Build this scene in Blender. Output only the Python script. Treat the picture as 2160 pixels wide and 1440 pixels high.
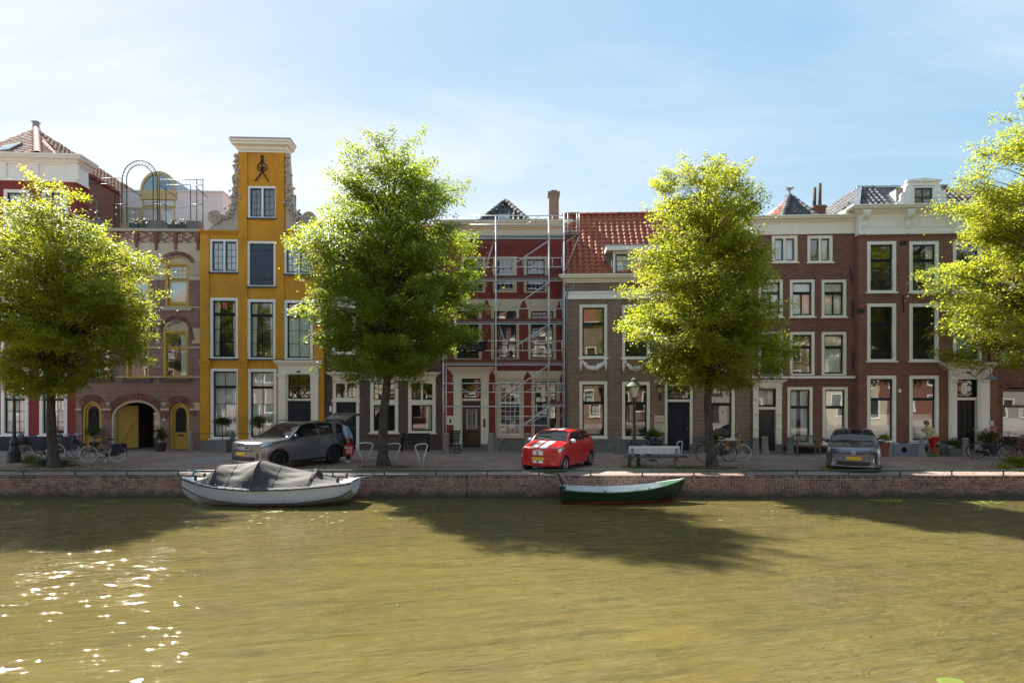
import bpy, bmesh, math, random
from mathutils import Vector, Matrix, noise
random.seed(7)
S = bpy.context.scene
COL = S.collection
for o in list(bpy.data.objects):
    bpy.data.objects.remove(o)
PI = math.pi
# ---------------------------------------------------------------- camera
# street level is z = 0, the camera stands on the opposite quay and looks along +Y
FPX, CX, HY, HC = 1300.0, 1080.0, 839.0, 2.65      # focal length and horizon measured on the photograph
cam_d = bpy.data.cameras.new('camera'); cam = bpy.data.objects.new('camera', cam_d); COL.objects.link(cam)
cam.location = (0, 0, HC); cam.rotation_euler = (PI/2, 0, 0)
cam_d.sensor_width = 36; cam_d.lens = 36*FPX/2160; cam_d.shift_y = (HY-720)/2160
cam_d.clip_start = .1; cam_d.clip_end = 3000
S.camera = cam
# ---------------------------------------------------------------- light
SUN = Vector((-10.4, 11.7, 14.7)).normalized()       # towards the sun: behind the houses, to the left
elev = math.asin(SUN.z); azim = math.atan2(SUN.x, SUN.y)
w = bpy.data.worlds.new('World'); S.world = w; w.use_nodes = True
nt = w.node_tree; N = nt.nodes; L = nt.links; N.clear()
def wn(t, **k):
    n = N.new(t)
    for a, b in k.items(): setattr(n, a, b)
    return n
out = wn('ShaderNodeOutputWorld'); bg = wn('ShaderNodeBackground'); bg.inputs[1].default_value = 0.057
sky = wn('ShaderNodeTexSky', sky_type='NISHITA', sun_disc=False, sun_elevation=elev, sun_rotation=azim)
sky.air_density = 1.0; sky.dust_density = .25; sky.ozone_density = 1.2
tc = wn('ShaderNodeTexCoord'); sep = wn('ShaderNodeSeparateXYZ'); L.new(tc.outputs['Generated'], sep.inputs[0])
def wm(op, a, b=None, c=None):
    n = wn('ShaderNodeMath', operation=op)
    for i, v in enumerate((a, b, c)):
        if v is None: continue
        if isinstance(v, (int, float)): n.inputs[i].default_value = v
        else: L.new(v, n.inputs[i])
    return n.outputs[0]
CLX, CLY = 6.5, 9.0
SKK, SKS, SKG = 1.7, 1.9, 2.45
zz = wm('ADD', wm('MAXIMUM', sep.outputs[2], 0.0), 0.18)
cmb = wn('ShaderNodeCombineXYZ')
L.new(wm('DIVIDE', sep.outputs[0], zz), cmb.inputs[0]); L.new(wm('DIVIDE', sep.outputs[1], zz), cmb.inputs[1])
def wnoise(scale, loc, rot, sc, detail, rough, dist):
    mp = wn('ShaderNodeMapping'); mp.inputs['Location'].default_value = loc; mp.inputs['Rotation'].default_value = rot; mp.inputs['Scale'].default_value = sc
    L.new(cmb.outputs[0], mp.inputs[0])
    n = wn('ShaderNodeTexNoise'); n.inputs['Scale'].default_value = scale; n.inputs['Detail'].default_value = detail
    n.inputs['Roughness'].default_value = rough; n.inputs['Distortion'].default_value = dist
    L.new(mp.outputs[0], n.inputs['Vector']); return n.outputs['Fac']
def wramp(x, a, b):
    m = wn('ShaderNodeMapRange', interpolation_type='SMOOTHSTEP'); m.inputs[1].default_value = a; m.inputs[2].default_value = b
    L.new(x, m.inputs[0]); return m.outputs[0]
big = wramp(wnoise(.30, (CLX, CLY, 0), (0, 0, .25), (.8, 1.15, 1), 2, .45, .2), .34, .60)
mid = wramp(wnoise(.85, (0.4, 5.3, 0), (0, 0, .35), (.55, 1.3, 1), 10, .60, .5), .30, .72)
wisp = wramp(wnoise(1.7, (7.4, 2.3, 0), (0, 0, .5), (.28, 1.7, 1), 9, .62, .8), .48, .82)
cl = wm('MINIMUM', wm('ADD', wm('MULTIPLY', wm('ADD', wm('MULTIPLY', mid, .95), .10), big), wm('MULTIPLY', wisp, .30)), 1.0)
mixc = wn('ShaderNodeMix', data_type='RGBA'); L.new(wm('MULTIPLY', cl, .95), mixc.inputs[0])
# clouds: sunlit vapour, paler and brighter than the blue behind them
# (the sky's dynamic range is compressed, evenly all round, as the exposure-blended photograph shows it)
dv = wn('ShaderNodeVectorMath', operation='MULTIPLY_ADD'); L.new(sky.outputs[0], dv.inputs[0]); dv.inputs[1].default_value = (1/SKK,)*3; dv.inputs[2].default_value = (1, 1, 1)
dd = wn('ShaderNodeVectorMath', operation='DIVIDE'); L.new(sky.outputs[0], dd.inputs[0]); L.new(dv.outputs[0], dd.inputs[1])
hsv = wn('ShaderNodeHueSaturation'); hsv.inputs['Saturation'].default_value = SKS; hsv.inputs['Value'].default_value = SKG; L.new(dd.outputs[0], hsv.inputs['Color'])
addw = wn('ShaderNodeMix', data_type='RGBA'); addw.inputs[0].default_value = .12; addw.inputs[6].default_value = (3.75, 3.8, 3.9, 1); L.new(hsv.outputs[0], addw.inputs[7])
L.new(hsv.outputs[0], mixc.inputs[6]); L.new(addw.outputs[2], mixc.inputs[7])
L.new(mixc.outputs[2], bg.inputs[0]); L.new(bg.outputs[0], out.inputs[0])
sd = bpy.data.lights.new('sun', 'SUN'); sd.energy = 2.9; sd.angle = math.radians(1.0); sd.color = (1, .95, .87)
sun = bpy.data.objects.new('sun', sd); COL.objects.link(sun); sun.rotation_euler = SUN.to_track_quat('Z', 'Y').to_euler(); sun.location = (-40, 56, 70)
S.render.engine = 'CYCLES'
S.view_settings.view_transform = 'Standard'; S.view_settings.look = 'None'; S.view_settings.gamma = 1
S.view_settings.exposure = 2.38
S.cycles.max_bounces = 8; S.cycles.transparent_max_bounces = 10; S.cycles.diffuse_bounces = 4; S.cycles.glossy_bounces = 4
S.cycles.sample_clamp_indirect = 6; S.cycles.sample_clamp_direct = 0

# ---------------------------------------------------------------- helpers
def at(px, py, Y): return Vector(((px-CX)/FPX*Y, Y, HC-(py-HY)/FPX*Y))
def ground(px, py, z=0.0):
    Y = (HC-z)*FPX/(py-HY); return Vector(((px-CX)/FPX*Y, Y, z))
def tag(o, label=None, cat=None, group=None, kind=None):
    if label: o['label'] = label
    if cat: o['category'] = cat
    if group: o['group'] = group
    if kind: o['kind'] = kind
    return o
def empty(name, loc=(0, 0, 0), rz=0.0, label=None, cat=None, group=None, parent=None):
    o = bpy.data.objects.new(name, None); COL.objects.link(o); o.location = loc; o.rotation_euler = (0, 0, rz); o.empty_display_size = .2
    o.parent = parent
    return tag(o, label, cat, group)
def inst(name, mesh, parent, loc=(0, 0, 0), rot=(0, 0, 0), scale=(1, 1, 1)):
    o = bpy.data.objects.new(name, mesh); COL.objects.link(o); o.parent = parent
    o.location = loc; o.rotation_euler = rot; o.scale = scale; return o
def copy_tree(o, parent=None):
    c = o.copy(); COL.objects.link(c); c.parent = parent
    for ch in o.children: copy_tree(ch, c)
    return c

class MB:
    """collects geometry; build() links it as one mesh object"""
    def __init__(s): s.v = []; s.f = []; s.m = []; s.cm = 0
    def add(s, vs, fs):
        b = len(s.v); s.v += [tuple(p) for p in vs]; s.f += [tuple(i+b for i in f) for f in fs]; s.m += [s.cm]*len(fs); return s
    def quad(s, a, b, c, d): return s.add([a, b, c, d], [(0, 1, 2, 3)])
    def box(s, x0, x1, y0, y1, z0, z1):
        return s.add([(x0, y0, z0), (x1, y0, z0), (x1, y1, z0), (x0, y1, z0), (x0, y0, z1), (x1, y0, z1), (x1, y1, z1), (x0, y1, z1)],
                     [(0, 3, 2, 1), (4, 5, 6, 7), (0, 1, 5, 4), (1, 2, 6, 5), (2, 3, 7, 6), (3, 0, 4, 7)])
    def obox(s, c, ax, ay, az):
        """oriented box: centre and three half-axis vectors"""
        c = Vector(c); ax = Vector(ax); ay = Vector(ay); az = Vector(az)
        vs = [c+i*ax+j*ay+k*az for k in (-1, 1) for i, j in ((-1, -1), (1, -1), (1, 1), (-1, 1))]
        return s.add(vs, [(0, 3, 2, 1), (4, 5, 6, 7), (0, 1, 5, 4), (1, 2, 6, 5), (2, 3, 7, 6), (3, 0, 4, 7)])
    def bar(s, p0, p1, w, h, up=(0, 0, 1)):
        p0 = Vector(p0); p1 = Vector(p1); d = p1-p0; a = d.cross(Vector(up))
        if a.length < 1e-5: a = d.cross(Vector((1, 0, 0)))
        a.normalize(); b = a.cross(d).normalized()
        return s.obox((p0+p1)/2, d/2, a*w/2, b*h/2)
    def tube(s, pts, r, n=6, cap=True, closed=False):
        pts = [Vector(p) for p in pts]; k = len(pts); rs = r if isinstance(r, (list, tuple)) else [r]*k
        vs = []; fs = []; prev = None
        for i, p in enumerate(pts):
            if closed: d = pts[(i+1) % k]-pts[i-1]
            else: d = pts[min(i+1, k-1)]-pts[max(i-1, 0)]
            d.normalize()
            if prev is None:
                a = d.orthogonal().normalized()
            else:
                a = prev-d*prev.dot(d)
                a = a.normalized() if a.length > 1e-6 else d.orthogonal().normalized()
            prev = a; b = d.cross(a)
            for j in range(n):
                t = 2*PI*j/n; vs.append(p+(a*math.cos(t)+b*math.sin(t))*rs[i])
        for i in range(k if closed else k-1):
            i2 = (i+1) % k
            for j in range(n):
                fs.append((i*n+j, i*n+(j+1) % n, i2*n+(j+1) % n, i2*n+j))
        if cap and not closed:
            fs.append(tuple(range(n-1, -1, -1))); fs.append(tuple((k-1)*n+j for j in range(n)))
        return s.add(vs, fs)
    def lathe(s, prof, n=16, c=(0, 0, 0), sx=1, sy=1, cap=True):
        vs = []; fs = []; k = len(prof)
        for r, z in prof:
            for j in range(n):
                t = 2*PI*j/n; vs.append((c[0]+r*sx*math.cos(t), c[1]+r*sy*math.sin(t), c[2]+z))
        for i in range(k-1):
            for j in range(n): fs.append((i*n+j, i*n+(j+1) % n, (i+1)*n+(j+1) % n, (i+1)*n+j))
        if cap: fs.append(tuple(range(n-1, -1, -1))); fs.append(tuple((k-1)*n+j for j in range(n)))
        return s.add(vs, fs)
    def prism(s, poly, y0, y1):
        """polygon in x,z (counter-clockwise seen from -y) extruded along y"""
        k = len(poly); vs = [(x, y0, z) for x, z in poly]+[(x, y1, z) for x, z in poly]
        fs = [tuple(range(k)), tuple(range(2*k-1, k-1, -1))]
        for i in range(k): j = (i+1) % k; fs.append((i, i+k, j+k, j))
        return s.add(vs, fs)
    def profx(s, prof, x0, x1, cap=True):
        """profile in y,z swept along x"""
        k = len(prof); vs = [(x0, y, z) for y, z in prof]+[(x1, y, z) for y, z in prof]
        fs = [(i, i+1, i+1+k, i+k) for i in range(k-1)]
        if cap: fs += [tuple(range(k-1, -1, -1)), tuple(range(k, 2*k)), (k-1, 0, k, 2*k-1)]
        return s.add(vs, fs)
    def grid(s, rows, close_u=False):
        n = len(rows[0]); vs = [p for r in rows for p in r]; fs = []
        for i in range(len(rows)-1):
            for j in range(n if close_u else n-1):
                j2 = (j+1) % n; fs.append((i*n+j, i*n+j2, (i+1)*n+j2, (i+1)*n+j))
        return s.add(vs, fs)
    def sphere(s, c, r, n=10, sc=(1, 1, 1)):
        prof = [(math.sin(PI*i/n), -math.cos(PI*i/n)) for i in range(n+1)]
        vs = []; fs = []
        for a, z in prof:
            for j in range(n): t = 2*PI*j/n; vs.append((c[0]+r*sc[0]*a*math.cos(t), c[1]+r*sc[1]*a*math.sin(t), c[2]+r*sc[2]*z))
        for i in range(n):
            for j in range(n): fs.append((i*n+j, i*n+(j+1) % n, (i+1)*n+(j+1) % n, (i+1)*n+j))
        return s.add(vs, fs)
    def mesh(s, name, mat, smooth=False):
        me = bpy.data.meshes.new(name); me.from_pydata(s.v, [], s.f)
        mats = mat if isinstance(mat, (list, tuple)) else [mat]
        for m in mats: me.materials.append(m)
        if len(mats) > 1: me.polygons.foreach_set('material_index', s.m)
        if smooth: me.polygons.foreach_set('use_smooth', [True]*len(me.polygons))
        me.update()
        if smooth == 'auto': me.set_sharp_from_angle(angle=math.radians(38))
        return me
    def build(s, name, mat, parent=None, smooth=False, loc=(0, 0, 0), rot=(0, 0, 0)):
        return inst(name, s.mesh(name, mat, smooth), parent, loc, rot)
def bx(name, mat, parent, *a): return MB().box(*a).build(name, mat, parent)
def lerp(a, b, t): return a+(b-a)*t
def cr(tab, x):
    """smooth interpolation through a table [(x, v...)] (Catmull-Rom on each column)"""
    n = len(tab)
    if x <= tab[0][0]: return list(tab[0][1:])
    if x >= tab[-1][0]: return list(tab[-1][1:])
    for i in range(n-1):
        if x <= tab[i+1][0]: break
    x0, x1 = tab[i][0], tab[i+1][0]; t = (x-x0)/(x1-x0); h = x1-x0; o = []
    for c in range(1, len(tab[0])):
        p0, p1 = tab[i][c], tab[i+1][c]
        d = (p1-p0)/h
        def sl(k):
            if k <= 0 or k >= n-1: return d
            a = (tab[k][c]-tab[k-1][c])/(tab[k][0]-tab[k-1][0]); b = (tab[k+1][c]-tab[k][c])/(tab[k+1][0]-tab[k][0])
            return 0 if a*b <= 0 else 2*a*b/(a+b)
        m0, m1 = sl(i)*h, sl(i+1)*h
        o.append((2*t**3-3*t*t+1)*p0+(t**3-2*t*t+t)*m0+(-2*t**3+3*t*t)*p1+(t**3-t*t)*m1)
    return o
# ---------------------------------------------------------------- materials
MATS = {}
class NB:
    def __init__(s, name):
        s.m = bpy.data.materials.new(name); s.m.use_nodes = True; s.t = s.m.node_tree; s.t.nodes.clear(); MATS[name] = s.m
        s.out = s.n('ShaderNodeOutputMaterial')
    def n(s, t, **k):
        x = s.t.nodes.new(t)
        for a, b in k.items(): setattr(x, a, b)
        return x
    def l(s, a, b): s.t.links.new(a, b)
    def p(s, col=(.5, .5, .5), rough=.6, metal=0, **k):
        b = s.n('ShaderNodeBsdfPrincipled')
        if isinstance(col, tuple): b.inputs['Base Color'].default_value = (*col[:3], 1)
        else: s.l(col, b.inputs['Base Color'])
        if isinstance(rough, (int, float)): b.inputs['Roughness'].default_value = rough
        else: s.l(rough, b.inputs['Roughness'])
        b.inputs['Metallic'].default_value = metal
        for a, v in k.items(): b.inputs[a.replace('_', ' ')].default_value = v
        s.l(b.outputs[0], s.out.inputs[0]); s.b = b; return b
    def obj(s): return s.n('ShaderNodeTexCoord').outputs['Object']
    def noise(s, vec, scale, detail=4, rough=.55, dist=0, sc=None):
        if sc:
            mp = s.n('ShaderNodeMapping'); mp.inputs['Scale'].default_value = sc; s.l(vec, mp.inputs[0]); vec = mp.outputs[0]
        x = s.n('ShaderNodeTexNoise'); x.inputs['Scale'].default_value = scale; x.inputs['Detail'].default_value = detail
        x.inputs['Roughness'].default_value = rough; x.inputs['Distortion'].default_value = dist
        s.l(vec, x.inputs['Vector']); return x.outputs['Fac']
    def ramp(s, fac, stops):
        r = s.n('ShaderNodeValToRGB'); e = r.color_ramp.elements
        while len(e) < len(stops): e.new(.5)
        for i, (p, c) in enumerate(stops): e[i].position = p; e[i].color = (*c, 1) if len(c) == 3 else c
        s.l(fac, r.inputs[0]); return r.outputs[0]
    def mix(s, fac, a, b, mode='MIX'):
        m = s.n('ShaderNodeMix', data_type='RGBA', blend_type=mode)
        for i, v in ((0, fac), (6, a), (7, b)):
            if isinstance(v, tuple): m.inputs[i].default_value = (*v[:3], 1)
            elif isinstance(v, (int, float)): m.inputs[i].default_value = v
            else: s.l(v, m.inputs[i])
        return m.outputs[2]
    def maprange(s, x, a, b, c, d):
        m = s.n('ShaderNodeMapRange'); s.l(x, m.inputs[0])
        for i, v in enumerate((a, b, c, d)): m.inputs[i+1].default_value = v
        return m.outputs[0]
    def bump(s, h, dist, strength=1):
        b = s.n('ShaderNodeBump'); b.inputs['Strength'].default_value = strength; b.inputs['Distance'].default_value = dist
        s.l(h, b.inputs['Height']); s.l(b.outputs[0], s.b.inputs['Normal']); return b
def paint(name, col, rough=.45, var=.12, scale=2.5, dirt=0.0, bump=.0015, metal=0, **k):
    b = NB(name); o = b.obj(); n = b.noise(o, scale, 6, .6); n2 = b.noise(o, scale*14, 3, .6)
    c = b.mix(1.0, tuple(col), b.ramp(n, [(.25, (1-var,)*3), (.75, (1+var*.6,)*3)]), 'MULTIPLY')
    if dirt:
        st = b.noise(o, 3.0, 5, .6, 0, (3, 3, .35))
        c = b.mix(b.maprange(st, .5, .8, 0, dirt), c, tuple(x*.45 for x in col))
    b.p(c, b.maprange(n2, .3, .7, rough-.06, rough+.08), metal, **k)
    b.bump(n2, bump); return b.m
def brickmat(name, c1, c2, mortar, bw=.21, rh=.062, ms=.008, stain=.35, var=.5, efflo=0):
    b = NB(name); o = b.obj(); sp = b.n('ShaderNodeSeparateXYZ'); b.l(o, sp.inputs[0])
    ad = b.n('ShaderNodeMath', operation='ADD'); b.l(sp.outputs[0], ad.inputs[0]); b.l(sp.outputs[1], ad.inputs[1])
    cb = b.n('ShaderNodeCombineXYZ'); b.l(ad.outputs[0], cb.inputs[0]); b.l(sp.outputs[2], cb.inputs[1])
    t = b.n('ShaderNodeTexBrick'); b.l(cb.outputs[0], t.inputs['Vector'])
    t.inputs['Color1'].default_value = (*c1, 1); t.inputs['Color2'].default_value = (*c2, 1); t.inputs['Mortar'].default_value = (*mortar, 1)
    t.inputs['Scale'].default_value = 1; t.inputs['Mortar Size'].default_value = ms; t.inputs['Mortar Smooth'].default_value = .3
    t.inputs['Brick Width'].default_value = bw; t.inputs['Row Height'].default_value = rh; t.inputs['Bias'].default_value = 0
    n = b.noise(o, .55, 6, .6); n3 = b.noise(o, 11, 4, .7)
    c = b.mix(stain, t.outputs['Color'], b.ramp(n, [(.25, (.35, .33, .33)), (.5, (1, 1, 1)), (.8, (1.5, 1.45, 1.4))]), 'MULTIPLY')
    c = b.mix(var, c, b.ramp(n3, [(.3, (.6, .6, .6)), (.7, (1.35, 1.3, 1.3))]), 'MULTIPLY')
    st = b.noise(o, 1.6, 5, .65, 0, (2.5, 2.5, .3))
    c = b.mix(b.maprange(st, .52, .8, 0, .45), c, (.05, .04, .038))
    if efflo:
        e = b.noise(o, 5, 6, .75); c = b.mix(b.maprange(e, .6, .8, 0, efflo), c, (.5, .45, .42))
    b.p(c, .85); b.bump(t.outputs['Fac'], .006, -.8 if False else .8).invert = True; return b.m
def glassmat(name, tint=(.9, .95, .95), ior=2.4, wob=.0016, scale=.9):
    b = NB(name); o = b.obj()
    g = b.n('ShaderNodeBsdfGlossy'); g.inputs['Roughness'].default_value = .015; g.inputs['Color'].default_value = (.97, .98, 1, 1)
    t = b.n('ShaderNodeBsdfTransparent'); t.inputs['Color'].default_value = (*tint, 1)
    # thin pane: the same reflectance from both sides
    lw = b.n('ShaderNodeLayerWeight'); pw = b.n('ShaderNodeMath', operation='POWER'); b.l(lw.outputs['Facing'], pw.inputs[0]); pw.inputs[1].default_value = 4.0
    r0 = ((ior-1)/(ior+1))**2; ma = b.n('ShaderNodeMath', operation='MULTIPLY_ADD'); b.l(pw.outputs[0], ma.inputs[0]); ma.inputs[1].default_value = 1-r0; ma.inputs[2].default_value = r0; fr = lw
    mx = b.n('ShaderNodeMixShader'); b.l(ma.outputs[0], mx.inputs[0]); b.l(t.outputs[0], mx.inputs[1]); b.l(g.outputs[0], mx.inputs[2])
    n = b.noise(o, scale, 2, .5); bp = b.n('ShaderNodeBump'); bp.inputs['Strength'].default_value = 1; bp.inputs['Distance'].default_value = wob
    b.l(n, bp.inputs['Height']); b.l(bp.outputs[0], g.inputs['Normal']); b.l(bp.outputs[0], fr.inputs['Normal'])
    b.l(mx.outputs[0], b.out.inputs[0]); return b.m
cream = paint('cream_paint', (.80, .76, .64), .4, .06, dirt=.2)
white = paint('white_paint', (.84, .83, .79), .4, .06, dirt=.15)
beige = paint('beige_paint', (.66, .56, .41), .42, .07, dirt=.2)
sandstone = paint('sandstone', (.46, .41, .34), .8, .15, 6, .3, .004)
bluestone = paint('blue_stone', (.16, .16, .155), .75, .22, 5, .35, .004)
greystone = paint('grey_plinth', (.20, .20, .20), .8, .2, 3, .4, .003)
bluegrey = paint('blue_grey_plinth', (.26, .32, .40), .7, .12, 3, .3, .002)
navy_pl = paint('navy_plinth', (.018, .02, .035), .6, .2)
dkgreen = paint('dark_green_paint', (.012, .02, .018), .42, .1, Specular_IOR_Level=.25)
black = paint('black_paint', (.012, .012, .013), .42, .1, Specular_IOR_Level=.25)
iron = paint('wrought_iron', (.016, .015, .015), .5, .2)
navy = paint('navy_door_paint', (.014, .02, .035), .42, .1, Specular_IOR_Level=.25)
slate = paint('slate_blue_paint', (.045, .065, .095), .5, .2, 3, .3)
bluesash = paint('blue_sash_paint', (.03, .05, .10), .35, .1)
yellow = paint('yellow_ochre_paint', (.52, .34, .055), .4, .08)
ochre = paint('ochre_render', (.64, .295, .020), .8, .26, .9, .42, .004)
redpaint = paint('oxblood_paint', (.25, .038, .032), .6, .22, 1.5, .3, .003)
plaster = paint('cream_plaster', (.56, .48, .35), .8, .12, 2, .3, .003)
whitewall = paint('white_render', (.72, .71, .70), .8, .05, 1, .15)
zinc = paint('zinc', (.28, .31, .33), .4, .15, 3, .2, .001, .6)
alu = paint('galvanised_tube', (.62, .64, .66), .42, .1, 4, .15, .0005, .25)
room_m = paint('room_wall', (.22, .19, .15), .9, .3, .8)
curtain_m = NB('curtain_cloth'); _n = curtain_m.noise(curtain_m.obj(), 6, 4)
_d = curtain_m.n('ShaderNodeBsdfDiffuse'); _d.inputs[0].default_value = (.84, .82, .76, 1); _t = curtain_m.n('ShaderNodeBsdfTranslucent'); _t.inputs[0].default_value = (.7, .68, .6, 1)
_mx = curtain_m.n('ShaderNodeMixShader'); _mx.inputs[0].default_value = .12; curtain_m.l(_d.outputs[0], _mx.inputs[1]); curtain_m.l(_t.outputs[0], _mx.inputs[2]); curtain_m.l(_mx.outputs[0], curtain_m.out.inputs[0]); curtain_m = curtain_m.m
glass = glassmat('window_glass')
brick_brown = brickmat('brown_brick', (.14, .076, .054), (.21, .12, .085), (.44, .36, .28), ms=.010)
brick_purple = brickmat('purple_brown_brick', (.085, .052, .048), (.125, .075, .068), (.17, .14, .12))
brick_red = brickmat('red_brown_brick', (.165, .062, .044), (.24, .096, .066), (.22, .17, .14), ms=.006, efflo=.45)
brick_redder = brickmat('red_brick', (.185, .073, .047), (.26, .108, .068), (.24, .18, .145), ms=.006, efflo=.3)
brick_arch = brickmat('arch_house_brick', (.19, .082, .064), (.265, .12, .094), (.42, .36, .30))
brick_red_paint = brickmat('red_painted_brick', (.25, .038, .034), (.28, .046, .04), (.19, .03, .028), ms=.005, stain=.25)
def tilemat(name, c1, c2, c3, spread=.16):
    b = NB(name); o = b.obj(); oi = b.n('ShaderNodeObjectInfo'); g = b.n('ShaderNodeNewGeometry')
    w_ = b.n('ShaderNodeVectorMath', operation='ADD'); b.l(g.outputs['Position'], w_.inputs[0]); w_.inputs[1].default_value = (3.3, 0, 1.7)
    r = b.noise(w_.outputs[0], 2.6, 5, .7); r2 = b.noise(w_.outputs[0], 9, 4, .7); rr = b.n('ShaderNodeMath', operation='ADD'); b.l(r, rr.inputs[0])
    sc = b.maprange(g.outputs['Random Per Island'], 0, 1, -spread, spread); b.l(sc, rr.inputs[1])
    c = b.ramp(rr.outputs[0], [(.3, c3), (.5, c1), (.72, c2)])
    c = b.mix(.5, c, b.ramp(r2, [(.3, (.5, .5, .5)), (.7, (1.4, 1.4, 1.4))]), 'MULTIPLY')
    b.p(c, .75); b.bump(r2, .004); return b.m
tile_red = tilemat('red_clay_tile', (.33, .085, .038), (.42, .13, .06), (.13, .045, .03))
tile_old = tilemat('old_brown_tile', (.24, .085, .05), (.32, .12, .065), (.09, .06, .03))
tile_grey = tilemat('grey_glazed_tile', (.10, .10, .105), (.17, .17, .175), (.045, .045, .05))
tile_dark = tilemat('dark_tile', (.065, .062, .06), (.14, .135, .125), (.03, .03, .03))
# ---------------------------------------------------------------- house kit
voussoir = tilemat('arch_brick', (.20, .075, .055), (.27, .11, .08), (.11, .05, .04))
class House:
    def __init__(s, name, label, xl, Yl, xr, Yr, cat='house', group=None):
        s.A = Vector(((xl-CX)/FPX*Yl, Yl)); B = Vector(((xr-CX)/FPX*Yr, Yr)); s.W = (B-s.A).length; s.e = (B-s.A).normalized(); s.n = Vector((-s.e.y, s.e.x))
        s.root = empty(name, (s.A.x, s.A.y, 0), math.atan2(s.e.y, s.e.x), label, cat, group); s.holes = []
    def uz(s, px, py, v=0.0):
        A = s.A+s.n*v; dx = (px-CX)/FPX
        u = (A.x-A.y*dx)/(s.e.y*dx-s.e.x); t = A.y+u*s.e.y
        return u, HC-(py-HY)/FPX*t
    def R(s, x0, y0, x1, y1, v=0.0):
        xm = (x0+x1)/2; ym = (y0+y1)/2
        return s.uz(x0, ym, v)[0], s.uz(x1, ym, v)[0], s.uz(xm, y1, v)[1], s.uz(xm, y0, v)[1]
    def box(s, name, mat, x0, y0, x1, y1, v0, v1, parent=None):
        u0, u1, z0, z1 = s.R(x0, y0, x1, y1); return bx(name, mat, parent or s.root, u0, u1, v0, v1, z0, z1)
    def local(s, P):
        d = Vector((P[0]-s.A.x, P[1]-s.A.y)); return Vector((d.dot(s.e), d.dot(s.n), P[2]))
    def wall(s, mat, u0, u1, z0, z1, depth, name='wall', reveal=.22, back=True):
        eps = 1e-4; hs = [h for h in s.holes if h[0] < u1-eps and h[1] > u0+eps and h[2] < z1-eps and h[3] > z0+eps]
        us = sorted({round(x, 4) for x in [u0, u1]+[min(max(t, u0), u1) for h in hs for t in h[:2]]})
        zs = sorted({round(x, 4) for x in [z0, z1]+[min(max(t, z0), z1) for h in hs for t in h[2:4]]})
        m = MB()
        for i in range(len(us)-1):
            for j in range(len(zs)-1):
                a, b = (us[i]+us[i+1])/2, (zs[j]+zs[j+1])/2
                if any(h[0] < a < h[1] and h[2] < b < h[3] for h in hs): continue
                m.quad((us[i], 0, zs[j]), (us[i+1], 0, zs[j]), (us[i+1], 0, zs[j+1]), (us[i], 0, zs[j+1]))
        for h in hs:
            a0, a1, b0, b1 = max(h[0], u0), min(h[1], u1), max(h[2], z0), min(h[3], z1); r = reveal
            m.quad((a0, 0, b0), (a0, 0, b1), (a0, r, b1), (a0, r, b0)); m.quad((a1, 0, b0), (a1, r, b0), (a1, r, b1), (a1, 0, b1))
            if h[3] <= z1+eps: m.quad((a0, 0, b1), (a1, 0, b1), (a1, r, b1), (a0, r, b1))
            if h[2] >= z0-eps: m.quad((a0, 0, b0), (a0, r, b0), (a1, r, b0), (a1, 0, b0))
        g = .004
        m.quad((u0+g, 0, z0), (u0+g, 0, z1), (u0+g, depth, z1), (u0+g, depth, z0)); m.quad((u1-g, 0, z0), (u1-g, depth, z0), (u1-g, depth, z1), (u1-g, 0, z1))
        m.quad((u0, depth, z0), (u0, depth, z1), (u1, depth, z1), (u1, depth, z0)); m.quad((u0, 0, z1), (u1, 0, z1), (u1, depth, z1), (u0, depth, z1))
        return m.build(name, mat, s.root)
    def cornice(s, name, mat, x0, y0, x1, y1, proj, ret=0.0, prof=None, parent=None, both=True):
        """moulded horizontal band; its top is the widest step"""
        u0, u1, z0, z1 = s.R(x0, y0, x1, y1); h = z1-z0
        prof = prof or [(0, 0), (.22, 0), (.22, .16), (.38, .22), (.46, .42), (.62, .5), (.84, .56), (.84, .74), (1, .8), (1, 1), (0, 1)]
        m = MB(); k = len(prof)
        rows = []
        for f, t in prof:
            o = f*proj; z = z0+t*h
            rows.append([(u0-o, .1+ret, z), (u0-o, -o, z), (u1+o, -o, z), (u1+o, .1+ret, z)])
        m.grid(rows); m.quad(rows[-2][0], rows[-2][1], rows[-2][2], rows[-2][3])
        return m.build(name, mat, parent or s.root)
PANE = {}
def pane_mesh(wd, ht):
    k = (round(wd, 2), round(ht, 2))
    if k not in PANE: PANE[k] = MB().quad((-wd/2, 0, -ht/2), (wd/2, 0, -ht/2), (wd/2, 0, ht/2), (-wd/2, 0, ht/2)).mesh('pane', glass)
    return PANE[k]
def wavy(m, u0, u1, z0, z1, y, folds, amp, taper=0):
    n = max(4, int(folds*6)); rows = []
    for z, k in ((z0, 1.0), ((z0+z1)/2, .8), (z1, .5)):
        t0 = taper*(1-(z-z0)/(z1-z0)); rows.append([(lerp(u0, u1-t0 if taper > 0 else u1, i/n)-(t0 if taper < 0 else 0)*(1-i/n), y+amp*k*math.sin(2*PI*folds*i/n), z) for i in range(n+1)])
    m.grid(rows)
RW = random.Random(11)
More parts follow.
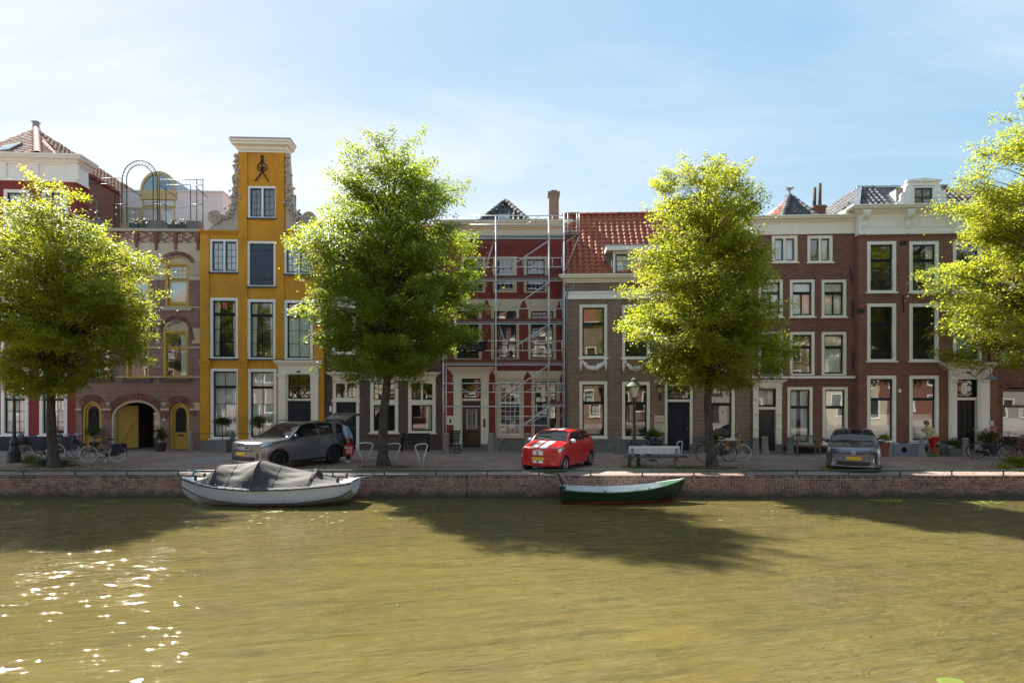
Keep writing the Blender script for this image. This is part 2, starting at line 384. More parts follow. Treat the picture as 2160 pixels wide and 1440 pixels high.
def window(H, x0, y0, x1, y1, rows=((1, 1, 1),), fm=None, sm=None, fw=.12, sw=.05, curtain=None, sill=True, sillm=None, deep=.07, name='window', bw=.024, bm=None, parent=None, hole=True, uz=None, v0=-.015, roomd=1.6, mull=None):
    fm = fm or cream; sm = sm or dkgreen; bm = bm or sm
    u0, u1, z0, z1 = uz or H.R(x0, y0, x1, y1)
    if hole: H.holes.append((u0, u1, z0, z1))
    m = MB(); fb = fw*.55; Y1 = deep+.07
    m.box(u0, u0+fw, v0, Y1, z0, z1); m.box(u1-fw, u1, v0, Y1, z0, z1); m.box(u0+fw, u1-fw, v0+.003, Y1, z1-fw, z1); m.box(u0+fw, u1-fw, v0+.003, Y1, z0, z0+fb)
    if mull: m.box((u0+u1)/2-mull/2, (u0+u1)/2+mull/2, v0+.006, Y1, z0+fb, z1-fw)
    wo = m.build(name, fm, parent or H.root)
    cols = [(u0+fw, u1-fw)] if not mull else [(u0+fw, (u0+u1)/2-mull/2), ((u0+u1)/2+mull/2, u1-fw)]
    sa = MB(); ba = MB(); nb = 0
    for (a0, a1) in cols:
        zt = z1-fw; tot = sum(r[0] for r in rows); Ht = z1-fw-z0-fb
        for q, (fr, nx, ny) in enumerate(rows):
            zb = zt-Ht*fr/tot; yy = deep+(.025 if q else 0)
            sa.box(a0, a0+sw, yy, yy+.045, zb, zt); sa.box(a1-sw, a1, yy, yy+.045, zb, zt); sa.box(a0+sw, a1-sw, yy+.002, yy+.045, zt-sw, zt); sa.box(a0+sw, a1-sw, yy+.002, yy+.045, zb, zb+sw*1.2)
            p0, p1, q0, q1 = a0+sw, a1-sw, zb+sw*1.2, zt-sw
            for i in range(1, nx): c = lerp(p0, p1, i/nx); ba.box(c-bw/2, c+bw/2, yy+.008, yy+.035, q0, q1); nb += 1
            for j in range(1, ny): c = lerp(q0, q1, j/ny); ba.box(p0, p1, yy+.010, yy+.033, c-bw/2, c+bw/2); nb += 1
            for i in range(nx):
                for j in range(ny):
                    wd, ht = (p1-p0)/nx, (q1-q0)/ny
                    inst('pane', pane_mesh(wd, ht), wo, (lerp(p0, p1, (i+.5)/nx), yy+.022, lerp(q0, q1, (j+.5)/ny)), (RW.gauss(0, .006), 0, RW.gauss(0, .008)))
            zt = zb
    sa.build('sash', sm, wo)
    if nb: ba.build('glazing_bars', bm, wo)
    if sill: bx('sill', sillm or fm, wo, u0-.06, u1+.06, -.09, .06, z0-.07, z0-.002)
    a0, a1, b0, b1 = u0+fw*.6, u1-fw*.6, z0+fb*.6, z1-fw*.6; y = deep+.10
    r = MB(); D = y+roomd; e = .5
    r.quad((a0-e, D, b0-.3), (a1+e, D, b0-.3), (a1+e, D, b1+.2), (a0-e, D, b1+.2)); r.quad((a0, y, b0), (a0-e, D, b0-.3), (a0-e, D, b1+.2), (a0, y, b1)); r.quad((a1, y, b0), (a1, y, b1), (a1+e, D, b1+.2), (a1+e, D, b0-.3))
    r.quad((a0, y, b1), (a0-e, D, b1+.2), (a1+e, D, b1+.2), (a1, y, b1)); r.quad((a0, y, b0), (a1, y, b0), (a1+e, D, b0-.3), (a0-e, D, b0-.3)); r.build('room_lining', room_m, wo)
    if curtain:
        c = MB(); wd = a1-a0; yc = y+.03
        if curtain == 'full': wavy(c, a0, a1, b0, b1, yc, wd*7, .022)
        elif curtain == 'sides': wavy(c, a0, a0+wd*.28, b0, b1, yc, 3, .025, .06); wavy(c, a1-wd*.22, a1, b0, b1, yc, 2.5, .025, -.06)
        elif curtain == 'left': wavy(c, a0, a0+wd*.36, b0, b1, yc, 3, .025)
        elif curtain == 'right': wavy(c, a1-wd*.34, a1, b0, b1, yc, 3, .025)
        elif curtain == 'split': wavy(c, a0, a0+wd*.42, b0, b1, yc, 4, .025, .03); wavy(c, a1-wd*.42, a1, b0, b1, yc, 4, .025, -.03)
        elif curtain == 'half': wavy(c, a0, a1, b0, b0+(b1-b0)*.42, yc, 1, .004)
        elif curtain == 'blind': wavy(c, a0, a1, lerp(b0, b1, .12), b1, yc, 1, .003)
        elif curtain == 'toplace': wavy(c, a0, a1, lerp(b0, b1, .66), b1, yc, wd*7, .02)
        c.build('curtain', curtain_m, wo, True)
    return wo
def arc(u0, u1, zs, rise, n=14):
    c = (u0+u1)/2; r = (u1-u0)/2
    return [(c-r*math.cos(PI*i/n), zs+rise*math.sin(PI*i/n)) for i in range(n+1)]
def spandrel(H, mat, u0, u1, zs, rise, parent=None, name='wall', depth=.22, y=0.0):
    """fills the corners above an arched opening, flush with the wall, and lines the arch"""
    a = arc(u0, u1, zs, rise, 18); zt = zs+rise; m = MB()
    for (p, q) in zip(a, a[1:]):
        if p[1] < zt-1e-5 or q[1] < zt-1e-5: m.quad((p[0], y, p[1]), (q[0], y, q[1]), (q[0], y, zt+.0005), (p[0], y, zt+.0005))
        m.quad((p[0], y, p[1]), (p[0], depth, p[1]), (q[0], depth, q[1]), (q[0], y, q[1]))
    return m.build(name, mat, parent or H.root)
def arch_bricks(H, u0, u1, zs, rise, wd, n, mat=None, y0=-.025, y1=.05, parent=None, gap=.12):
    m = MB(); i0 = arc(u0, u1, zs, rise, n); o0 = arc(u0-wd, u1+wd, zs, rise+wd, n)
    for i in range(n):
        def P(L_, t): return (lerp(L_[i][0], L_[i+1][0], t), lerp(L_[i][1], L_[i+1][1], t))
        a, b, c, d = P(i0, gap/2), P(i0, 1-gap/2), P(o0, 1-gap/2), P(o0, gap/2)
        m.prism([a, b, c, d], y0+RW.uniform(-.004, .004), y1)
    return m.build('brick_arch', mat or voussoir, parent or H.root)
def arch_ring(u0, u1, z0, zs, rise, wd, y0, y1, n=16, m=None):
    """door or window frame following an arch, open at the bottom"""
    m = m or MB(); o = [(u0, z0)]+arc(u0, u1, zs, rise, n)+[(u1, z0)]; i_ = [(u0+wd, z0)]+arc(u0+wd, u1-wd, zs, rise-wd, n)+[(u1-wd, z0)]
    for k in range(len(o)-1): m.prism([o[k], i_[k], i_[k+1], o[k+1]][::-1], y0, y1)
    return m
def arch_panel(u0, u1, z0, zs, rise, y0, y1, n=16, m=None):
    m = m or MB(); return m.prism([(u0, z0), (u1, z0)]+arc(u0, u1, zs, rise, n)[::-1], y0, y1)
# --- tiles
def pantile(wd, ln, mat, name='roof_tile', lift=.045, amp=.03):
    m = MB(); n = 7; top = []; 
    def prof(t): return amp*math.sin(2*PI*(t-.12))*(1.0)
    a = [((t/(n-1)-.5)*wd*1.06, -ln*.06, prof(t/(n-1))+lift) for t in range(n)]
    b = [((t/(n-1)-.5)*wd*1.06, ln*1.02, prof(t/(n-1))+.006) for t in range(n)]
    c = [(x, y+.004, z-.022) for x, y, z in a]
    m.grid([a, b]); m.grid([c, a]); return m.mesh(name, mat, 'auto')
def tile_field(parent, P0, U, V, nu, nv, wd, ln, mat, keep=None, indiv=0, stagger=0.0, amp=.03, rank=None):
    """roof tiles from P0 along U (across) and V (up the slope)"""
    U = Vector(U).normalized(); V = Vector(V).normalized(); Nn = U.cross(V).normalized(); M3 = Matrix((U, V, Nn)).transposed()
    me = pantile(wd, ln, mat, amp=amp); eul = M3.to_euler(); spots = []
    for j in range(nv):
        for i in range(nu):
            a = (i+.5+(stagger if j % 2 else 0))*wd; b = j*ln
            if keep and not keep(a, b+ln*.5): continue
            spots.append((a, b))
    if rank: spots.sort(key=rank)
    rest = MB(); base = [v.co.copy() for v in me.vertices]; fs = [tuple(p.vertices) for p in me.polygons]
    for k, (a, b) in enumerate(spots):
        p = Vector(P0)+U*a+V*b+Nn*RW.uniform(-.004, .008)
        if k < indiv:
            o = inst('roof_tile', me, parent, p); o.rotation_euler = (M3 @ Matrix.Rotation(RW.gauss(0, .018), 3, 'Z') @ Matrix.Rotation(RW.gauss(0, .014), 3, 'X')).to_euler()
        else:
            R_ = M3 @ Matrix.Rotation(RW.gauss(0, .018), 3, 'Z'); rest.add([p+R_ @ v for v in base], fs)
    if rest.v:
        o = rest.build('roof_tiles', mat, parent, 'auto'); o['kind'] = 'stuff'
def ridge(parent, p0, p1, mat, r=.11, ln=.34, name='ridge_tiles'):
    p0 = Vector(p0); p1 = Vector(p1); d = p1-p0; n = max(1, int(d.length/ln)); m = MB(); dn = d.normalized()
    s_ = dn.cross(Vector((0, 0, 1)));
    if s_.length < 1e-4: s_ = Vector((1, 0, 0))
    s_.normalize(); up = s_.cross(dn)
    for i in range(n):
        a = p0+d*(i/n)-dn*.03; b = p0+d*((i+1)/n)+dn*.01
        ra, rb = r*1.12, r*.95
        m.grid([[a+(s_*math.cos(t)*ra+up*math.sin(t)*ra) for t in [PI*k/6 for k in range(7)]], [b+(s_*math.cos(t)*rb+up*math.sin(t)*rb) for t in [PI*k/6 for k in range(7)]]])
    return m.build(name, mat, parent, 'auto')
def door(H, x0, y0, x1, y1, mat, panels, frame=None, v=.16, parent=None, name='door', knob=True, uz=None):
    """panelled door leaf; panels as fractions (u0, z0, u1, z1) of the leaf"""
    u0, u1, z0, z1 = uz or H.R(x0, y0, x1, y1); wd, ht = u1-u0, z1-z0
    d = bx(name, mat, parent or H.root, u0, u1, v, v+.06, z0, z1)
    for (a, b, c, e) in panels:
        m = MB(); p0, p1, q0, q1 = u0+wd*a, u0+wd*c, z0+ht*b, z0+ht*e; t = .03
        m.box(p0, p0+t, v-.022, v, q0, q1); m.box(p1-t, p1, v-.022, v, q0, q1); m.box(p0+t, p1-t, v-.020, v, q0, q0+t); m.box(p0+t, p1-t, v-.020, v, q1-t, q1)
        m.box(p0+.07, p1-.07, v-.014, v, q0+.07, q1-.07) if p1-p0 > .2 and q1-q0 > .2 else None
        m.build('panel', mat, d)
    if knob: MB().sphere((u0+wd*.9, v-.05, z0+ht*.45), .035, 8).build('door_knob', MATS['brass'], d, True)
    return d
paint('brass', (.55, .40, .16), .3, .1, metal=.8)
def lettering(text, size, mat, parent, loc, rot=(PI/2, 0, 0), extrude=.003, align='CENTER', name='lettering'):
    cu = bpy.data.curves.new(name, 'FONT'); cu.body = text; cu.size = size; cu.extrude = extrude; cu.align_x = align; cu.align_y = 'CENTER'; cu.materials.append(mat)
    tmp = bpy.data.objects.new('tmp', cu); me = bpy.data.meshes.new_from_object(tmp); bpy.data.objects.remove(tmp); bpy.data.curves.remove(cu)
    return inst(name, me, parent, loc, rot)
# ---------------------------------------------------------------- ground, quay, water
QY, WZ = 20.97, -.75
b = NB('brick_paving'); g = b.n('ShaderNodeNewGeometry'); pos = g.outputs['Position']
t = b.n('ShaderNodeTexBrick'); b.l(pos, t.inputs['Vector'])
t.inputs['Color1'].default_value = (.30, .215, .19, 1); t.inputs['Color2'].default_value = (.40, .29, .255, 1); t.inputs['Mortar'].default_value = (.18, .15, .13, 1)
t.inputs['Scale'].default_value = 1; t.inputs['Brick Width'].default_value = .21; t.inputs['Row Height'].default_value = .09; t.inputs['Mortar Size'].default_value = .006
n1 = b.noise(pos, .5, 6, .65); n2 = b.noise(pos, 7, 5, .7); n3 = b.noise(pos, 1.7, 4, .6, .5)
c = b.mix(.6, t.outputs['Color'], b.ramp(n1, [(.25, (.5, .5, .5)), (.75, (1.6, 1.5, 1.4))]), 'MULTIPLY')
c = b.mix(.6, c, b.ramp(n2, [(.3, (.6, .6, .6)), (.7, (1.4, 1.4, 1.4))]), 'MULTIPLY')
c = b.mix(b.maprange(n3, .55, .75, 0, .4), c, (.20, .14, .09))
b.p(c, .85); b.bump(t.outputs['Fac'], .006).invert = True
tag(MB().quad((-700, QY+.3, 0), (700, QY+.3, 0), (700, 1500, 0), (-700, 1500, 0)).build('street', b.m), kind='structure')
paleb = paint('pale_concrete_paving', (.33, .31, .28), .85, .2, 4, .2)
# pale concrete strip beside the parked car
p0, p1, p2, p3 = ground(345, 972), ground(482, 960), ground(500, 966), ground(430, 977)
tag(MB().quad(*[(p.x, p.y, .004) for p in (p0, p3, p2, p1)]).build('pavement_strip', paleb), kind='structure')
tag(MB().box(-90, 90, 25.9, 25.98, -.05, .006).build('gutter_line', bluestone), kind='structure')
# quay wall: a recessed mortar body with real bricks laid in front of it
mortar = paint('quay_mortar', (.55, .46, .39), .9, .25, 3, .5, .004)
def tideline(mat):
    """algae and damp above the water line"""
    t = mat.node_tree; pb = next(n for n in t.nodes if n.type == 'BSDF_PRINCIPLED'); src = pb.inputs['Base Color'].links[0].from_socket
    g = t.nodes.new('ShaderNodeNewGeometry'); sp = t.nodes.new('ShaderNodeSeparateXYZ'); t.links.new(g.outputs['Position'], sp.inputs[0])
    nz = t.nodes.new('ShaderNodeTexNoise'); nz.inputs['Scale'].default_value = 2.2; nz.inputs['Detail'].default_value = 6; t.links.new(g.outputs['Position'], nz.inputs['Vector'])
    ad = t.nodes.new('ShaderNodeMath'); ad.operation = 'MULTIPLY_ADD'; t.links.new(nz.outputs['Fac'], ad.inputs[0]); ad.inputs[1].default_value = -.42; t.links.new(sp.outputs[2], ad.inputs[2])
    mr = t.nodes.new('ShaderNodeMapRange'); t.links.new(ad.outputs[0], mr.inputs[0]); mr.inputs[1].default_value = -.90; mr.inputs[2].default_value = -.66; mr.inputs[3].default_value = .85; mr.inputs[4].default_value = 0
    mx = t.nodes.new('ShaderNodeMix'); mx.data_type = 'RGBA'; t.links.new(mr.outputs[0], mx.inputs[0]); t.links.new(src, mx.inputs[6]); mx.inputs[7].default_value = (.045, .045, .028, 1); t.links.new(mx.outputs[2], pb.inputs['Base Color'])
qb = tilemat('quay_brick', (.21, .11, .085), (.33, .18, .14), (.085, .05, .042), .26)
tideline(mortar); tideline(qb)
quay = empty('quay_wall', (0, QY, 0), 0, 'low brick quay wall along the far side of the canal', 'wall')
bx('wall_core', mortar, quay, -70, 70, .018, .32, -2.4, -.012)
def brick_mesh(wd, h, d, j, name='brick'):
    m = MB(); e = .006; r = random.Random(j)
    x0, x1 = -wd/2, wd/2
    q = lambda: r.uniform(-.003, .003)
    fr = [(x0+e+q(), 0, e+q()), (x1-e+q(), 0, e+q()), (x1-e+q(), 0, h-e+q()), (x0+e+q(), 0, h-e+q())]; bk = [(x0, e, 0), (x1, e, 0), (x1, e, h), (x0, e, h)]; b2 = [(x, d, z) for x, _, z in bk]
    m.add(fr+bk+b2, [(0, 1, 2, 3)]+[(i, i+4, (i+1) % 4+4, (i+1) % 4) for i in range(4)]+[(i+4, i+8, (i+1) % 4+8, (i+1) % 4+4) for i in range(4)])
    return m.mesh(name, qb)
pitch, rowh = .215, .064
BM = [brick_mesh(.196, .052, .1, k) for k in range(4)]; BH = [brick_mesh(.092, .052, .1, 10+k) for k in range(2)]; BR = [brick_mesh(.054, .098, .1, 20+k) for k in range(3)]
rb = random.Random(5); spots = []
for i in range(-290, 291): spots.append((i*.066+rb.uniform(-.003, .003), -.101, BR[i % 3]))
for r in range(1, 12):
    z = -.105-r*rowh; head = r % 2 == 0; pt = .108 if head else pitch; off = .0 if head else (pitch*.5 if r % 4 == 1 else 0)
    k = int(19.5/pt)
    for i in range(-k, k+1): spots.append((i*pt+off+rb.uniform(-.004, .004), z, (BH[i % 2] if head else BM[i % 4])))
stretch = [s for s in spots if s[2] in BM]; stretch.sort(key=lambda s: abs(s[0])*.35+abs(s[1]+.30)*14)
single = set(id(s) for s in stretch[:300]); rest = MB()
for s in spots:
    dy = rb.uniform(-.004, .006); rz = rb.gauss(0, .01)
    if id(s) in single: inst('brick', s[2], quay, (s[0], dy, s[1]), (0, rb.gauss(0, .006), rz))
    else: rest.add([(v.co.x+s[0], v.co.y+dy, v.co.z+s[1]) for v in s[2].vertices], [tuple(p.vertices) for p in s[2].polygons])
o = rest.build('bricks', qb, quay); o['kind'] = 'stuff'
bx('waterline_ledge', paint('wet_concrete', (.05, .045, .035), .5, .3, 4, .4), quay, -70, 70, -.06, .0, -1.5, WZ+.03)
cop = bx('coping_fill', paint('quay_edge_paving', (.13, .09, .07), .9, .3, 5, .3), quay, -70, 70, .012, .33, -.03, -.002)
bx('expansion_joint', black, quay, ground(981, 1010).x-.012, ground(981, 1010).x+.012, -.014, -.001, -1.0, -.01)
# near bank, the photographer's side
tag(MB().box(-700, 700, -700, 3.6, -2.4, 0).build('near_bank', MATS['brick_paving']), kind='structure')
# canal
b = NB('canal_water'); g = b.n('ShaderNodeNewGeometry'); pos = g.outputs['Position']
bn = b.noise(pos, .16, 5, .6, .4); bn2 = b.noise(pos, .6, 4, .6, .8, (.5, 1.4, 1))
c = b.ramp(bn, [(.32, (.102, .080, .028)), (.55, (.132, .104, .031)), (.72, (.152, .124, .030))])
c = b.mix(b.maprange(bn2, .45, .75, 0, .5), c, (.105, .080, .036))
b.p(c, .02, 0, IOR=1.333, Specular_IOR_Level=.30)
rot = b.n('ShaderNodeMapping'); rot.inputs['Rotation'].default_value = (0, 0, math.radians(-14)); b.l(pos, rot.inputs[0]); rp = rot.outputs[0]
w1 = b.noise(pos, .9, 3, .5, .6, (.6, 1.4, 1)); w2 = b.noise(rp, 2.8, 2, .45, 1.2, (.62, 1.9, 1)); w3 = b.noise(rp, 9, 2, .5, .8, (.7, 1.6, 1))
gust = b.maprange(b.noise(pos, .25, 3, .6, .5), .35, .65, .45, 1.0)
st_ = b.noise(rp, 1.5, 6, .65, .9, (.30, 2.6, 1)); st2 = b.noise(rp, 6.5, 5, .7, .6, (.32, 2.2, 1))
cc_ = b.mix(b.maprange(st_, .44, .66, 0, .65), c, (.066, .058, .022)); cc_ = b.mix(b.maprange(st2, .50, .70, 0, .50), cc_, (.185, .16, .075)); b.l(cc_, b.b.inputs['Base Color'])
a = b.n('ShaderNodeMath', operation='MULTIPLY_ADD'); b.l(w2, a.inputs[0]); a.inputs[1].default_value = .70; b.l(w1, a.inputs[2])
a2 = b.n('ShaderNodeMath', operation='MULTIPLY_ADD'); b.l(w3, a2.inputs[0]); a2.inputs[1].default_value = .06; b.l(a.outputs[0], a2.inputs[2])
a3 = b.n('ShaderNodeMath', operation='MULTIPLY'); b.l(a2.outputs[0], a3.inputs[0]); b.l(gust, a3.inputs[1])
b.bump(a3.outputs[0], .085, 1)
tag(MB().quad((-300, 3.5, WZ), (300, 3.5, WZ), (300, QY+.1, WZ), (-300, QY+.1, WZ)).build('canal_water', b.m), kind='structure')
# green railing
rail_m = paint('green_rail_paint', (.02, .075, .055), .4, .2, 5, .3)
rl = empty('quay_railing', (0, QY+.12, 0), 0, 'low green metal railing along the quay edge', 'railing')
zr = at(1000, 992, QY+.12).z
MB().tube([(x, 0, zr+math.sin(x*.7)*.006) for x in range(-20, 21)], .028, 8).build('top_rail', rail_m, rl, True)
pm = MB().tube([(0, 0, -.05), (0, 0, zr)], .026, 8); pm.box(-.06, .06, -.06, .06, -.01, .012); pm = pm.mesh('post', rail_m)
for i in range(-10, 11):
    inst('post', pm, rl, ((158-CX)/FPX*(QY+.12)+(i+9)*1.765, 0, 0))
# ================================================================ house 1: red painted, hipped tile roof
def hole_z(H, y): return H.uz(CX, y)[1]
H = House('red_corner_house', 'oxblood red house with tall cream cornice and pyramid roof of brown tiles', -170, 30.6, 160, 31.2)
ge = dict(fm=white, sm=dkgreen, fw=.15)
for (a, c) in ((2, 60), (83, 142), (-80, -22)):
    window(H, a, 775, c, 917, ((1, 3, 2), (1.15, 3, 3)), curtain='full' if a != 83 else 'blind', **ge)
    window(H, a, 660, c, 750, ((1, 3, 2), (1.2, 3, 2)), curtain='sides', **ge)
    window(H, a, 530, c, 636, ((1, 3, 2), (1.2, 3, 2)), curtain='split', **ge)
    window(H, a+6, 400, c+2, 490, ((1, 3, 2), (1.2, 3, 2)), curtain='blind', **ge)
zt = H.R(0, 300, 160, 345)[2]; zc = H.R(0, 330, 160, 378)
H.wall(brick_red_paint, 0, H.W, 0, zt, 11)
bx('plinth', navy_pl, H.root, 0, H.W-.02, -.03, .1, 0, H.R(0, 917, 100, 950)[3]-.02)
H.cornice('cornice', white, -170, 328, 160, 345, .55, .9)
u0, u1, z0, z1 = H.R(-170, 345, 160, 376)
bx('frieze', white, H.root, 0, H.W+.04, -.06, 1.0, z0, z1)
bx('architrave', white, H.root, -.02, H.W+.10, -.12, 1.0, z0-.12, z0)
for x in (-2, 66, 150): a = H.uz(x, 360)[0]; bx('frieze_block', white, H.root, a, a+.42, -.13, .0, z0+.002, z1-.002)
# roof: two visible slopes meeting in a hip that runs down towards the street
def roofpt(px, py, v): u, z = H.uz(px, py, v); return Vector((u, v, z))
ap = roofpt(76, 272, 6.0); e0 = roofpt(-150, 326, 3.0); e1 = roofpt(79, 329, .1); e2 = roofpt(172, 332, 3.6)
ze = e1.z; e0.z = e2.z = ze
b3 = Vector((H.W+.2, 11, ze)); b4 = Vector((0, 11, ze))
rf = MB().add([ap, e0, e1, e2, b3, b4], [(0, 1, 2), (0, 2, 3), (0, 3, 4), (0, 4, 5), (0, 5, 1)]).build('roof', tile_old, H.root)
def tri_tiles(parent, A, B, C, mat, wd, ln, indiv=0, amp=.03):
    """tiles on the triangle with eave A-B and apex C"""
    U = (B-A); Wd = U.length; U.normalize(); Vv = (C-A)-U*(C-A).dot(U); ht = Vv.length; Vv.normalize(); cx = (C-A).dot(U)
    if U.cross(Vv).z < 0: return
    Nn = U.cross(Vv)
    tile_field(parent, A+Nn*.02, U, Vv, int(Wd/wd)+1, int(ht/ln)+1, wd, ln, mat, lambda a, b: b < ht-.05 and cx*b/ht-.05 < a < Wd-(Wd-cx)*b/ht+.05, indiv, amp=amp)
tri_tiles(rf, e0, e1, ap, tile_old, .26, .32); tri_tiles(rf, e1, e2, ap, tile_old, .26, .32); tri_tiles(rf, e2, b3, ap, tile_old, .26, .32)
ridge(rf, e1+Vector((0, 0, .06)), ap+Vector((0, 0, .06)), tile_red, .2, .42)
MB().box(ap.x-.12, ap.x+.12, ap.y-.12, ap.y+.12, ap.z-.1, ap.z+.35).box(ap.x-.17, ap.x+.17, ap.y-.17, ap.y+.17, ap.z+.35, ap.z+.42).build('roof_vent', zinc, rf)
n_ = (e1-e0).cross(ap-e0).normalized(); c_ = e0*.25+e1*.42+ap*.33; uu = (e1-e0).normalized(); vv = n_.cross(uu)
sk = MB().obox(c_+n_*.12, uu*.62, vv*.45, n_*.08).build('skylight', zinc, rf)
MB().obox(c_+n_*.215, uu*.5, vv*.35, n_*.008).build('pane', glass, sk)
# brick flank above the neighbour
bx('flank_wall', brick_redder, H.root, H.W-.1, H.W+.02, 1.01, 11, 8.5, zt-.25); MB().prism([(0, 0)], 0, 0) if False else None
m = MB(); m.add([(H.W-.2, 1.0, zt-.25), (H.W+.12, 1.0, zt-.25), (H.W+.12, 11, zt-.25), (H.W-2.5, 11, zt+1.2), (H.W-1.2, 1.0, zt+.3)], [(0, 1, 4), (1, 2, 3, 4)]); m.build('flank_roof', tile_old, rf)
# ================================================================ house 2: brick house with round arches
H = House('arched_brick_house', 'brown brick house with three ground floor arches and yellow doors and windows', 160, 31.2, 423, 31.4)
# upper windows
yw = dict(fm=yellow, sm=yellow, fw=.11, sw=.06, sill=False)
for (a, c) in ((190, 238), (270, 318), (349, 399)):
    u0, u1, z0, z1 = H.R(a, 541, c, 648); rise = .32
    H.holes.append((u0, u1, z0, z1)); spandrel(H, plaster, u0, u1, z1-rise, rise, name='wall_spandrel')
    arch_bricks(H, u0-.05, u1+.05, z1-rise, rise+.04, .22, 22, gap=.2)
    window(H, 0, 0, 0, 0, ((.85, 4, 3), (1.3, 1, 1), (.18, 1, 1)), curtain='blind', uz=(u0, u1, z0, z1-rise), hole=False, **yw)
    arch_panel(u0, u1, z1-rise, z1-rise, rise-.01, .10, .16).build('tympanum', plaster, H.root)
    bx('sill', sandstone, H.root, u0-.15, u1+.15, -.1, .1, z0-.17, z0-.004)
for (a, c) in ((186, 234), (266, 315), (345, 397)):
    u0, u1, z0, z1 = H.R(a, 680, c, 797); rise = .55
    H.holes.append((u0, u1, z0, z1)); spandrel(H, plaster, u0, u1, z1-rise, rise, name='wall_spandrel')
    arch_bricks(H, u0-.16, u1+.16, z1-rise-.35, rise+.55, .16, 40, y0=-.03, gap=.2)
    window(H, 0, 0, 0, 0, ((.6, 1, 1), (1.15, 1, 1)), curtain='right' if a == 345 else 'full' if a == 186 else None, uz=(u0, u1, z0, z1-rise*.75), hole=False, **yw)
    arch_panel(u0, u1, z1-rise*.75, z1-rise, rise-.01, .11, .16).build('tympanum', plaster, H.root)
    bx('sill', brick_purple, H.root, u0-.15, u1+.15, -.1, .1, z0-.2, z0-.004)
# ground floor arches
A3 = []
for (a, c, top, rs) in ((173, 214, 846, .62), (234, 338, 843, .95), (358, 399, 849, .62)):
    u0, u1, z0, z1 = H.R(a, top, c, 950); z0 = 0
    H.holes.append((u0, u1, z0, z1)); spandrel(H, brick_arch, u0, u1, z1-rs, rs, name='wall_spandrel', depth=.3)
    arch_bricks(H, u0-.02, u1+.02, z1-rs, rs+.02, .34, 26 if c-a < 60 else 46, gap=.22, y0=-.03)
    A3.append((u0, u1, z1, rs))
zb = [H.uz(290, y)[1] for y in (950, 862, 733, 648, 587, 547, 512, 489)]
zpar = H.R(160, 470, 423, 489)[2]
H.wall(brick_arch, 0, H.W, 0, zb[4], 9, reveal=.3)
H.wall(plaster, 0, H.W, zb[4]+.001, zb[6], 9, name='plaster_wall')
H.wall(brick_arch, 0, H.W, zb[6]+.001, zpar, 9, name='parapet_wall')
# pale string courses, cut where openings cross them
def band(H, y0, y1, mat, name='string_course', proj=.035, x0=None, x1=None):
    z0, z1 = H.uz(290, y1)[1], H.uz(290, y0)[1]; zm = (z0+z1)/2
    a, b_ = 0.01 if x0 is None else H.uz(x0, 800)[0], H.W-.01 if x1 is None else H.uz(x1, 800)[0]
    cuts = sorted((h[0]-.02, h[1]+.02) for h in H.holes if h[2] < zm < h[3]); x = a
    for c0, c1 in cuts+[(b_, b_)]:
        if c0 > x+.05 and x < b_: bx(name, mat, H.root, x, min(c0, b_), -proj, .02, z0, z1)
        x = max(x, c1)
for y in ((586, 590), (646, 649), (731, 734), (793, 796), (861, 865)): band(H, *y, plaster)
for (a, c) in ((323, 338), (399, 423), (236, 262)):
    u0, u1, z0, z1 = H.R(a, 692, c, 724); bx('plaster_block', plaster, H.root, u0+.15, u1-.02, -.02, .02, z0, z1)
for (a, c) in ((214, 233), (339, 357), (400, 423), (160, 172)):
    u0, u1, z0, z1 = H.R(a, 849, c, 861); 
    bx('impost_block', plaster, H.root, max(u0, .02), min(u1, H.W-.02), -.022, .02, z0, z1)
for (a, c) in ((240, 268), (320, 347), (401, 422)):
    u0, u1, z0, z1 = H.R(a, 549, c, 585); m = MB()
    for k in range(5):
        x = lerp(u0, u1, (k+.5)/5); m.box(x-.02, x+.02, -.012, .0, z0+.12, z1-.05); m.lathe([(.001, -.012), (.05, -.012), (.05, 0)], 8, (x, 0, z0+.1))
    m.build('fluted_ornament', sandstone, H.root)
zA, zB = H.uz(290, 512)[1], H.uz(290, 490)[1]
u = .05; m = MB(); k = 0
while u < H.W-.2:
    for j in range(6):
        zz0 = zA+(zB-zA)*j/6
        if (k*7+j*3) % 5 < 2: m.box(u+.1*(j % 2), u+.1*(j % 2)+.19, -.014, .01, zz0+.006, zz0+(zB-zA)/6-.006)
    u += .23; k += 1
o = m.build('checkered_bricks', plaster, H.root); o['kind'] = 'stuff'
for x in (247, 289, 330, 371, 418): a = H.uz(x, 500)[0]; MB().box(a-.09, a+.09, -.10, .02, H.uz(x, 512)[1], H.uz(x, 489)[1]-.003).box(a-.06, a+.06, -.06, .02, H.uz(x, 527)[1], H.uz(x, 512)[1]-.003).build('brick_corbel', voussoir, H.root)
bx('coping', sandstone, H.root, 0, H.W-.02, -.14, .35, zpar+.002, zpar+.15)
for x in (205, 330, 411): a = H.uz(x, 480)[0]; bx('coping_pedestal', bluestone, H.root, a-.35, min(a+.35, H.W-.02), -.16, .4, zpar+.152, zpar+.55)
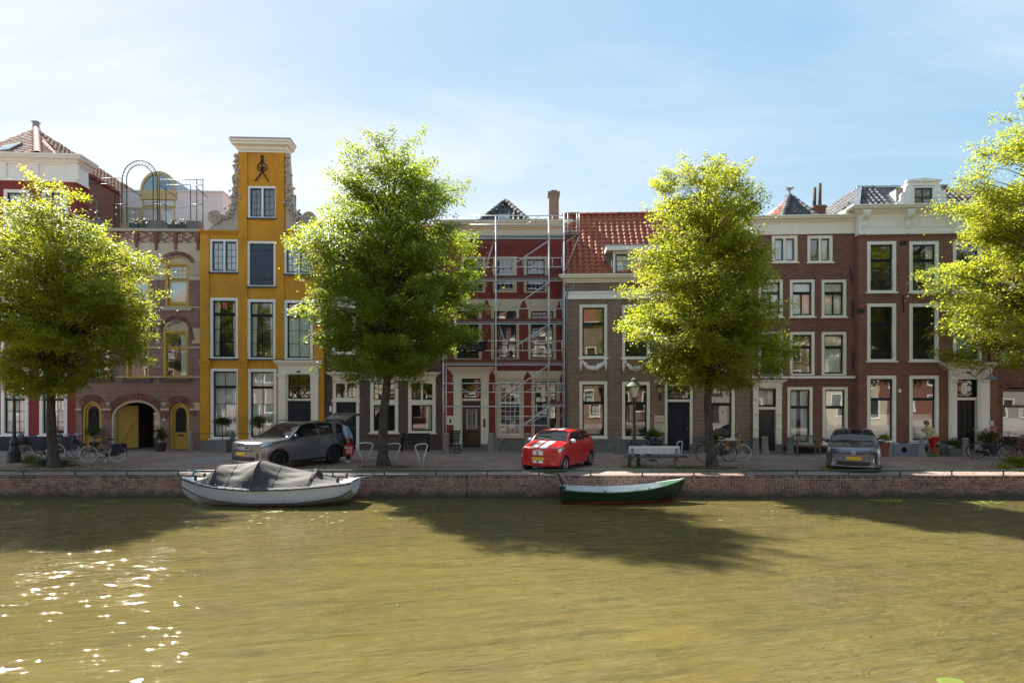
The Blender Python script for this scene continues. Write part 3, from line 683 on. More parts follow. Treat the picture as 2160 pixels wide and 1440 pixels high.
# doors
grille_m = iron
def iron_grille(parent, u0, u1, z0, zs, rise, y):
    m = MB()
    for k in range(5): x = lerp(u0, u1, (k+.5)/5); m.tube([(x, y, z0), (x, y, zs+rise*.6)], .014, 5)
    for k in range(7): z = lerp(z0, zs, (k+.5)/7); m.tube([(u0, y, z), (u1, y, z)], .012, 5)
    c = (u0+u1)/2; m.tube([(c+.16*math.cos(t), y-.02, zs+.02+.16*math.sin(t)) for t in [2*PI*i/14 for i in range(14)]], .025, 5, closed=True)
    for k in range(12):
        a = RW.uniform(0, 2*PI); r = RW.uniform(.05, .2); m.sphere((c+r*math.cos(a), y-.02, zs-.1+r*1.5*math.sin(a)), .03, 5)
    return m.build('iron_grille', grille_m, parent)
for (u0, u1, z1, rs) in (A3[0], A3[2]):
    d = arch_ring(u0, u1, .02, z1-rs, rs, .10, .06, .24).build('arched_door', yellow, H.root)
    arch_panel(u0+.1, u1-.1, .02, z1-rs, rs-.1, .16, .22).build('door_leaf', yellow, d)
    zc0, zc1 = z1-1.5, z1-rs
    arch_panel(u0+.22, u1-.22, zc0, zc1, rs-.24, .13, .155).build('door_pane', black, d)
    iron_grille(d, u0+.22, u1-.22, zc0, zc1, rs-.24, .12)
    bx('letter_box', iron, d, (u0+u1)/2-.16, (u0+u1)/2+.16, .14, .16, zc0-.2, zc0-.12)
    m = MB()
    for k in range(5): x = lerp(u0+.2, u1-.2, k/4); m.box(x-.008, x+.008, .148, .16, .12, zc0-.3)
    m.build('board_joints', ochre, d)
u0, u1, z1, rs = A3[1]
arch_ring(u0, u1, 0, z1-rs, rs, .12, .04, .34).build('gateway_frame', plaster, H.root)
g_ = bx('gateway_leaf', yellow, H.root, u0+.14, u0+.20, .32, 1.55, .05, z1-.35); g_.rotation_euler = (0, 0, 0)
MB().obox((u0+.50, .62, 1.15), (.36, .26, 0), (-.016, .022, 0), (0, 0, 1.1)).build('open_gate', yellow, H.root)
og = H.root.children[-1]; m = MB(); dv = Vector((.36, .26, 0)); nv = Vector((.021, -.029, 0)); c0 = Vector((u0+.50, .62, 1.15))+nv
for s_ in (-1, 1): m.obox(c0+dv*.92*s_, dv*.09, nv*.4, (0, 0, 1.08))
for z in (-1.0, .55, 1.0): m.obox(c0+Vector((0, 0, z))+nv*.03, dv*.83, nv*.4, (0, 0, .08))
a_, b_ = c0-dv*.8+Vector((0, 0, -.9)), c0+dv*.8+Vector((0, 0, .45)); m.bar(a_+nv*.06, b_+nv*.06, .03, .1, nv); m.build('gate_brace', yellow, og)
m = MB(); D = 5; m.quad((u0, .3, 0), (u0, .3, z1), (u0-.2, D, z1), (u0-.2, D, 0)); m.quad((u1, .3, 0), (u1+.2, D, 0), (u1+.2, D, z1), (u1, .3, z1)); m.quad((u0-.2, D, 0), (u0-.2, D, z1), (u1+.2, D, z1), (u1+.2, D, 0)); m.quad((u0, .3, z1), (u1, .3, z1), (u1+.2, D, z1), (u0-.2, D, z1))
m.build('passage_wall', room_m, H.root)
m = MB(); um = lerp(u0, u1, .52); um2 = u1-.15
for x in (um, (um+um2)/2+.05, um2): m.box(x-.03, x+.03, 1.5, 1.56, 0, z1-.2)
for z in (.06, .9, z1-.45): m.box(um, um2, 1.503, 1.555, z-.03, z+.03)
gl = m.build('glazed_screen', black, H.root)
MB().quad((um, 1.53, .05), (um2, 1.53, .05), (um2, 1.53, z1-.3), (um, 1.53, z1-.3)).build('pane', glass, gl)
bx('number_plate', white, H.root, *[H.uz(x, 877)[0] for x in (344, 349)], -.012, 0, H.uz(345, 878)[1], H.uz(345, 873)[1])
bx('rainwater_plaque', white, H.root, *[H.uz(x, 877)[0] for x in (344, 348)], -.012, 0, H.uz(345, 887)[1], H.uz(345, 880)[1])
pale_yellow = paint('pale_yellow_paint', (.55, .44, .20), .5, .08)
# roof terrace: white set-back storey with a round-headed glazed dormer
V = 4.0
def RV(a, b, c, d): return H.R(a, b, c, d, V)
u0, u1, z0, z1 = RV(221, 405, 470, 480); zt0 = zpar
m = MB(); m.box(u0, u1, V, V+5, zt0, z1); m.box(u0-.05, u1+.05, V-.06, V+5, z1+.001, z1+.08); m.build('terrace_storey', whitewall, H.root)
def uv_win(a, b, c, d, name='terrace_window', n=1):
    p0, p1, q0, q1 = RV(a, b, c, d); m = MB(); f = .07
    m.box(p0, p0+f, V-.05, V-.005, q0, q1); m.box(p1-f, p1, V-.05, V-.005, q0, q1); m.box(p0+f, p1-f, V-.047, V-.005, q1-f, q1); m.box(p0+f, p1-f, V-.047, V-.005, q0, q0+f)
    wv = m.build(name, pale_yellow, H.root)
    MB().quad((p0+f, V-.035, q0+f), (p1-f, V-.035, q0+f), (p1-f, V-.035, q1-f), (p0+f, V-.035, q1-f)).build('pane', glass, wv); bx('curtain', curtain_m, wv, p0+f*1.2, lerp(p0, p1, .55), V-.03, V-.012, q0+f*1.2, q1-f*1.2); return wv
for r in ((230, 438, 262, 480), (266, 438, 299, 480), (301, 438, 334, 480), (336, 438, 369, 480), (301, 420, 370, 437)): uv_win(*r)
p0, p1, q0, q1 = RV(298, 364, 373, 403)
bx('dormer_base', pale_yellow, H.root, p0, p1, V-.12, V-.055, RV(0, 405, 10, 419)[2], q0+.02)
rr = (p1-p0)/2; a_ = arc(p0, p1, q0, q1-q0, 18)
dm = arch_ring(p0, p1, q0, q0+.001, q1-q0, .12, V-.12, V+.02).build('round_dormer', pale_yellow, H.root)
arch_panel(p0+.12, p1-.12, q0, q0+.001, q1-q0-.12, V-.06, V-.05).build('pane', glass, dm)
MB().box((p0+p1)/2-.04, (p0+p1)/2+.04, V-.1, V-.02, q0, q1-.1).build('glazing_bars', pale_yellow, dm)
MB().grid([[(x, V-.1, z+.04) for x, z in a_], [(x, V+3, z+.04) for x, z in a_]]).build('vault_roof', zinc, dm, True)
MB().quad((p0, V+2.9, q0), (p1, V+2.9, q0), (p1, V+2.9, q1), (p0, V+2.9, q1)).build('vault_back', zinc, dm)
HA = H; ZPAR = zpar
# ================================================================ house 3: ochre neck-gable house
H = House('ochre_gable_house', 'tall ochre yellow house with neck gable, scrolls and cream cornice on top', 423, 31.0, 683, 31.3)
w2 = dict(fm=white, sm=bluesash, fw=.10, sw=.07, mull=.09, sillm=slate)
window(H, 523, 393, 584, 460, ((1, 2, 4),), **w2)
window(H, 443, 505, 503, 574, ((1, 2, 4),), curtain='full', **w2); window(H, 600, 510, 661, 578, ((1, 2, 4),), curtain='full', **w2)
wl = dict(fm=white, sm=dkgreen, fw=.14, sw=.06, sillm=slate)
window(H, 443, 628, 503, 756, ((.95, 2, 1), (3, 2, 3)), curtain='sides', **wl)
window(H, 522, 631, 582, 757, ((.95, 2, 1), (3, 2, 3)), curtain='sides', **wl)
window(H, 600, 633, 660, 758, ((.95, 2, 1), (3, 2, 3)), curtain='full', **wl)
wl['sillm'] = white
window(H, 444, 777, 505, 924, ((.95, 2, 1), (3, 2, 3)), curtain='full', **wl)
window(H, 523, 778, 583, 925, ((.95, 2, 1), (3, 2, 3)), curtain='full', **wl)
# shutters
u0, u1, z0, z1 = H.R(522, 509, 582, 604); H.holes.append((u0, u1, z0, z1)); m = MB(); f = .11
m.box(u0, u0+f, -.015, .12, z0, z1); m.box(u1-f, u1, -.015, .12, z0, z1); m.box(u0+f, u1-f, -.012, .12, z1-f, z1); m.box(u0+f, u1-f, -.012, .12, z0, z0+f*.5)
sh = m.build('shutter_window', white, H.root); bx('sill', slate, sh, u0-.06, u1+.06, -.09, .05, z0-.07, z0-.002)
cm = (u0+u1)/2
for s_, (a, b_) in enumerate(((u0+f, cm-.006), (cm+.006, u1-f))):
    for k in range(4):
        p, q = lerp(a, b_, k/4)+.004, lerp(a, b_, (k+1)/4)-.004; dz = .10*abs(((k+.5)/4) - (1 if s_ == 0 else 0))**2
        bx('shutter_plank', slate, sh, p, q, .035+RW.uniform(0, .006), .075, z0+f*.5+.01, z1-f-dz)
    for z in (lerp(z0, z1, .17), lerp(z0, z1, .8)): bx('strap_hinge', iron, sh, a if s_ == 0 else b_-.5, a+.5 if s_ == 0 else b_, .018, .034, z-.018, z+.018)
bx('shutter_backing', black, sh, u0+f, u1-f, .09, .11, z0+.05, z1-f)
# door
u0, u1, z0, z1 = H.R(588, 774, 672, 950); z0 = 0; H.holes.append((u0, u1, z0, z1)); dr = H.R(606, 783, 656, 950)
sd_ = MB().box(u0, u0+.36, -.09, .15, 0, z1-.35).box(u1-.36, u1, -.09, .15, 0, z1-.35).box(u0, u1, -.085, .15, z1-.347, z1).box(u0+.36, dr[0], .02, .15, 0, z1-.35).box(dr[1], u1-.36, .02, .15, 0, z1-.35).build('door_surround', cream, H.root)
for a in (u0, u1-.36): bx('pilaster_cap', cream, sd_, a-.04, a+.40, -.12, .0, z1-.50, z1-.352); bx('pilaster_base', cream, sd_, a-.04, a+.40, -.12, .0, 0, .3)
H.cornice('door_cornice', cream, 588, 760, 672, 774, .22, parent=sd_)
zt1 = H.uz(630, 841)[1]; zt0 = H.uz(630, 783)[1]
window(H, 0, 0, 0, 0, ((1, 2, 1),), fm=cream, sm=dkgreen, fw=.03, sw=.05, sill=False, uz=(dr[0]+.002, dr[1]-.002, zt1, z1-.352), hole=False, deep=.1, name='transom_window')
m = MB(); zq = H.uz(630, 817)[1]; mx_ = (dr[0]+dr[1])/2
for a, b_ in ((dr[0]+.08, mx_), (mx_, dr[1]-.08)): m.tube([(a, .07, zt1+.06), (b_, .07, zq)], .016, 5); m.tube([(a, .07, zq), (b_, .07, zt1+.06)], .016, 5)
m.tube([(dr[0]+.06, .07, zq), (dr[1]-.06, .07, zq)], .014, 5); m.build('transom_lattice', black, sd_)
bx('transom_rail', cream, sd_, dr[0], dr[1], .0, .15, zt1-.09, zt1-.002)
door(H, 0, 0, 0, 0, navy, ((.22, .5, .78, .93), (.22, .08, .78, .42)), uz=(dr[0], dr[1], .02, zt1-.092), parent=sd_, v=.12)
bx('door_step', bluestone, sd_, u0-.1, u1+.1, -.3, .16, 0, .12)
bx('nameplate', iron, sd_, mx_-.1, mx_+.1, -.095, -.086, z1-.28, z1-.2)
# walls
zsh = H.uz(550, 490)[1]; ztop = H.uz(552, 322)[1]; uc0, uc1 = H.uz(503, 400)[0], H.uz(604, 400)[0]
H.wall(ochre, 0, H.W, 0, zsh, 10); H.wall(ochre, uc0, uc1, zsh, ztop, .6, name='gable_wall')
bx('plinth', greystone, H.root, 0, u0-.12, -.04, .05, 0, H.uz(480, 928)[1])
zbelt0, zbelt1 = H.uz(550, 774)[1], H.uz(550, 763)[1]
for i, (a, c) in enumerate(((423, 442), (503, 522), (582, 600), (663, 683))):
    u0, u1 = H.uz(a, 700)[0], H.uz(c, 700)[0]; u0 = max(u0, .01); u1 = min(u1, H.W-.01)
    zt = zsh-.16 if i in (0, 3) else ztop-.003
    bx('pilaster', ochre, H.root, u0, u1, -.07, .02, zbelt1+.08 if i < 2 else (H.uz(640, 757)[1] if i == 2 else zbelt1+.08), zt)
    if i < 2:
        bx('pilaster', ochre, H.root, u0, u1, -.07, .02, H.uz(480, 928)[1]+.01, zbelt0-.02)
        MB().box(u0-.05, u1+.05, -.13, .02, zbelt1-.03, zbelt1+.078).box(u0-.02, u1+.02, -.10, .02, zbelt0-.018, zbelt1-.032).build('pilaster_band', ochre, H.root)
for a, c in ((423, 502), (601, 683)): H.cornice('shoulder_moulding', ochre, a+3, 487, c-2, 494, .14)
H.cornice('gable_cornice', cream, 508, 299, 599, 323, .42, .5)
bx('cornice_cap', zinc, H.root, H.uz(496, 300)[0]-.1, H.uz(614, 300)[0]+.1, -.46, .62, H.uz(552, 299)[1]+.002, H.uz(552, 299)[1]+.04)
# scrolled wings with garlands
pts = [(503, 325), (498, 327), (496, 350), (494.5, 376), (491.5, 400), (489, 420), (485, 438), (479, 449), (470, 455), (459, 470), (446, 478), (436, 487), (503, 487)]
gar = [(499, 336), (499, 352), (498.5, 368), (498, 384), (496.5, 400), (496, 414), (494, 428), (491, 440), (486, 452), (479, 461), (471, 459)]
for mir in (0, 1):
    fx = (lambda x: x) if not mir else (lambda x: 1107-x)
    po = [H.uz(fx(x), y+(3 if mir else 0)) for x, y in pts]
    if not mir: po = po[::-1]
    wg = MB().prism(po[::-1] if False else po, -.03, .35).build('gable_wing', sandstone, H.root)
    sc = H.uz(fx(455), 459+(3 if mir else 0)); sg = -1 if not mir else 1
    m = MB(); m.tube([(sc[0], -.12, sc[1]), (sc[0], .3, sc[1])], .36, 20)
    m.tube([(sc[0]+sg*(.33-.27*t)*math.cos(t*2.6*2*PI+.6), -.13, sc[1]+(.33-.27*t)*math.sin(t*2.6*2*PI+.6)) for t in [i/40 for i in range(41)]], .04, 6); m.build('scroll', sandstone, wg, 'auto')
    m = MB(); rg = random.Random(3+mir)
    for (p, q) in zip(gar, gar[1:]):
        for k in range(9):
            t = rg.random(); x = lerp(p[0], q[0], t); y = lerp(p[1], q[1], t); wq = .04+.09*min(1, (y-330)/90)
            u, z = H.uz(fx(x), y+(3 if mir else 0)); m.sphere((u+rg.gauss(0, wq), -.06-rg.random()*.05, z+rg.gauss(0, .06)), rg.uniform(.045, .085), 6)
    for (x, y) in ((499, 330), (498, 378)): u, z = H.uz(fx(x), y); m.tube([(u, -.1, z), (u, .1, z)], .12, 10)
    m.build('garland', sandstone, wg, True)
# forged ornament
m = MB(); cu, cz = H.uz(553.5, 352); y = -.05
def O(px, py): u, z = H.uz(px, py); return (u, y, z)
m.tube([O(553.5, 331), O(553.5, 364)], .035, 6); m.tube([O(554, 363), O(539, 382)], .032, 6); m.tube([O(554, 363), O(567, 383)], .032, 6)
for s_ in (-1, 1):
    m.tube([O(553.5+s_*x, yy) for x, yy in ((0, 341), (5, 346), (10, 351), (10, 357), (5, 361), (2, 357), (4, 353), (6.5, 355))], .026, 6)
    m.tube([O(553.5, 337), O(553.5+s_*4, 340)], .03, 6)
for (x, yy, r) in ((553.5, 331, .08), (553.5, 338, .07), (553.5, 362, .08)): m.sphere(O(x, yy), r, 6)
m.build('forged_ornament', iron, H.root, True)
# roof behind the gable
zr_ = H.uz(552, 385)[1]; c = (uc0+uc1)/2; m = MB(); m.add([(0, .6, zsh), (H.W, .6, zsh), (c, .6, zr_), (0, 10, zsh), (H.W, 10, zsh), (c, 10, zr_)], [(0, 1, 2), (3, 5, 4), (0, 2, 5, 3), (1, 4, 5, 2)])
rf = m.build('roof', tile_old, H.root)
vs = Vector((c-H.W, 0, zr_-zsh)); tile_field(rf, (H.W, .7, zsh), (0, 1, 0), vs, 34, int(vs.length/.32), .26, .32, tile_old)
# ================================================================ house 4: dark brick house behind the middle tree
H = House('dark_brick_house', 'dark purple brown brick house with long cream cornice over door and two windows', 683, 31.5, 934, 31.5)
ws = dict(fm=cream, sm=black, fw=.16, sw=.05, sill=True)
for (a, c, cu_) in ((700, 750, 'sides'), (870, 920, None)): window(H, a, 625, c, 745, ((1, 2, 1), (2.2, 2, 2)), curtain=cu_, **ws); window(H, a, 530, c, 605, ((1, 3, 2), (1.1, 3, 2)), curtain='full', **ws)
window(H, 783, 660, 840, 783, ((1, 2, 1), (2.2, 2, 2)), curtain='blind', fm=white, sm=black, fw=.16, sillm=slate); window(H, 785, 530, 838, 605, ((1, 3, 2), (1.1, 3, 2)), curtain='full', **ws)
sf = H.R(702, 802, 919, 914)
window(H, 781, 802, 840, 912, ((.62, 3, 3),), fm=cream, sm=black, fw=.18, hole=True, mull=.1) if False else None
for (a, c) in ((781, 840), (861, 919)):
    u0, u1, z0, z1 = H.R(a, 802, c, 912); zm = H.uz((a+c)/2, 843)[1]; H.holes.append((u0, u1, z0, z1))
    window(H, 0, 0, 0, 0, ((1, 2, 3),), fm=cream, sm=black, fw=.17, sw=.035, mull=.11, sill=False, hole=False, uz=(u0, u1, zm-.09, z1), bw=.02)
    window(H, 0, 0, 0, 0, ((1, 1, 1),), fm=cream, sm=black, fw=.17, sw=.06, hole=False, uz=(u0, u1, z0, zm-.092), curtain='right' if a == 861 else None)
u0, u1, z0, z1 = H.R(702, 802, 758, 948); z0 = 0; H.holes.append((u0, u1, 0, z1)); zm = H.uz(730, 842)[1]
ds = MB().box(u0, u0+.16, -.02, .2, 0, zm).box(u1-.16, u1, -.02, .2, 0, zm).box(u0-.05, u1+.05, -.06, .2, zm-.13, zm-.003).build('door_surround', cream, H.root)
window(H, 0, 0, 0, 0, ((1, 2, 2),), fm=cream, sm=black, fw=.16, sw=.03, mull=.11, sill=False, hole=False, uz=(u0, u1, zm, z1), name='transom_window')
door(H, 0, 0, 0, 0, navy, ((.14, .52, .86, .95), (.14, .06, .86, .42)), uz=(u0+.16, u1-.16, .02, zm-.132), parent=ds, v=.12)
ztop = H.uz(808, 505)[1]
H.wall(brick_purple, 0, H.W, 0, ztop, 10)
u0, u1, z0, z1 = H.R(702, 786, 919, 802); bx('shop_frieze', cream, H.root, u0, u1, -.05, .0, z0+.001, z0+.28)
H.cornice('shop_cornice', cream, 702, 785, 919, 795, .28)
H.cornice('eaves_cornice', cream, 684, 497, 933, 515, .4)
bx('placard', white, H.root, *[H.uz(x, 860)[0] for x in (695, 700)], -.012, 0, H.uz(697, 868)[1], H.uz(697, 856)[1])
zr_ = ztop+1.9; m = MB(); m.add([(0, 0, ztop), (H.W, 0, ztop), (H.W, 4, zr_), (0, 4, zr_), (0, 9, ztop), (H.W, 9, ztop)], [(0, 1, 2, 3), (3, 2, 5, 4), (0, 3, 4), (1, 5, 2)]); rf = m.build('roof', tile_old, H.root)
tile_field(rf, (0, -.05, ztop+.02), (1, 0, 0), (0, 4, zr_-ztop), int(H.W/.26), 13, .26, .33, tile_old)
# ================================================================ house 5: oxblood house under scaffolding
H = House('oxblood_house', 'oxblood red house with beige cornice and cream door surround, wrapped in scaffolding', 934, 31.4, 1189, 31.2)
w5 = dict(fm=beige, sm=black, fw=.15, sw=.05, sill=False)
for i, (a, c) in enumerate(((972, 1024), (1040, 1090), (1105, 1155))):
    window(H, a, 541, c, 617, ((1, 4, 2), (1.05, 4, 2)), fm=beige, sm=white if i == 1 else black, bm=white, fw=.15, sw=.05, sill=False)
for i, (a, c) in enumerate(((958, 1016), (1036, 1095), (1114, 1173))):
    window(H, a, 650, c, 759, ((1, 2, 1), (2.3, 3, 2)), fm=beige, sm=white if False else black, fw=.15, sw=.05, sill=False)
    u0, u1, z0, z1 = H.R(a, 633, c, 650); MB().prism([(u0-.02, z0+.002), (u1+.02, z0+.002), (u1+.2, z1), (u0-.2, z1)], -.05, .02).build('flared_lintel', beige, H.root)
for i, (a, c) in enumerate(((1047, 1105), (1121, 1181))):
    window(H, a, 797, c, 921, ((1.35, 4, 4), (2, 4, 4)) if i == 0 else ((1.35, 4, 4), (2, 3, 4)), fm=beige, sm=white if i == 0 else black, bm=white if i == 0 else black, fw=.18, sw=.05, sill=True, curtain=None)
    u0, u1, z0, z1 = H.R(a, 782, c, 797); MB().prism([(u0-.03, z0+.1), (u1+.03, z0+.1), (u1+.2, z1), (u0-.2, z1)], -.1, .02).box(u0-.02, u1+.02, -.04, .02, z0+.002, z0+.098).build('flared_lintel', cream, H.root)
u0, u1, z0, z1 = H.R(957, 790, 1031, 950); H.holes.append((u0, u1, 0, z1)); dr = H.R(975, 796, 1014, 949)
sd_ = MB().box(u0, u0+.38, -.10, .15, 0, z1-.2).box(u1-.38, u1, -.10, .15, 0, z1-.2).box(u0-.02, u1+.02, -.105, .15, z1-.198, z1).box(u0+.38, dr[0], .02, .15, 0, z1-.2).box(dr[1], u1-.38, .02, .15, 0, z1-.2).build('door_surround', cream, H.root)
for a in (u0, u1-.38):
    MB().box(a-.03, a+.41, -.13, 0, z1-.34, z1-.202).build('pilaster_cap', cream, sd_); bx('pilaster_base', greystone, sd_, a-.03, a+.41, -.14, 0, .002, .32)
H.cornice('door_cornice', cream, 957, 774, 1031, 790, .3, parent=sd_)
zt1 = H.uz(995, 840)[1]
window(H, 0, 0, 0, 0, ((1, 1, 1),), fm=black, sm=black, fw=.03, sw=.04, sill=False, uz=(dr[0]+.002, dr[1]-.002, zt1, z1-.2), hole=False, deep=.1, name='transom_window')
m = MB(); cx_, cz_ = (dr[0]+dr[1])/2, (zt1+z1-.2)/2
m.tube([(cx_+.36*math.cos(t), .07, cz_+.36*math.sin(t)) for t in [2*PI*i/24 for i in range(24)]], .022, 5, closed=True)
for a in (90, 210, 330): m.tube([(cx_+.36*math.cos(math.radians(a)), .07, cz_+.36*math.sin(math.radians(a))), (cx_+.36*math.cos(math.radians(a+120)), .07, cz_+.36*math.sin(math.radians(a+120)))], .018, 5)
m.build('transom_tracery', black, sd_)
bx('transom_rail', cream, sd_, dr[0], dr[1], .0, .15, zt1-.12, zt1-.002)
d_ = door(H, 0, 0, 0, 0, paint('dark_varnish', (.045, .022, .012), .25, .3), ((.12, .07, .88, .26),), uz=(dr[0], dr[1], .14, zt1-.122), parent=sd_, v=.14)
a0, a1, b0, b1 = dr[0]+.17, dr[1]-.17, 1.05, zt1-.55
bx('door_pane', paint('frosted_glass', (.35, .36, .33), .35, .1), d_, a0, a1, .125, .139, b0, b1)
m = MB()
for k in range(5): x = lerp(a0, a1, k/4); m.tube([(x, .115, b0), (x, .115, b1)], .01, 5)
for s_ in (-1, 1):
    for zc_ in (.25, .5, .75):
        cz_ = lerp(b0, b1, zc_); cxx = (a0+a1)/2
        m.tube([(cxx+s_*(.02+(.16-.10*t)*abs(math.cos(t*4))), .11, cz_+.22*math.sin(t*4.5)) for t in [i/14 for i in range(15)]], .012, 5)
m.build('iron_grille', iron, d_)
bx('door_step', bluestone, sd_, u0-.15, u1+.15, -.5, .16, 0, .13)
u_, z_ = H.uz(950, 886); ip = bx('intercom_panel', cream, H.root, u_-.18, u_+.18, -.03, 0, z_-.23, z_+.23); MB().box(u_-.05, u_+.05, -.036, -.031, z_-.14, z_+.02).box(u_-.05, u_+.05, -.036, -.031, z_+.06, z_+.1).build('intercom_buttons', iron, ip)
u_, z_ = H.uz(1022, 892); MB().box(u_-.05, u_+.05, -.13, -.1, z_-.22, z_+.22).build('doorbell_plate', iron, H.root)
zwall = H.uz(1060, 500)[1]
H.wall(redpaint, 0, H.W, 0, zwall, 10)
H.wall(brick_red_paint, 0, .001, 0, .001, .001, name='brick_patch') if False else None
bx('plinth', greystone, H.root, H.uz(1031, 930)[0]+.05, H.W, -.04, .05, 0, H.uz(1100, 926)[1])
u0, u1, z0, z1 = H.R(934, 484, 1189, 500); bx('frieze', beige, H.root, 0, H.W, -.06, .3, z0+.002, z1)
H.cornice('cornice', beige, 936, 470, 1187, 486, .48, 3)
bx('gutter_lead', zinc, H.root, -.4, H.W+.42, -.5, .5, H.uz(1060, 470)[1]+.003, H.uz(1060, 470)[1]+.035)
def RP(px, py, v): u, z = H.uz(px, py, v); return Vector((u, v, z))
v0, v1 = 1.2, 3.2; e0 = RP(1004, 476, v0); e1 = RP(1124, 476, v0); ap = RP(1066, 428, v1); ba, bb = Vector((e0.x, 9, e0.z)), Vector((e1.x, 9, e1.z)); ar = Vector((ap.x, 9, ap.z))
rf = MB().add([e0, e1, ap, ba, bb, ar], [(0, 1, 2), (0, 2, 5, 3), (1, 4, 5, 2)]).build('roof', tile_dark, H.root)
tri_tiles(rf, e0, e1, ap, tile_dark, .27, .30, 300, .04)
ridge(rf, e0+Vector((0, -.03, .05)), ap+Vector((0, -.03, .08)), tile_dark, .15, .34); ridge(rf, e1+Vector((0, -.03, .05)), ap+Vector((0, -.03, .08)), tile_dark, .15, .34)
c_ = RP(1064, 463, v0-.12); sk = MB().box(c_.x-.3, c_.x+.3, v0-.2, v0+1, c_.z-.25, c_.z+.25).build('roof_hatch', zinc, rf); MB().quad((c_.x-.24, v0-.205, c_.z-.19), (c_.x+.24, v0-.205, c_.z-.19), (c_.x+.24, v0-.205, c_.z+.19), (c_.x-.24, v0-.205, c_.z+.19)).build('pane', glass, sk)
u0, u1, z0, z1 = H.R(1158, 404, 1179, 478, 3.0); ch = MB().box(u0, u1, 3, 3.8, z0-.6, z1).build('chimney', brick_brown, rf); MB().box(u0-.06, u1+.06, 2.94, 3.86, z1-.12, z1-.002).box(u0+.1, u1-.1, 3.1, 3.7, z1+.002, z1+.12).build('chimney_cap', brick_brown, ch)
HS = H
# ================================================================ house 6: wide low house with big red tile roof
H = House('red_roof_house', 'wide brown brick house with steep red pantile roof and plaster garlands', 1192, 30.2, 1586, 29.75)
w6 = dict(fm=cream, sm=dkgreen, fw=.15, sw=.07, sill=True)
for i, (a, c) in enumerate(((1222, 1281), (1312, 1371), (1402, 1461), (1492, 1551))):
    window(H, a, 642+i*1.2, c, 754+i, ((1, 1, 1), (1.95, 1, 1)), curtain=(None, None, 'full', None)[i], sillm=white, **w6)
    u0, u1, z0, z1 = H.R(a+3, 757+i, c-3, 780+i); m = MB(); rg = random.Random(i)
    for t in [k/26 for k in range(27)]:
        x = lerp(u0+.06, u1-.06, t); z = z1-.1-.36*(1-(2*t-1)**2); r = .055+.05*(1-(2*t-1)**2)
        for q in range(3): m.sphere((x+rg.gauss(0, .02), -.03-rg.random()*.03, z+rg.gauss(0, .03)), r*rg.uniform(.6, .95), 6)
    for x in (u0, u1):
        for q, (dz, r) in enumerate(((0, .09), (-.12, .06), (-.22, .085), (-.34, .08), (-.46, .06), (-.54, .035))): m.sphere((x, -.03, z1+dz), r, 7)
    m.build('plaster_garland', white, H.root, True)
window(H, 1222, 804, 1281, 922, ((1, 1, 1), (1.75, 1, 1)), **w6)
window(H, 1312, 805, 1371, 923, ((1, 1, 1), (1.75, 1, 1)), **w6)
window(H, 1491, 807, 1550, 925, ((1, 1, 1), (1.75, 1, 1)), **w6)
u0, u1, z0, z1 = H.R(1402, 806, 1461, 953); H.holes.append((u0, u1, 0, z1)); zt1 = H.uz(1432, 842)[1]
ds = MB().box(u0, u0+.13, -.02, .2, 0, z1).box(u1-.13, u1, -.02, .2, 0, z1).box(u0+.13, u1-.13, -.016, .2, z1-.16, z1).box(u0+.13, u1-.13, -.016, .2, zt1-.12, zt1).build('door_surround', cream, H.root)
for a in (u0, u1-.13): bx('frame_base', greystone, ds, a-.03, a+.16, -.05, .1, .001, .42)
window(H, 0, 0, 0, 0, ((1, 7, 4),), fm=dkgreen, sm=dkgreen, fw=.02, sw=.05, sill=False, hole=False, uz=(u0+.13, u1-.13, zt1+.001, z1-.162), name='transom_window', bw=.012, deep=.1)
door(H, 0, 0, 0, 0, navy, ((.2, .52, .8, .93), (.2, .38, .8, .48), (.2, .06, .8, .34)), uz=(u0+.13, u1-.13, .1, zt1-.122), parent=ds, v=.12)
bx('door_step', bluestone, ds, u0-.1, u1+.1, -.35, .2, 0, .1)
zwall = H.uz(1390, 592)[1]; zpl = H.uz(1390, 924)[1]
H.wall(brick_brown, 0, H.W, 0, zwall, 8)
for (a, b_) in ((1193, 1221), (1282, 1311), (1372, 1401), (1462, 1490), (1551, 1585)):
    p, q = H.uz(a, 800)[0]+.02, H.uz(b_, 800)[0]-.02
    bx('brick_pilaster', brick_brown, H.root, p, q, -.05, .01, zpl+.02, H.uz(1390, 634)[1])
    bx('plinth', greystone, H.root, p-.02, q+.02 if b_ < 1500 else H.W-.01, -.09, .01, 0, zpl)
for (a, b_) in ((1221, 1282), (1311, 1372), (1490, 1551)): bx('plinth', greystone, H.root, H.uz(a, 800)[0]+.002, H.uz(b_, 800)[0]-.002, -.06, .01, 0, zpl-.08)
bx('string_course', white, H.root, .01, H.W-.01, -.09, .02, H.uz(1390, 630)[1], H.uz(1390, 618)[1]); bx('string_course_cap', white, H.root, .01, H.W-.01, -.13, .02, H.uz(1390, 618)[1]+.002, H.uz(1390, 616)[1]+.05)
H.cornice('eaves_gutter', cream, 1194, 579, 1584, 595, .36)
for i, (x, y) in enumerate(((1297, 658),)): u_, z_ = H.uz(x, y); MB().lathe([(.001, -.03), (.15, -.03), (.16, 0)], 16).build('round_vent', iron, H.root, True, (u_, 0, z_), (PI/2, 0, 0))
for (x, y) in ((1477, 809), (1569, 811)): u_, z_ = H.uz(x, y); bx('vent_grille', iron, H.root, u_-.11, u_+.11, -.065, -.04, z_-.11, z_+.11)
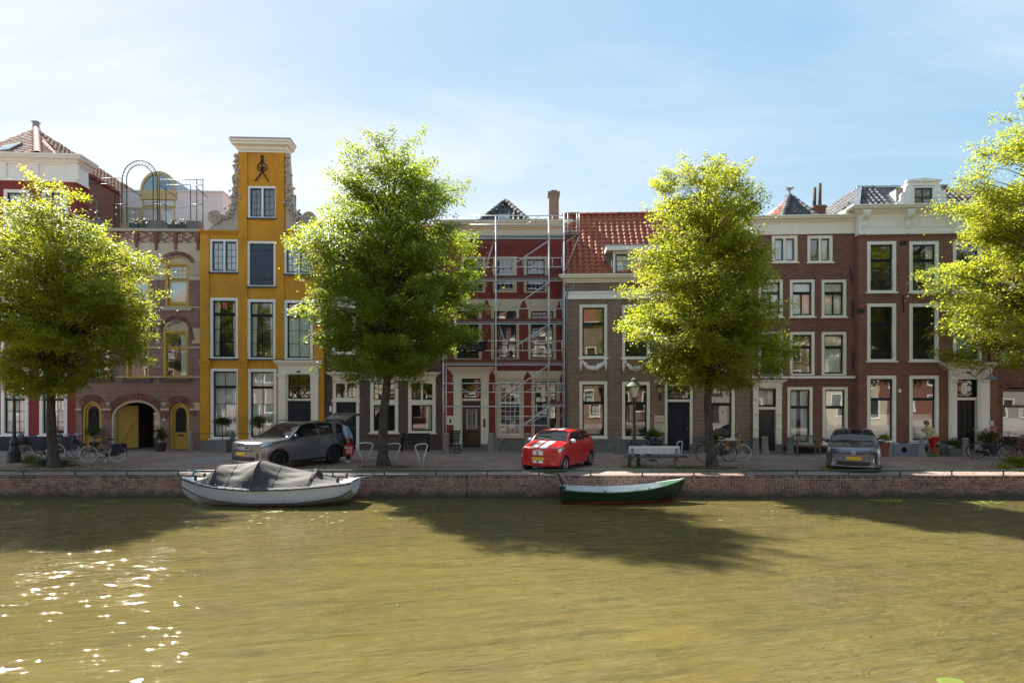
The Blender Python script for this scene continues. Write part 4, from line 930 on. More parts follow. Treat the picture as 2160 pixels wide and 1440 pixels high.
# roof
Vr = 3.3; ze = H.uz(1390, 580)[1]; zr_ = H.uz(1390, 451, Vr)[1]; z0r = ze+.02; vs = Vector((0, Vr+.15, zr_-z0r))
m = MB(); m.add([(0, -.15, z0r-.06), (H.W+.3, -.15, z0r-.06), (H.W+.3, Vr, zr_-.06), (0, Vr, zr_-.06), (H.W+.3, 7.5, z0r), (0, 7.5, z0r)], [(0, 1, 2, 3), (3, 2, 4, 5), (0, 3, 5), (1, 4, 2)])
rf = m.build('roof', tile_red, H.root); Lr = vs.length; tw, tl = .305, Lr/16
d0, d1, dz0, dz1 = H.R(1290, 530, 1402, 580); dn0 = dz0-z0r; 
def keep(a, b_):
    z = z0r+b_/Lr*vs.z
    return not (d0-.05 < a < d1+.05 and z < dz1+.12)
tile_field(rf, (0, -.15, z0r), (1, 0, 0), vs, int((H.W+.3)/tw), 16, tw, tl, tile_red, keep, 300, rank=lambda s: s[0], amp=.042)
ridge(rf, (0, Vr, zr_-.02), (H.W+.3, Vr, zr_-.02), tile_red, .14, .42)
# dormer
dm = window(H, 0, 0, 0, 0, ((1, 1, 3),), fm=white, sm=slate, fw=.12, sw=.08, mull=.13, sill=True, hole=False, uz=(d0+.06, d1-.06, dz0+.02, dz1), name='dormer_window', curtain='blind', v0=.10-.12, roomd=.5)
yb = Vr*(dz1-z0r)/(zr_-z0r)
MB().add([(d0+.02, .0, dz0), (d0+.02, .0, dz1), (d0+.02, yb, dz1)], [(0, 1, 2)]).build('dormer_cheek', zinc, H.root); MB().add([(d1-.02, .0, dz0), (d1-.02, yb, dz1), (d1-.02, .0, dz1)], [(0, 1, 2)]).build('dormer_cheek', zinc, H.root)
bx('dormer_roof', white, H.root, d0-.28, d1+.28, -.3, yb+.3, dz1+.004, dz1+.24); bx('dormer_lead', zinc, H.root, d0-.32, d1+.32, -.34, yb+.35, dz1+.242, dz1+.275)
# drainpipe beside the scaffold
MB().tube([(.42, -.22, zwall-.1), (.40, -.22, zwall-.35), (.12, -.12, zwall-.5), (.07, -.1, zwall-.8), (.07, -.1, .2)], .045, 8).build('drainpipe', zinc, H.root, True)
H6 = H
# ================================================================ house 7: narrow brick house with string course
H = House('narrow_brick_house', 'red brown brick house with cream cornice, tile pyramid roof and cream door surround', 1586, 29.6, 1811, 29.3)
w7 = dict(fm=cream, sm=dkgreen, fw=.13, sw=.06)
window(H, 1628, 497, 1682, 553, ((1, 1, 1),), fm=cream, sm=slate, fw=.14, sw=.05, mull=.11, curtain='split'); window(H, 1703, 497, 1756, 553, ((1, 1, 1),), fm=cream, sm=slate, fw=.14, sw=.05, mull=.11, curtain='right')
for a, c in ((1600, 1651), (1666, 1718), (1733, 1785)):
    window(H, a, 590, c, 668, ((1, 1, 1), (2.1, 2, 1)), curtain='full', bw=.07, **w7); window(H, a, 700, c, 791, ((1, 1, 1), (2.1, 1, 1)), curtain='full' if a == 1733 else None, sill=False, **w7)
for a, c in ((1661, 1714), (1735, 1788)): window(H, a, 816, c, 936, ((1, 1, 1), (2, 1, 1)), curtain='full' if a > 1700 else 'split', **w7)
u0, u1, z0, z1 = H.R(1588, 815, 1648, 955); H.holes.append((u0, u1, 0, z1)); dr = H.R(1599, 820, 1636, 953); zt1 = H.uz(1617, 858)[1]
ds = MB().box(u0, dr[0], -.08, .2, 0, z1).box(dr[1], u1, -.08, .2, 0, z1).box(dr[0], dr[1], -.02, .2, z1-.1, z1).box(dr[0], dr[1], -.02, .2, zt1-.12, zt1).build('door_surround', cream, H.root)
for z in (1.9, 1.2, 2.6):
    for a, b_ in ((u0, dr[0]), (dr[1], u1)): MB().box(a-.012, b_+.012, -.10, -.05, z, z+.05).lathe([(.001, 0), (.07, .0), (.001, -.12)], 8, ((a+b_)/2, -.09, z)).build('pilaster_ornament', cream, ds)
for a, b_ in ((u0, dr[0]), (dr[1], u1)): bx('pilaster_base', greystone, ds, a-.03, b_+.03, -.13, .05, .001, .45)
MB().box(u0-.03, u1+.03, -.1, .05, z1+.001, z1+.22).build('door_entablature', cream, ds); H.cornice('door_cornice', cream, 1588, 801, 1648, 809, .2, parent=ds)
window(H, 0, 0, 0, 0, ((1, 1, 1),), fm=dkgreen, sm=dkgreen, fw=.02, sw=.05, sill=False, hole=False, uz=(dr[0], dr[1], zt1+.001, z1-.1), name='transom_window', curtain='blind', deep=.1)
pan = [(.08, .86, .28, .96), (.36, .86, .64, .96), (.72, .86, .92, .96), (.08, .45, .22, .82), (.78, .45, .92, .82), (.3, .42, .7, .74), (.08, .3, .25, .4), (.34, .3, .66, .38), (.75, .3, .92, .4), (.1, .05, .9, .26)]
door(H, 0, 0, 0, 0, paint('dark_grey_green_door', (.028, .032, .028), .3, .15), pan, uz=(dr[0], dr[1], .12, zt1-.122), parent=ds, v=.12)
bx('door_step', bluestone, ds, u0-.1, u1+.1, -.35, .2, 0, .12)
zwall = H.uz(1700, 492)[1]
H.wall(brick_red, 0, H.W, 0, zwall, 8)
bx('string_course', white, H.root, .0, H.uz(1803, 795)[0], -.1, .01, H.uz(1690, 798)[1], H.uz(1690, 793)[1])
bx('plinth', black, H.root, u1+.08, H.W-.02, -.02, .02, 0, .28)
u0, u1, z0, z1 = H.R(1586, 470, 1811, 493); bx('frieze', cream, H.root, 0, H.W, -.05, .2, z0+.001, z1); bx('architrave', cream, H.root, 0, H.W, -.09, .2, z0-.04, z0+.12)
H.cornice('cornice', cream, 1588, 457, 1809, 471, .36, .5)
def anchors(H, L_):
    for (x, y0, y1, tilt) in L_:
        a = H.uz(x, y0); b_ = H.uz(x+tilt, y1); MB().tube([(a[0], -.03, a[1]), (b_[0], -.03, b_[1])], .028, 6).build('wall_anchor', iron, H.root)
anchors(H, ((1793, 564, 600, 3), (1806, 569, 605, 1), (1798, 631, 668, 0), (1798, 740, 777, 0)))
def RP(px, py, v): u, z = H.uz(px, py, v); return Vector((u, v, z))
ap = RP(1665, 415, 3.6); ez = H.uz(1690, 460)[1]; q0, q1, q2, q3 = [Vector(p) for p in ((RP(1594, 460, 2.2).x, 2.6, ez), (RP(1647, 460, .6).x, .6, ez), (RP(1750, 460, 1.2).x, 1.4, ez), (H.W, 7.5, ez))]; q4 = Vector((0, 7.5, ez))
rf = MB().add([ap, q0, q1, q2, q3, q4], [(0, 1, 2), (0, 2, 3), (0, 3, 4), (0, 4, 5), (0, 5, 1)]).build('roof', tile_grey, H.root)
tri_tiles(rf, q0, q1, ap, tile_red, .27, .30); tri_tiles(rf, q1, q2, ap, tile_grey, .30, .30, amp=.04)
for q in (q1, q2): ridge(rf, q+Vector((0, 0, .05)), ap+Vector((0, 0, .06)), tile_grey, .14, .34)
MB().tube([ap, ap+Vector((0, 0, .4))], .06, 8).box(ap.x-.17, ap.x+.17, ap.y-.17, ap.y+.17, ap.z+.4, ap.z+.45).tube([ap+Vector((-.22, 0, .52)), ap+Vector((0, 0, .43)), ap+Vector((.22, 0, .52))], .03, 6).build('finial', zinc, rf)
u0, u1, z0, z1 = H.R(1717, 432, 1742, 465, 2.4); ch = bx('chimney', brick_redder, rf, u0, u1, 2.4, 3.2, z0-1, z1); bx('chimney_cap', brick_redder, ch, u0-.05, u1+.05, 2.35, 3.25, z1-.16, z1-.04)
for (x, y) in ((1718, 396), (1729, 387)): a = H.uz(x, y, 2.8); MB().tube([(a[0], 2.8, z1-.6), (a[0], 2.8, a[1])], .09, 10).build('flue_pipe', paint('sooty_pipe', (.09, .07, .06), .8, .3, 4), ch, True)
# ================================================================ house 8: brick house with brackets and white dormer
H = House('bracket_cornice_house', 'red brick house with cream bracketed cornice, grey tile mansard and white dormer', 1811, 28.9, 2106, 28.6)
w8 = dict(fm=white, sm=navy, fw=.15, sw=.06)
for a, c in ((1829, 1890), (1918, 1980), (2010, 2070)):
    for (y0, y1, cu_) in ((509, 616, 'left' if a == 1918 else None), (640, 761, 'full' if a == 2010 else None)):
        wo = window(H, a, y0, c, y1, ((1, 1, 1), (1.9, 1, 1)), curtain='right' if a == 1918 and y0 < 600 else cu_, **w8)
        u0, u1, z0, z1 = H.R(a, y0, c, y1); m = MB(); m.tube([(u0+.16, -.04, z0+.5), (u1-.16, -.04, z0+.5)], .012, 5); m.tube([(u0+.16, -.04, z0+.26), (u1-.16, -.04, z0+.26)], .012, 5)
        n = 7
        for k in range(n): x = lerp(u0+.16, u1-.16, k/n); x2 = lerp(u0+.16, u1-.16, (k+1)/n); m.tube([(x, -.04, z0+.26), ((x+x2)/2, -.04, z0+.5), (x2, -.04, z0+.26)], .009, 5)
        m.build('window_rail', iron, wo)
for a, c in ((1829, 1890), (1918, 1980)):
    wo = window(H, a, 792, c, 932, ((1, 1, 1), (2, 1, 1)), curtain='half', **w8)
    u0, u1, z0, z1 = H.R(a, 792, c, 932); m = MB(); n = 11
    for k in range(n): x = lerp(u0+.25, u1-.25, k/(n-1)); m.box(x-.03, x+.03, .255, .262, z0+.42*(z1-z0)-.03, z0+.42*(z1-z0)+.03)
    m.build('curtain_trim', slate, wo)
u0, u1, z0, z1 = H.R(2000, 778, 2085, 958); H.holes.append((u0, u1, 0, z1)); dr = H.R(2016, 802, 2060, 955); zt1 = H.uz(2037, 838)[1]; zt0 = H.uz(2037, 800)[1]
ds = MB().box(u0, dr[0], -.10, .2, 0, z1).box(dr[1], u1, -.10, .2, 0, z1).box(dr[0], dr[1], -.05, .2, zt0, z1).box(dr[0], dr[1], -.02, .2, zt1-.12, zt1).build('door_surround', white, H.root)
for a in (u0+.05, u1-.35): MB().profx([(-.1, z1-.65), (-.16, z1-.6), (-.2, z1-.45), (-.16, z1-.38), (-.2, z1-.3), (-.3, z1-.2), (-.34, z1-.05), (-.34, z1), (0, z1)], a, a+.3).build('console_bracket', white, ds)
for a, b_ in ((u0, dr[0]), (dr[1], u1)): MB().box(a+.1, b_-.12, -.13, -.1, .5, z1-.75).build('pilaster_panel', white, ds); bx('pilaster_base', white, ds, a-.03, b_+.03, -.14, .05, .001, .4)
H.cornice('door_cornice', white, 2000, 765, 2085, 778, .42, parent=ds); bx('door_lead', slate, ds, u0-.4, u1+.4, -.45, .0, H.uz(2042, 765)[1]+.003, H.uz(2042, 765)[1]+.04)
window(H, 0, 0, 0, 0, ((1, 1, 1),), fm=dkgreen, sm=dkgreen, fw=.02, sw=.05, sill=False, hole=False, uz=(dr[0], dr[1], zt1+.001, zt0), name='transom_window', deep=.1)
m = MB(); cx_, cz_ = (dr[0]+dr[1])/2, (zt0+zt1)/2; hw, hh = (dr[1]-dr[0])/2-.06, (zt0-zt1)/2-.05
for s_ in (-1, 1):
    for r_ in (-1, 1): m.tube([(cx_+s_*hw*math.sin(t*PI/2), .08, cz_+r_*hh*(1-t)*(1-.5*t)) for t in [i/8 for i in range(9)]], .014, 5); m.tube([(cx_+s_*hw, .08, cz_+r_*hh), (cx_+s_*hw*.35, .08, cz_+r_*hh*.35)], .012, 5)
m.build('transom_tracery', black, ds)
pan = [(.08, .84, .38, .95), (.62, .84, .92, .95), (.08, .42, .38, .8), (.62, .42, .92, .8), (.08, .06, .38, .38), (.62, .06, .92, .38)]
d_ = door(H, 0, 0, 0, 0, MATS['black_paint'], pan, uz=(dr[0], dr[1], .1, zt1-.122), parent=ds, v=.13); bx('door_joint', iron, d_, cx_-.02, cx_+.02, .11, .13, .1, zt1-.13)
bx('door_step', bluestone, ds, u0+.1, u1-.1, -.3, .2, 0, .1)
# gooseneck lamp over the door
m = MB(); a = H.uz(2040, 787); y_ = -.12
m.lathe([(.001, 0), (.1, .0), (.1, .05), (.001, .06)], 12, (a[0], y_, a[1]), 1, 1)
m.tube([(a[0]+.02, y_, a[1]), (a[0]+.15, y_-.2, a[1]-.18), (a[0]+.28, y_-.3, a[1]+.05), (a[0]+.45, y_-.45, a[1]+.2), (a[0]+.62, y_-.5, a[1]+.1), (a[0]+.62, y_-.5, a[1]-.1)], .018, 6)
lp = m.build('gooseneck_lamp', iron, ds, True); MB().lathe([(.04, 0), (.07, -.05), (.12, -.12), (.28, -.2), (.30, -.22)], 16, (a[0]+.62, y_-.5, a[1]-.08), cap=False).build('lamp_shade', zinc, lp, True)
bx('doorbell', iron, ds, dr[1]+.28, dr[1]+.38, -.12, -.10, 1.55, 1.75); u_ = H.uz(2088, 898)[0]; bx('letter_box', zinc, H.root, u_-.1, u_+.12, -.1, 0, 1.35, 1.6)
zwall = H.uz(1950, 493)[1]
H.wall(brick_redder, 0, H.W, 0, zwall, 9)
zpl = H.uz(1900, 935)[1]; pl = MB().box(0, u0-.04, -.05, .02, 0, zpl).build('plinth', bluegrey, H.root); bx('plinth', bluegrey, H.root, u1+.04, H.W, -.05, .02, 0, zpl)
for x in (1906, 1952): a = H.uz(x, 948); MB().tube([(a[0], -.06, a[1]), (a[0], -.04, a[1])], .13, 16).build('cellar_vent', black, H.root)
u_, z_ = H.uz(1898, 824); bx('number_plate', white, H.root, u_-.06, u_+.06, -.012, 0, z_-.08, z_+.08)
for (x, y) in ((1905, 513), (1816, 656)): u_, z_ = H.uz(x, y); bx('vent_grille', iron, H.root, u_-.16, u_+.16, -.02, .0, z_-.11, z_+.11)
anchors(H, ((1905, 622, 660, 0), (2087, 740, 764, 0)))
# entablature
u0, u1, z0, z1 = H.R(1811, 450, 2106, 487); bx('frieze', white, H.root, 0, H.W, -.06, .3, z0+.001, z1+.1); bx('architrave', white, H.root, -.03, H.W+.02, -.12, .3, z0-.16, z0)
H.cornice('cornice', white, 1813, 436, 2104, 450, .55, 7)
for x in (1820, 1912, 2004, 2096):
    a = H.uz(x, 470)[0]; MB().profx([(-.06, z0+.1), (-.1, z0+.12), (-.16, z0+.3), (-.14, z0+.42), (-.2, z0+.52), (-.34, z0+.6), (-.42, z0+.72), (-.42, z1), (-.06, z1)], a-.13, a+.13).box(a-.18, a+.18, -.44, -.06, z1+.002, z1+.1).lathe([(.001, 0), (.05, .02), (.001, .12)], 8, (a, -.15, z0-.15)).build('cornice_bracket', white, H.root)
for a, c in ((1830, 1902), (1922, 1994)): p0, p1 = H.uz(a, 470)[0], H.uz(c, 470)[0]; MB().box(p0, p1, -.085, -.06, z0+.18, z0+.22).box(p0, p1, -.085, -.06, z1-.18, z1-.14).box(p0, p0+.04, -.083, -.06, z0+.22, z1-.18).box(p1-.04, p1, -.083, -.06, z0+.22, z1-.18).build('frieze_panel', white, H.root)
# mansard
ez = H.uz(1900, 438)[1]; ta = RP2 = None
def RP(px, py, v): u, z = H.uz(px, py, v); return Vector((u, v, z))
va, vb = .5, 2.3; a0 = Vector((.15, va, ez)); a1 = Vector((H.W-.1, va, ez)); t0 = RP(1811, 398, vb); zt = t0.z; t0.x = max(t0.x, .9); t1 = Vector((H.W-.8, vb, zt)); b0 = Vector((.15, 8.5, ez)); bt0 = Vector((t0.x, 7.2, zt)); b1 = Vector((H.W-.1, 8.5, ez)); bt1 = Vector((t1.x, 7.2, zt))
rf = MB().add([a0, a1, t1, t0, b0, bt0, b1, bt1], [(0, 1, 2, 3), (0, 3, 5, 4), (3, 2, 7, 5), (1, 6, 7, 2)]).build('roof', tile_grey, H.root)
V_ = t0-a0; slope = Vector((0, V_.y, V_.z)); L_ = slope.length; dw = H.R(1900, 380, 1996, 438)
tile_field(rf, a0+Vector((0, -.02, .02)), (1, 0, 0), slope, int((a1-a0).length/.27), int(L_/.3)+1, .27, .30, tile_grey, lambda a, b_: (t0.x-a0.x)*b_/L_ < a < (a1-a0).length-(.7)*b_/L_ and not (dw[0]+.15 < a0.x+a < dw[1]-.25), amp=.04)
sl2 = Vector((t0.x-a0.x, 0, zt-ez)); tile_field(rf, b0+Vector((-.02, 0, .02)), (0, -1, 0), sl2, int(8/.27), int(sl2.length/.3)+1, .27, .30, tile_grey, lambda a, b_: 1.3*b_/sl2.length < a < 8-1.8*b_/sl2.length, amp=.04)
m = MB(); m.bar(a0+Vector((-.02, 0, .1)), t0+Vector((0, 0, .1)), .3, .05); m.build('hip_lead', zinc, rf); bx('ridge_lead', zinc, rf, t0.x-.1, t1.x, vb-.06, vb+.25, zt+.02, zt+.12)
# dormer
d0, d1, z0, z1 = H.R(1924, 393, 1970, 438, .3); zt = H.uz(1947, 379, .3)[1]; dm = window(H, 0, 0, 0, 0, ((1, 2, 2),), fm=white, sm=slate, fw=.08, sw=.07, bw=.08, sill=False, hole=False, uz=(d0, d1, z0, z1), v0=.25, deep=.32, name='dormer_window', roomd=.4)
m = MB(); m.box(d0-.22, d0, .24, .42, z0, z1+.02); m.box(d1, d1+.22, .24, .42, z0, z1+.02); m.box(d0-.22, d1+.22, .24, .42, z1+.021, z1+.2); cxx = (d0+d1)/2
m.prism([(d0-.3, z1+.201), (d1+.3, z1+.201), (d1+.3, z1+.26), (cxx, zt+.05), (d0-.3, z1+.26)], .16, .42)
m.build('dormer_front', white, H.root)
for s_, e_ in ((-1, d0-.22), (1, d1+.22)):
    pr = [(0, 0), (.52, 0), (.56, .1), (.5, .25), (.36, .33), (.3, .45), (.34, .55), (.26, .7), (.12, .78), (.08, 1.0), (0, 1.12)]; po = [(e_+s_*x, z0+z) for x, z in pr]
    MB().prism(po if s_ > 0 else po[::-1], .28, .4).build('dormer_scroll', white, H.root)
MB().add([(d0-.22, .42, z0), (d0-.22, .42, z1+.2), (d0-.22, 3, z1+.2), (d0-.22, 2.2, z0)], [(0, 1, 2, 3)]).add([(d1+.22, .42, z0), (d1+.22, .42, z1+.2), (d1+.22, 3, z1+.2), (d1+.22, 2.2, z0)], [(0, 3, 2, 1)]).add([(d0-.25, .42, z1+.201), (d1+.25, .42, z1+.201), (d1+.25, 3.2, z1+.201), (d0-.25, 3.2, z1+.201)], [(0, 1, 2, 3)]).build('dormer_cheek', white, H.root)
H8 = H
# ================================================================ house 9: edge of the next brick house
H = House('far_right_brick_house', 'dark brown brick house at the street end with brown arched shop window', 2106, 28.75, 2330, 28.5)
brn = paint('brown_frame_paint', (.12, .05, .025), .4, .15)
u0, u1, z0, z1 = H.R(2112, 817, 2178, 926); rise = .18; H.holes.append((u0, u1, z0, z1)); spandrel(H, brick_red, u0, u1, z1-rise, rise, name='wall_spandrel'); arch_bricks(H, u0, u1, z1-rise, rise, .3, 24, gap=.2)
window(H, 0, 0, 0, 0, ((1, 1, 1), (2, 1, 1)), fm=brn, sm=brn, fw=.07, sw=.06, hole=False, uz=(u0, u1, z0, z1-rise*.4), curtain='half')
window(H, 2110, 640, 2170, 766, ((1, 1, 1), (1.9, 1, 1)), curtain='toplace', fm=white, sm=white, fw=.14)
window(H, 2112, 510, 2170, 610, ((1, 1, 1), (1.9, 1, 1)), curtain='full', fm=white, sm=white, fw=.14); window(H, 2210, 640, 2270, 766, ((1, 1, 1), (1.9, 1, 1)), fm=white, sm=white, fw=.14)
zwall = H.uz(2200, 470)[1]; H.wall(brick_red, 0, H.W, 0, zwall, 9)
bx('string_course', slate, H.root, .02, H.W, -.06, .02, H.uz(2200, 772)[1], H.uz(2200, 768)[1])
H.cornice('cornice', cream, 2108, 452, 2328, 472, .4)
m = MB(); m.add([(0, .2, zwall), (H.W, .2, zwall), (H.W, 4, zwall+3), (0, 4, zwall+3), (0, 8.8, zwall), (H.W, 8.8, zwall)], [(0, 1, 2, 3), (3, 2, 5, 4), (0, 3, 4), (1, 5, 2)]); rf = m.build('roof', tile_grey, H.root)
tile_field(rf, (0, .2, zwall+.02), (1, 0, 0), (0, 3.8, 3), int(H.W/.27), 15, .27, .31, tile_grey)
H9 = H
# ---------------------------------------------------------------- lime trees
def leafmat(name, dif, dif2, tr, tr2, mixf=.5):
    b = NB(name); g = b.n('ShaderNodeNewGeometry'); o = b.obj()
    n = b.noise(o, .45, 3, .6); r = b.n('ShaderNodeMath', operation='MULTIPLY_ADD'); b.l(g.outputs['Random Per Island'], r.inputs[0]); r.inputs[1].default_value = .42; b.l(n, r.inputs[2])
    f = b.maprange(r.outputs[0], .42, .98, 0, 1)
    d = b.n('ShaderNodeBsdfPrincipled'); b.l(b.mix(f, dif, dif2), d.inputs['Base Color']); d.inputs['Roughness'].default_value = .42
    t = b.n('ShaderNodeBsdfTranslucent'); b.l(b.mix(f, tr, tr2), t.inputs[0])
    m = b.n('ShaderNodeMixShader'); m.inputs[0].default_value = mixf; b.l(d.outputs[0], m.inputs[1]); b.l(t.outputs[0], m.inputs[2]); b.l(m.outputs[0], b.out.inputs[0]); return b.m
leaf_m = leafmat('lime_leaf', (.10, .145, .018), (.16, .17, .018), (.42, .54, .035), (.68, .63, .04), .56)
leaf_g = leafmat('green_lime_leaf', (.078, .125, .018), (.12, .15, .018), (.31, .46, .035), (.52, .55, .04), .55)
b = NB('lime_bark'); o_ = b.obj(); n1 = b.noise(o_, 9, 6, .7, .4, (1, 1, .25)); n2 = b.noise(o_, 2.2, 4, .6)
c = b.ramp(n1, [(.3, (.018, .015, .012)), (.52, (.065, .055, .044)), (.78, (.15, .135, .11))]); c = b.mix(b.maprange(n2, .5, .75, 0, .5), c, (.07, .075, .05)); b.p(c, .9); b.bump(n1, .06)
bark_m = b.m
def leaf_cloud(mb, rnd, c, sx, sy, sz, n, s0, s1, drop=0.0, outn=None):
    V_, F_ = mb
    for _ in range(n):
        p = Vector((c[0]+rnd.gauss(0, sx), c[1]+rnd.gauss(0, sy), c[2]+rnd.gauss(0, sz)-abs(rnd.gauss(0, drop))))
        nr = Vector((rnd.gauss(0, .55), rnd.gauss(0, .55), 1.0))
        if outn: nr += outn*.5
        nr.normalize(); a = nr.orthogonal().normalized(); a.rotate(Matrix.Rotation(rnd.uniform(0, 2*PI), 3, nr)); b_ = nr.cross(a); s = rnd.uniform(s0, s1)
        k = len(V_); V_ += [p-a*s, p+b_*s*.72-a*s*.25-nr*s*.16, p+a*s*1.15-nr*s*.12, p-b_*s*.72-a*s*.25-nr*s*.16]
        F_ += [(k, k+1, k+2), (k, k+2, k+3)]
def lime_tree(name, label, base, prof, seed, trunk_r=.24, lean=(0, 0), nclump=430, nleaf=290, first=2.9, leaf=(.034, .062), group='lime trees along the quay', lm=None, deep=.95):
    """prof: [(z, extent to -x, extent to +x)] in metres above and beside the base"""
    rnd = random.Random(seed); root = empty(name, base, 0, label, 'tree', group)
    ztop = prof[-1][0]; off = Vector((rnd.uniform(0, 50), rnd.uniform(0, 50), 0))
    def trunk_at(z):
        t = z/ztop; return Vector((lean[0]*t*t+.10*math.sin(z*.9+seed), lean[1]*t*t+.08*math.sin(z*.7+seed*2), z))
    def tr(z): return max(.015, trunk_r*(1-.93*(z/ztop)**.8))*(1+.5*math.exp(-z*3.5))
    m = MB(); zs = [ztop*i/26*.97 for i in range(27)]
    rows = []
    for z in zs:
        c = trunk_at(z); rows.append([(c.x+tr(z)*(1+.10*math.sin(5*t+z*2)+.06*math.sin(9*t-z*3))*math.cos(t), c.y+tr(z)*(1+.10*math.sin(5*t+z*2))*math.sin(t), c.z-.03) for t in [2*PI*j/14 for j in range(14)]])
    m.grid(rows, True); tk = m.build('trunk', bark_m, root, True)
    lim = MB(); LV, LF = [], []; weights = []
    zs = [lerp(prof[0][0], ztop, i/60) for i in range(61)]; wts = [max(.6, (cr(prof, z)[0]+cr(prof, z)[1]))**1.35 for z in zs]; tot = sum(wts)
    for k in range(nclump):
        x = rnd.random()*tot
        for z, wt in zip(zs, wts):
            x -= wt
            if x <= 0: break
        z += rnd.uniform(-.1, .1); l_, r_ = cr(prof, min(max(z, prof[0][0]), ztop)); ph = rnd.uniform(0, 2*PI)
        ex = r_ if math.cos(ph) > 0 else l_; ed = (l_+r_)/2*deep
        lob = .84+.36*noise.noise(Vector((math.cos(ph)*1.4, math.sin(ph)*1.4, z*.75))+off)+rnd.uniform(-.05, .07)
        f = rnd.random()**.42; z += .16*math.sin(z*3.1+ph*2+off.x)
        if z > ztop*.86: f = rnd.random()**.6
        p = trunk_at(z)+Vector((ex*math.cos(ph)*f*lob, ed*math.sin(ph)*f*lob, 0)); rad = math.hypot(p.x-trunk_at(z).x, p.y-trunk_at(z).y)
        p.z -= .12*rad*f
        zb = min(max(prof[0][0]*(.88+.75*rnd.random()), z-.75*rad-.4), ztop*.95); s = trunk_at(zb)
        if k % 2 == 0 or f > .85:
            mid = s.lerp(p, .5)+Vector((0, 0, .22*rad)); q1 = s.lerp(mid, .55)+Vector((rnd.gauss(0, .08), rnd.gauss(0, .08), .05)); q2 = mid.lerp(p, .55)+Vector((rnd.gauss(0, .1), rnd.gauss(0, .1), .03))
            r0 = min(tr(zb)*.55, .013+.012*rad); lim.tube([s, q1, mid, q2, p], [r0, r0*.75, r0*.5, r0*.3, .006], 5, False)
        on = Vector((math.cos(ph), math.sin(ph), .2)) if f > .5 else None
        big = rnd.uniform(.75, 1.2)*(1 if z < ztop*.9 else .7)
        # each clump is a flattened spray plus a tip that sticks out
        leaf_cloud((LV, LF), rnd, p, .28*big, .28*big, .11*big, int(nleaf*.7*big*big), leaf[0], leaf[1], .12, on)
        if f > .6:
            d = Vector((math.cos(ph), math.sin(ph), rnd.uniform(-.25, .5 if z < ztop*.8 else 1.4))).normalized(); ln = rnd.uniform(.35, .8)
            for q in range(4): leaf_cloud((LV, LF), rnd, p+d*ln*(q+1)/4, .13-.015*q, .13-.015*q, .09, int(nleaf*.085), leaf[0]*.9, leaf[1]*.9, .05, on)
    # the inner wood of the crown
    for k in range(22):
        z = lerp(first, ztop*.9, rnd.random()); l_, r_ = cr(prof, z); leaf_cloud((LV, LF), rnd, trunk_at(z), (l_+r_)*.17, (l_+r_)*.17, .3, int(nleaf*.35), leaf[0], leaf[1])
    lim.build('limbs', bark_m, tk, True)['kind'] = 'stuff'
    me = bpy.data.meshes.new('crown'); me.from_pydata([tuple(v) for v in LV], [], LF); me.materials.append(lm or leaf_m); me.update(); inst('crown', me, root)
    return root
def prof_px(Y, tx, by, rows):
    k = Y/FPX; z0 = HC-(by-HY)*k
    return [((HC-(y-HY)*k), (tx-a)*k, (c-tx)*k) for y, a, c in sorted(rows, reverse=True)]
Y = 24.1; bs = Vector(((812-CX)/FPX*Y, Y, 0))
T2 = lime_tree('lime_tree', 'broad lime tree with round crown in front of the dark brick house', bs, prof_px(Y, 815, 982, [(792, 755, 880), (772, 712, 935), (735, 690, 955), (690, 672, 985), (650, 655, 1012), (600, 630, 1022), (550, 622, 1018), (500, 625, 1003), (450, 655, 982), (400, 688, 948), (350, 696, 915), (345, 698, 908), (318, 708, 900), (302, 735, 892)]), 4, .205, (.35, 0), nclump=520, lm=leaf_g)
Y = 23.9; bs = Vector(((1500-CX)/FPX*Y, Y, 0))
T3 = lime_tree('lime_tree', 'cone shaped lime tree with bright leaves beside the white bench', bs, prof_px(Y, 1495, 985, [(806, 1440, 1560), (782, 1370, 1645), (745, 1340, 1645), (700, 1315, 1640), (650, 1300, 1638), (600, 1305, 1632), (550, 1335, 1620), (500, 1375, 1612), (450, 1378, 1600), (400, 1360, 1590), (370, 1398, 1575), (355, 1422, 1568), (342, 1440, 1556)]), 9, .18, (-.2, 0), nclump=450)
Y = 23.6; bs = Vector(((113-CX)/FPX*Y, Y, 0))
T1 = lime_tree('lime_tree', 'yellowish lime tree beside a lamp post, before the red corner house', bs, prof_px(Y, 110, 980, [(818, 50, 180), (795, 5, 220), (750, -20, 255), (700, -60, 318), (650, -80, 340), (600, -85, 332), (550, -80, 292), (500, -50, 285), (465, -10, 225), (430, 55, 195), (400, 70, 170), (382, 80, 158)]), 21, .19, (.1, 0), nclump=420)
Y = 23.2; bs = Vector(((2262-CX)/FPX*Y, Y, 0))
T4 = lime_tree('lime_tree', 'tall lime tree reaching over the bracketed cornice house, its trunk beyond the planted bed', bs, prof_px(Y, 2262, 985, [(775, 2150, 2370), (745, 2070, 2440), (700, 1985, 2520), (650, 1925, 2560), (600, 1935, 2560), (550, 1935, 2560), (500, 1960, 2540), (450, 1995, 2520), (400, 2008, 2500), (350, 2015, 2480), (300, 2060, 2450), (250, 2075, 2420), (215, 2110, 2390), (185, 2160, 2350)]), 33, .22, (0, 0), nclump=640, deep=.62)
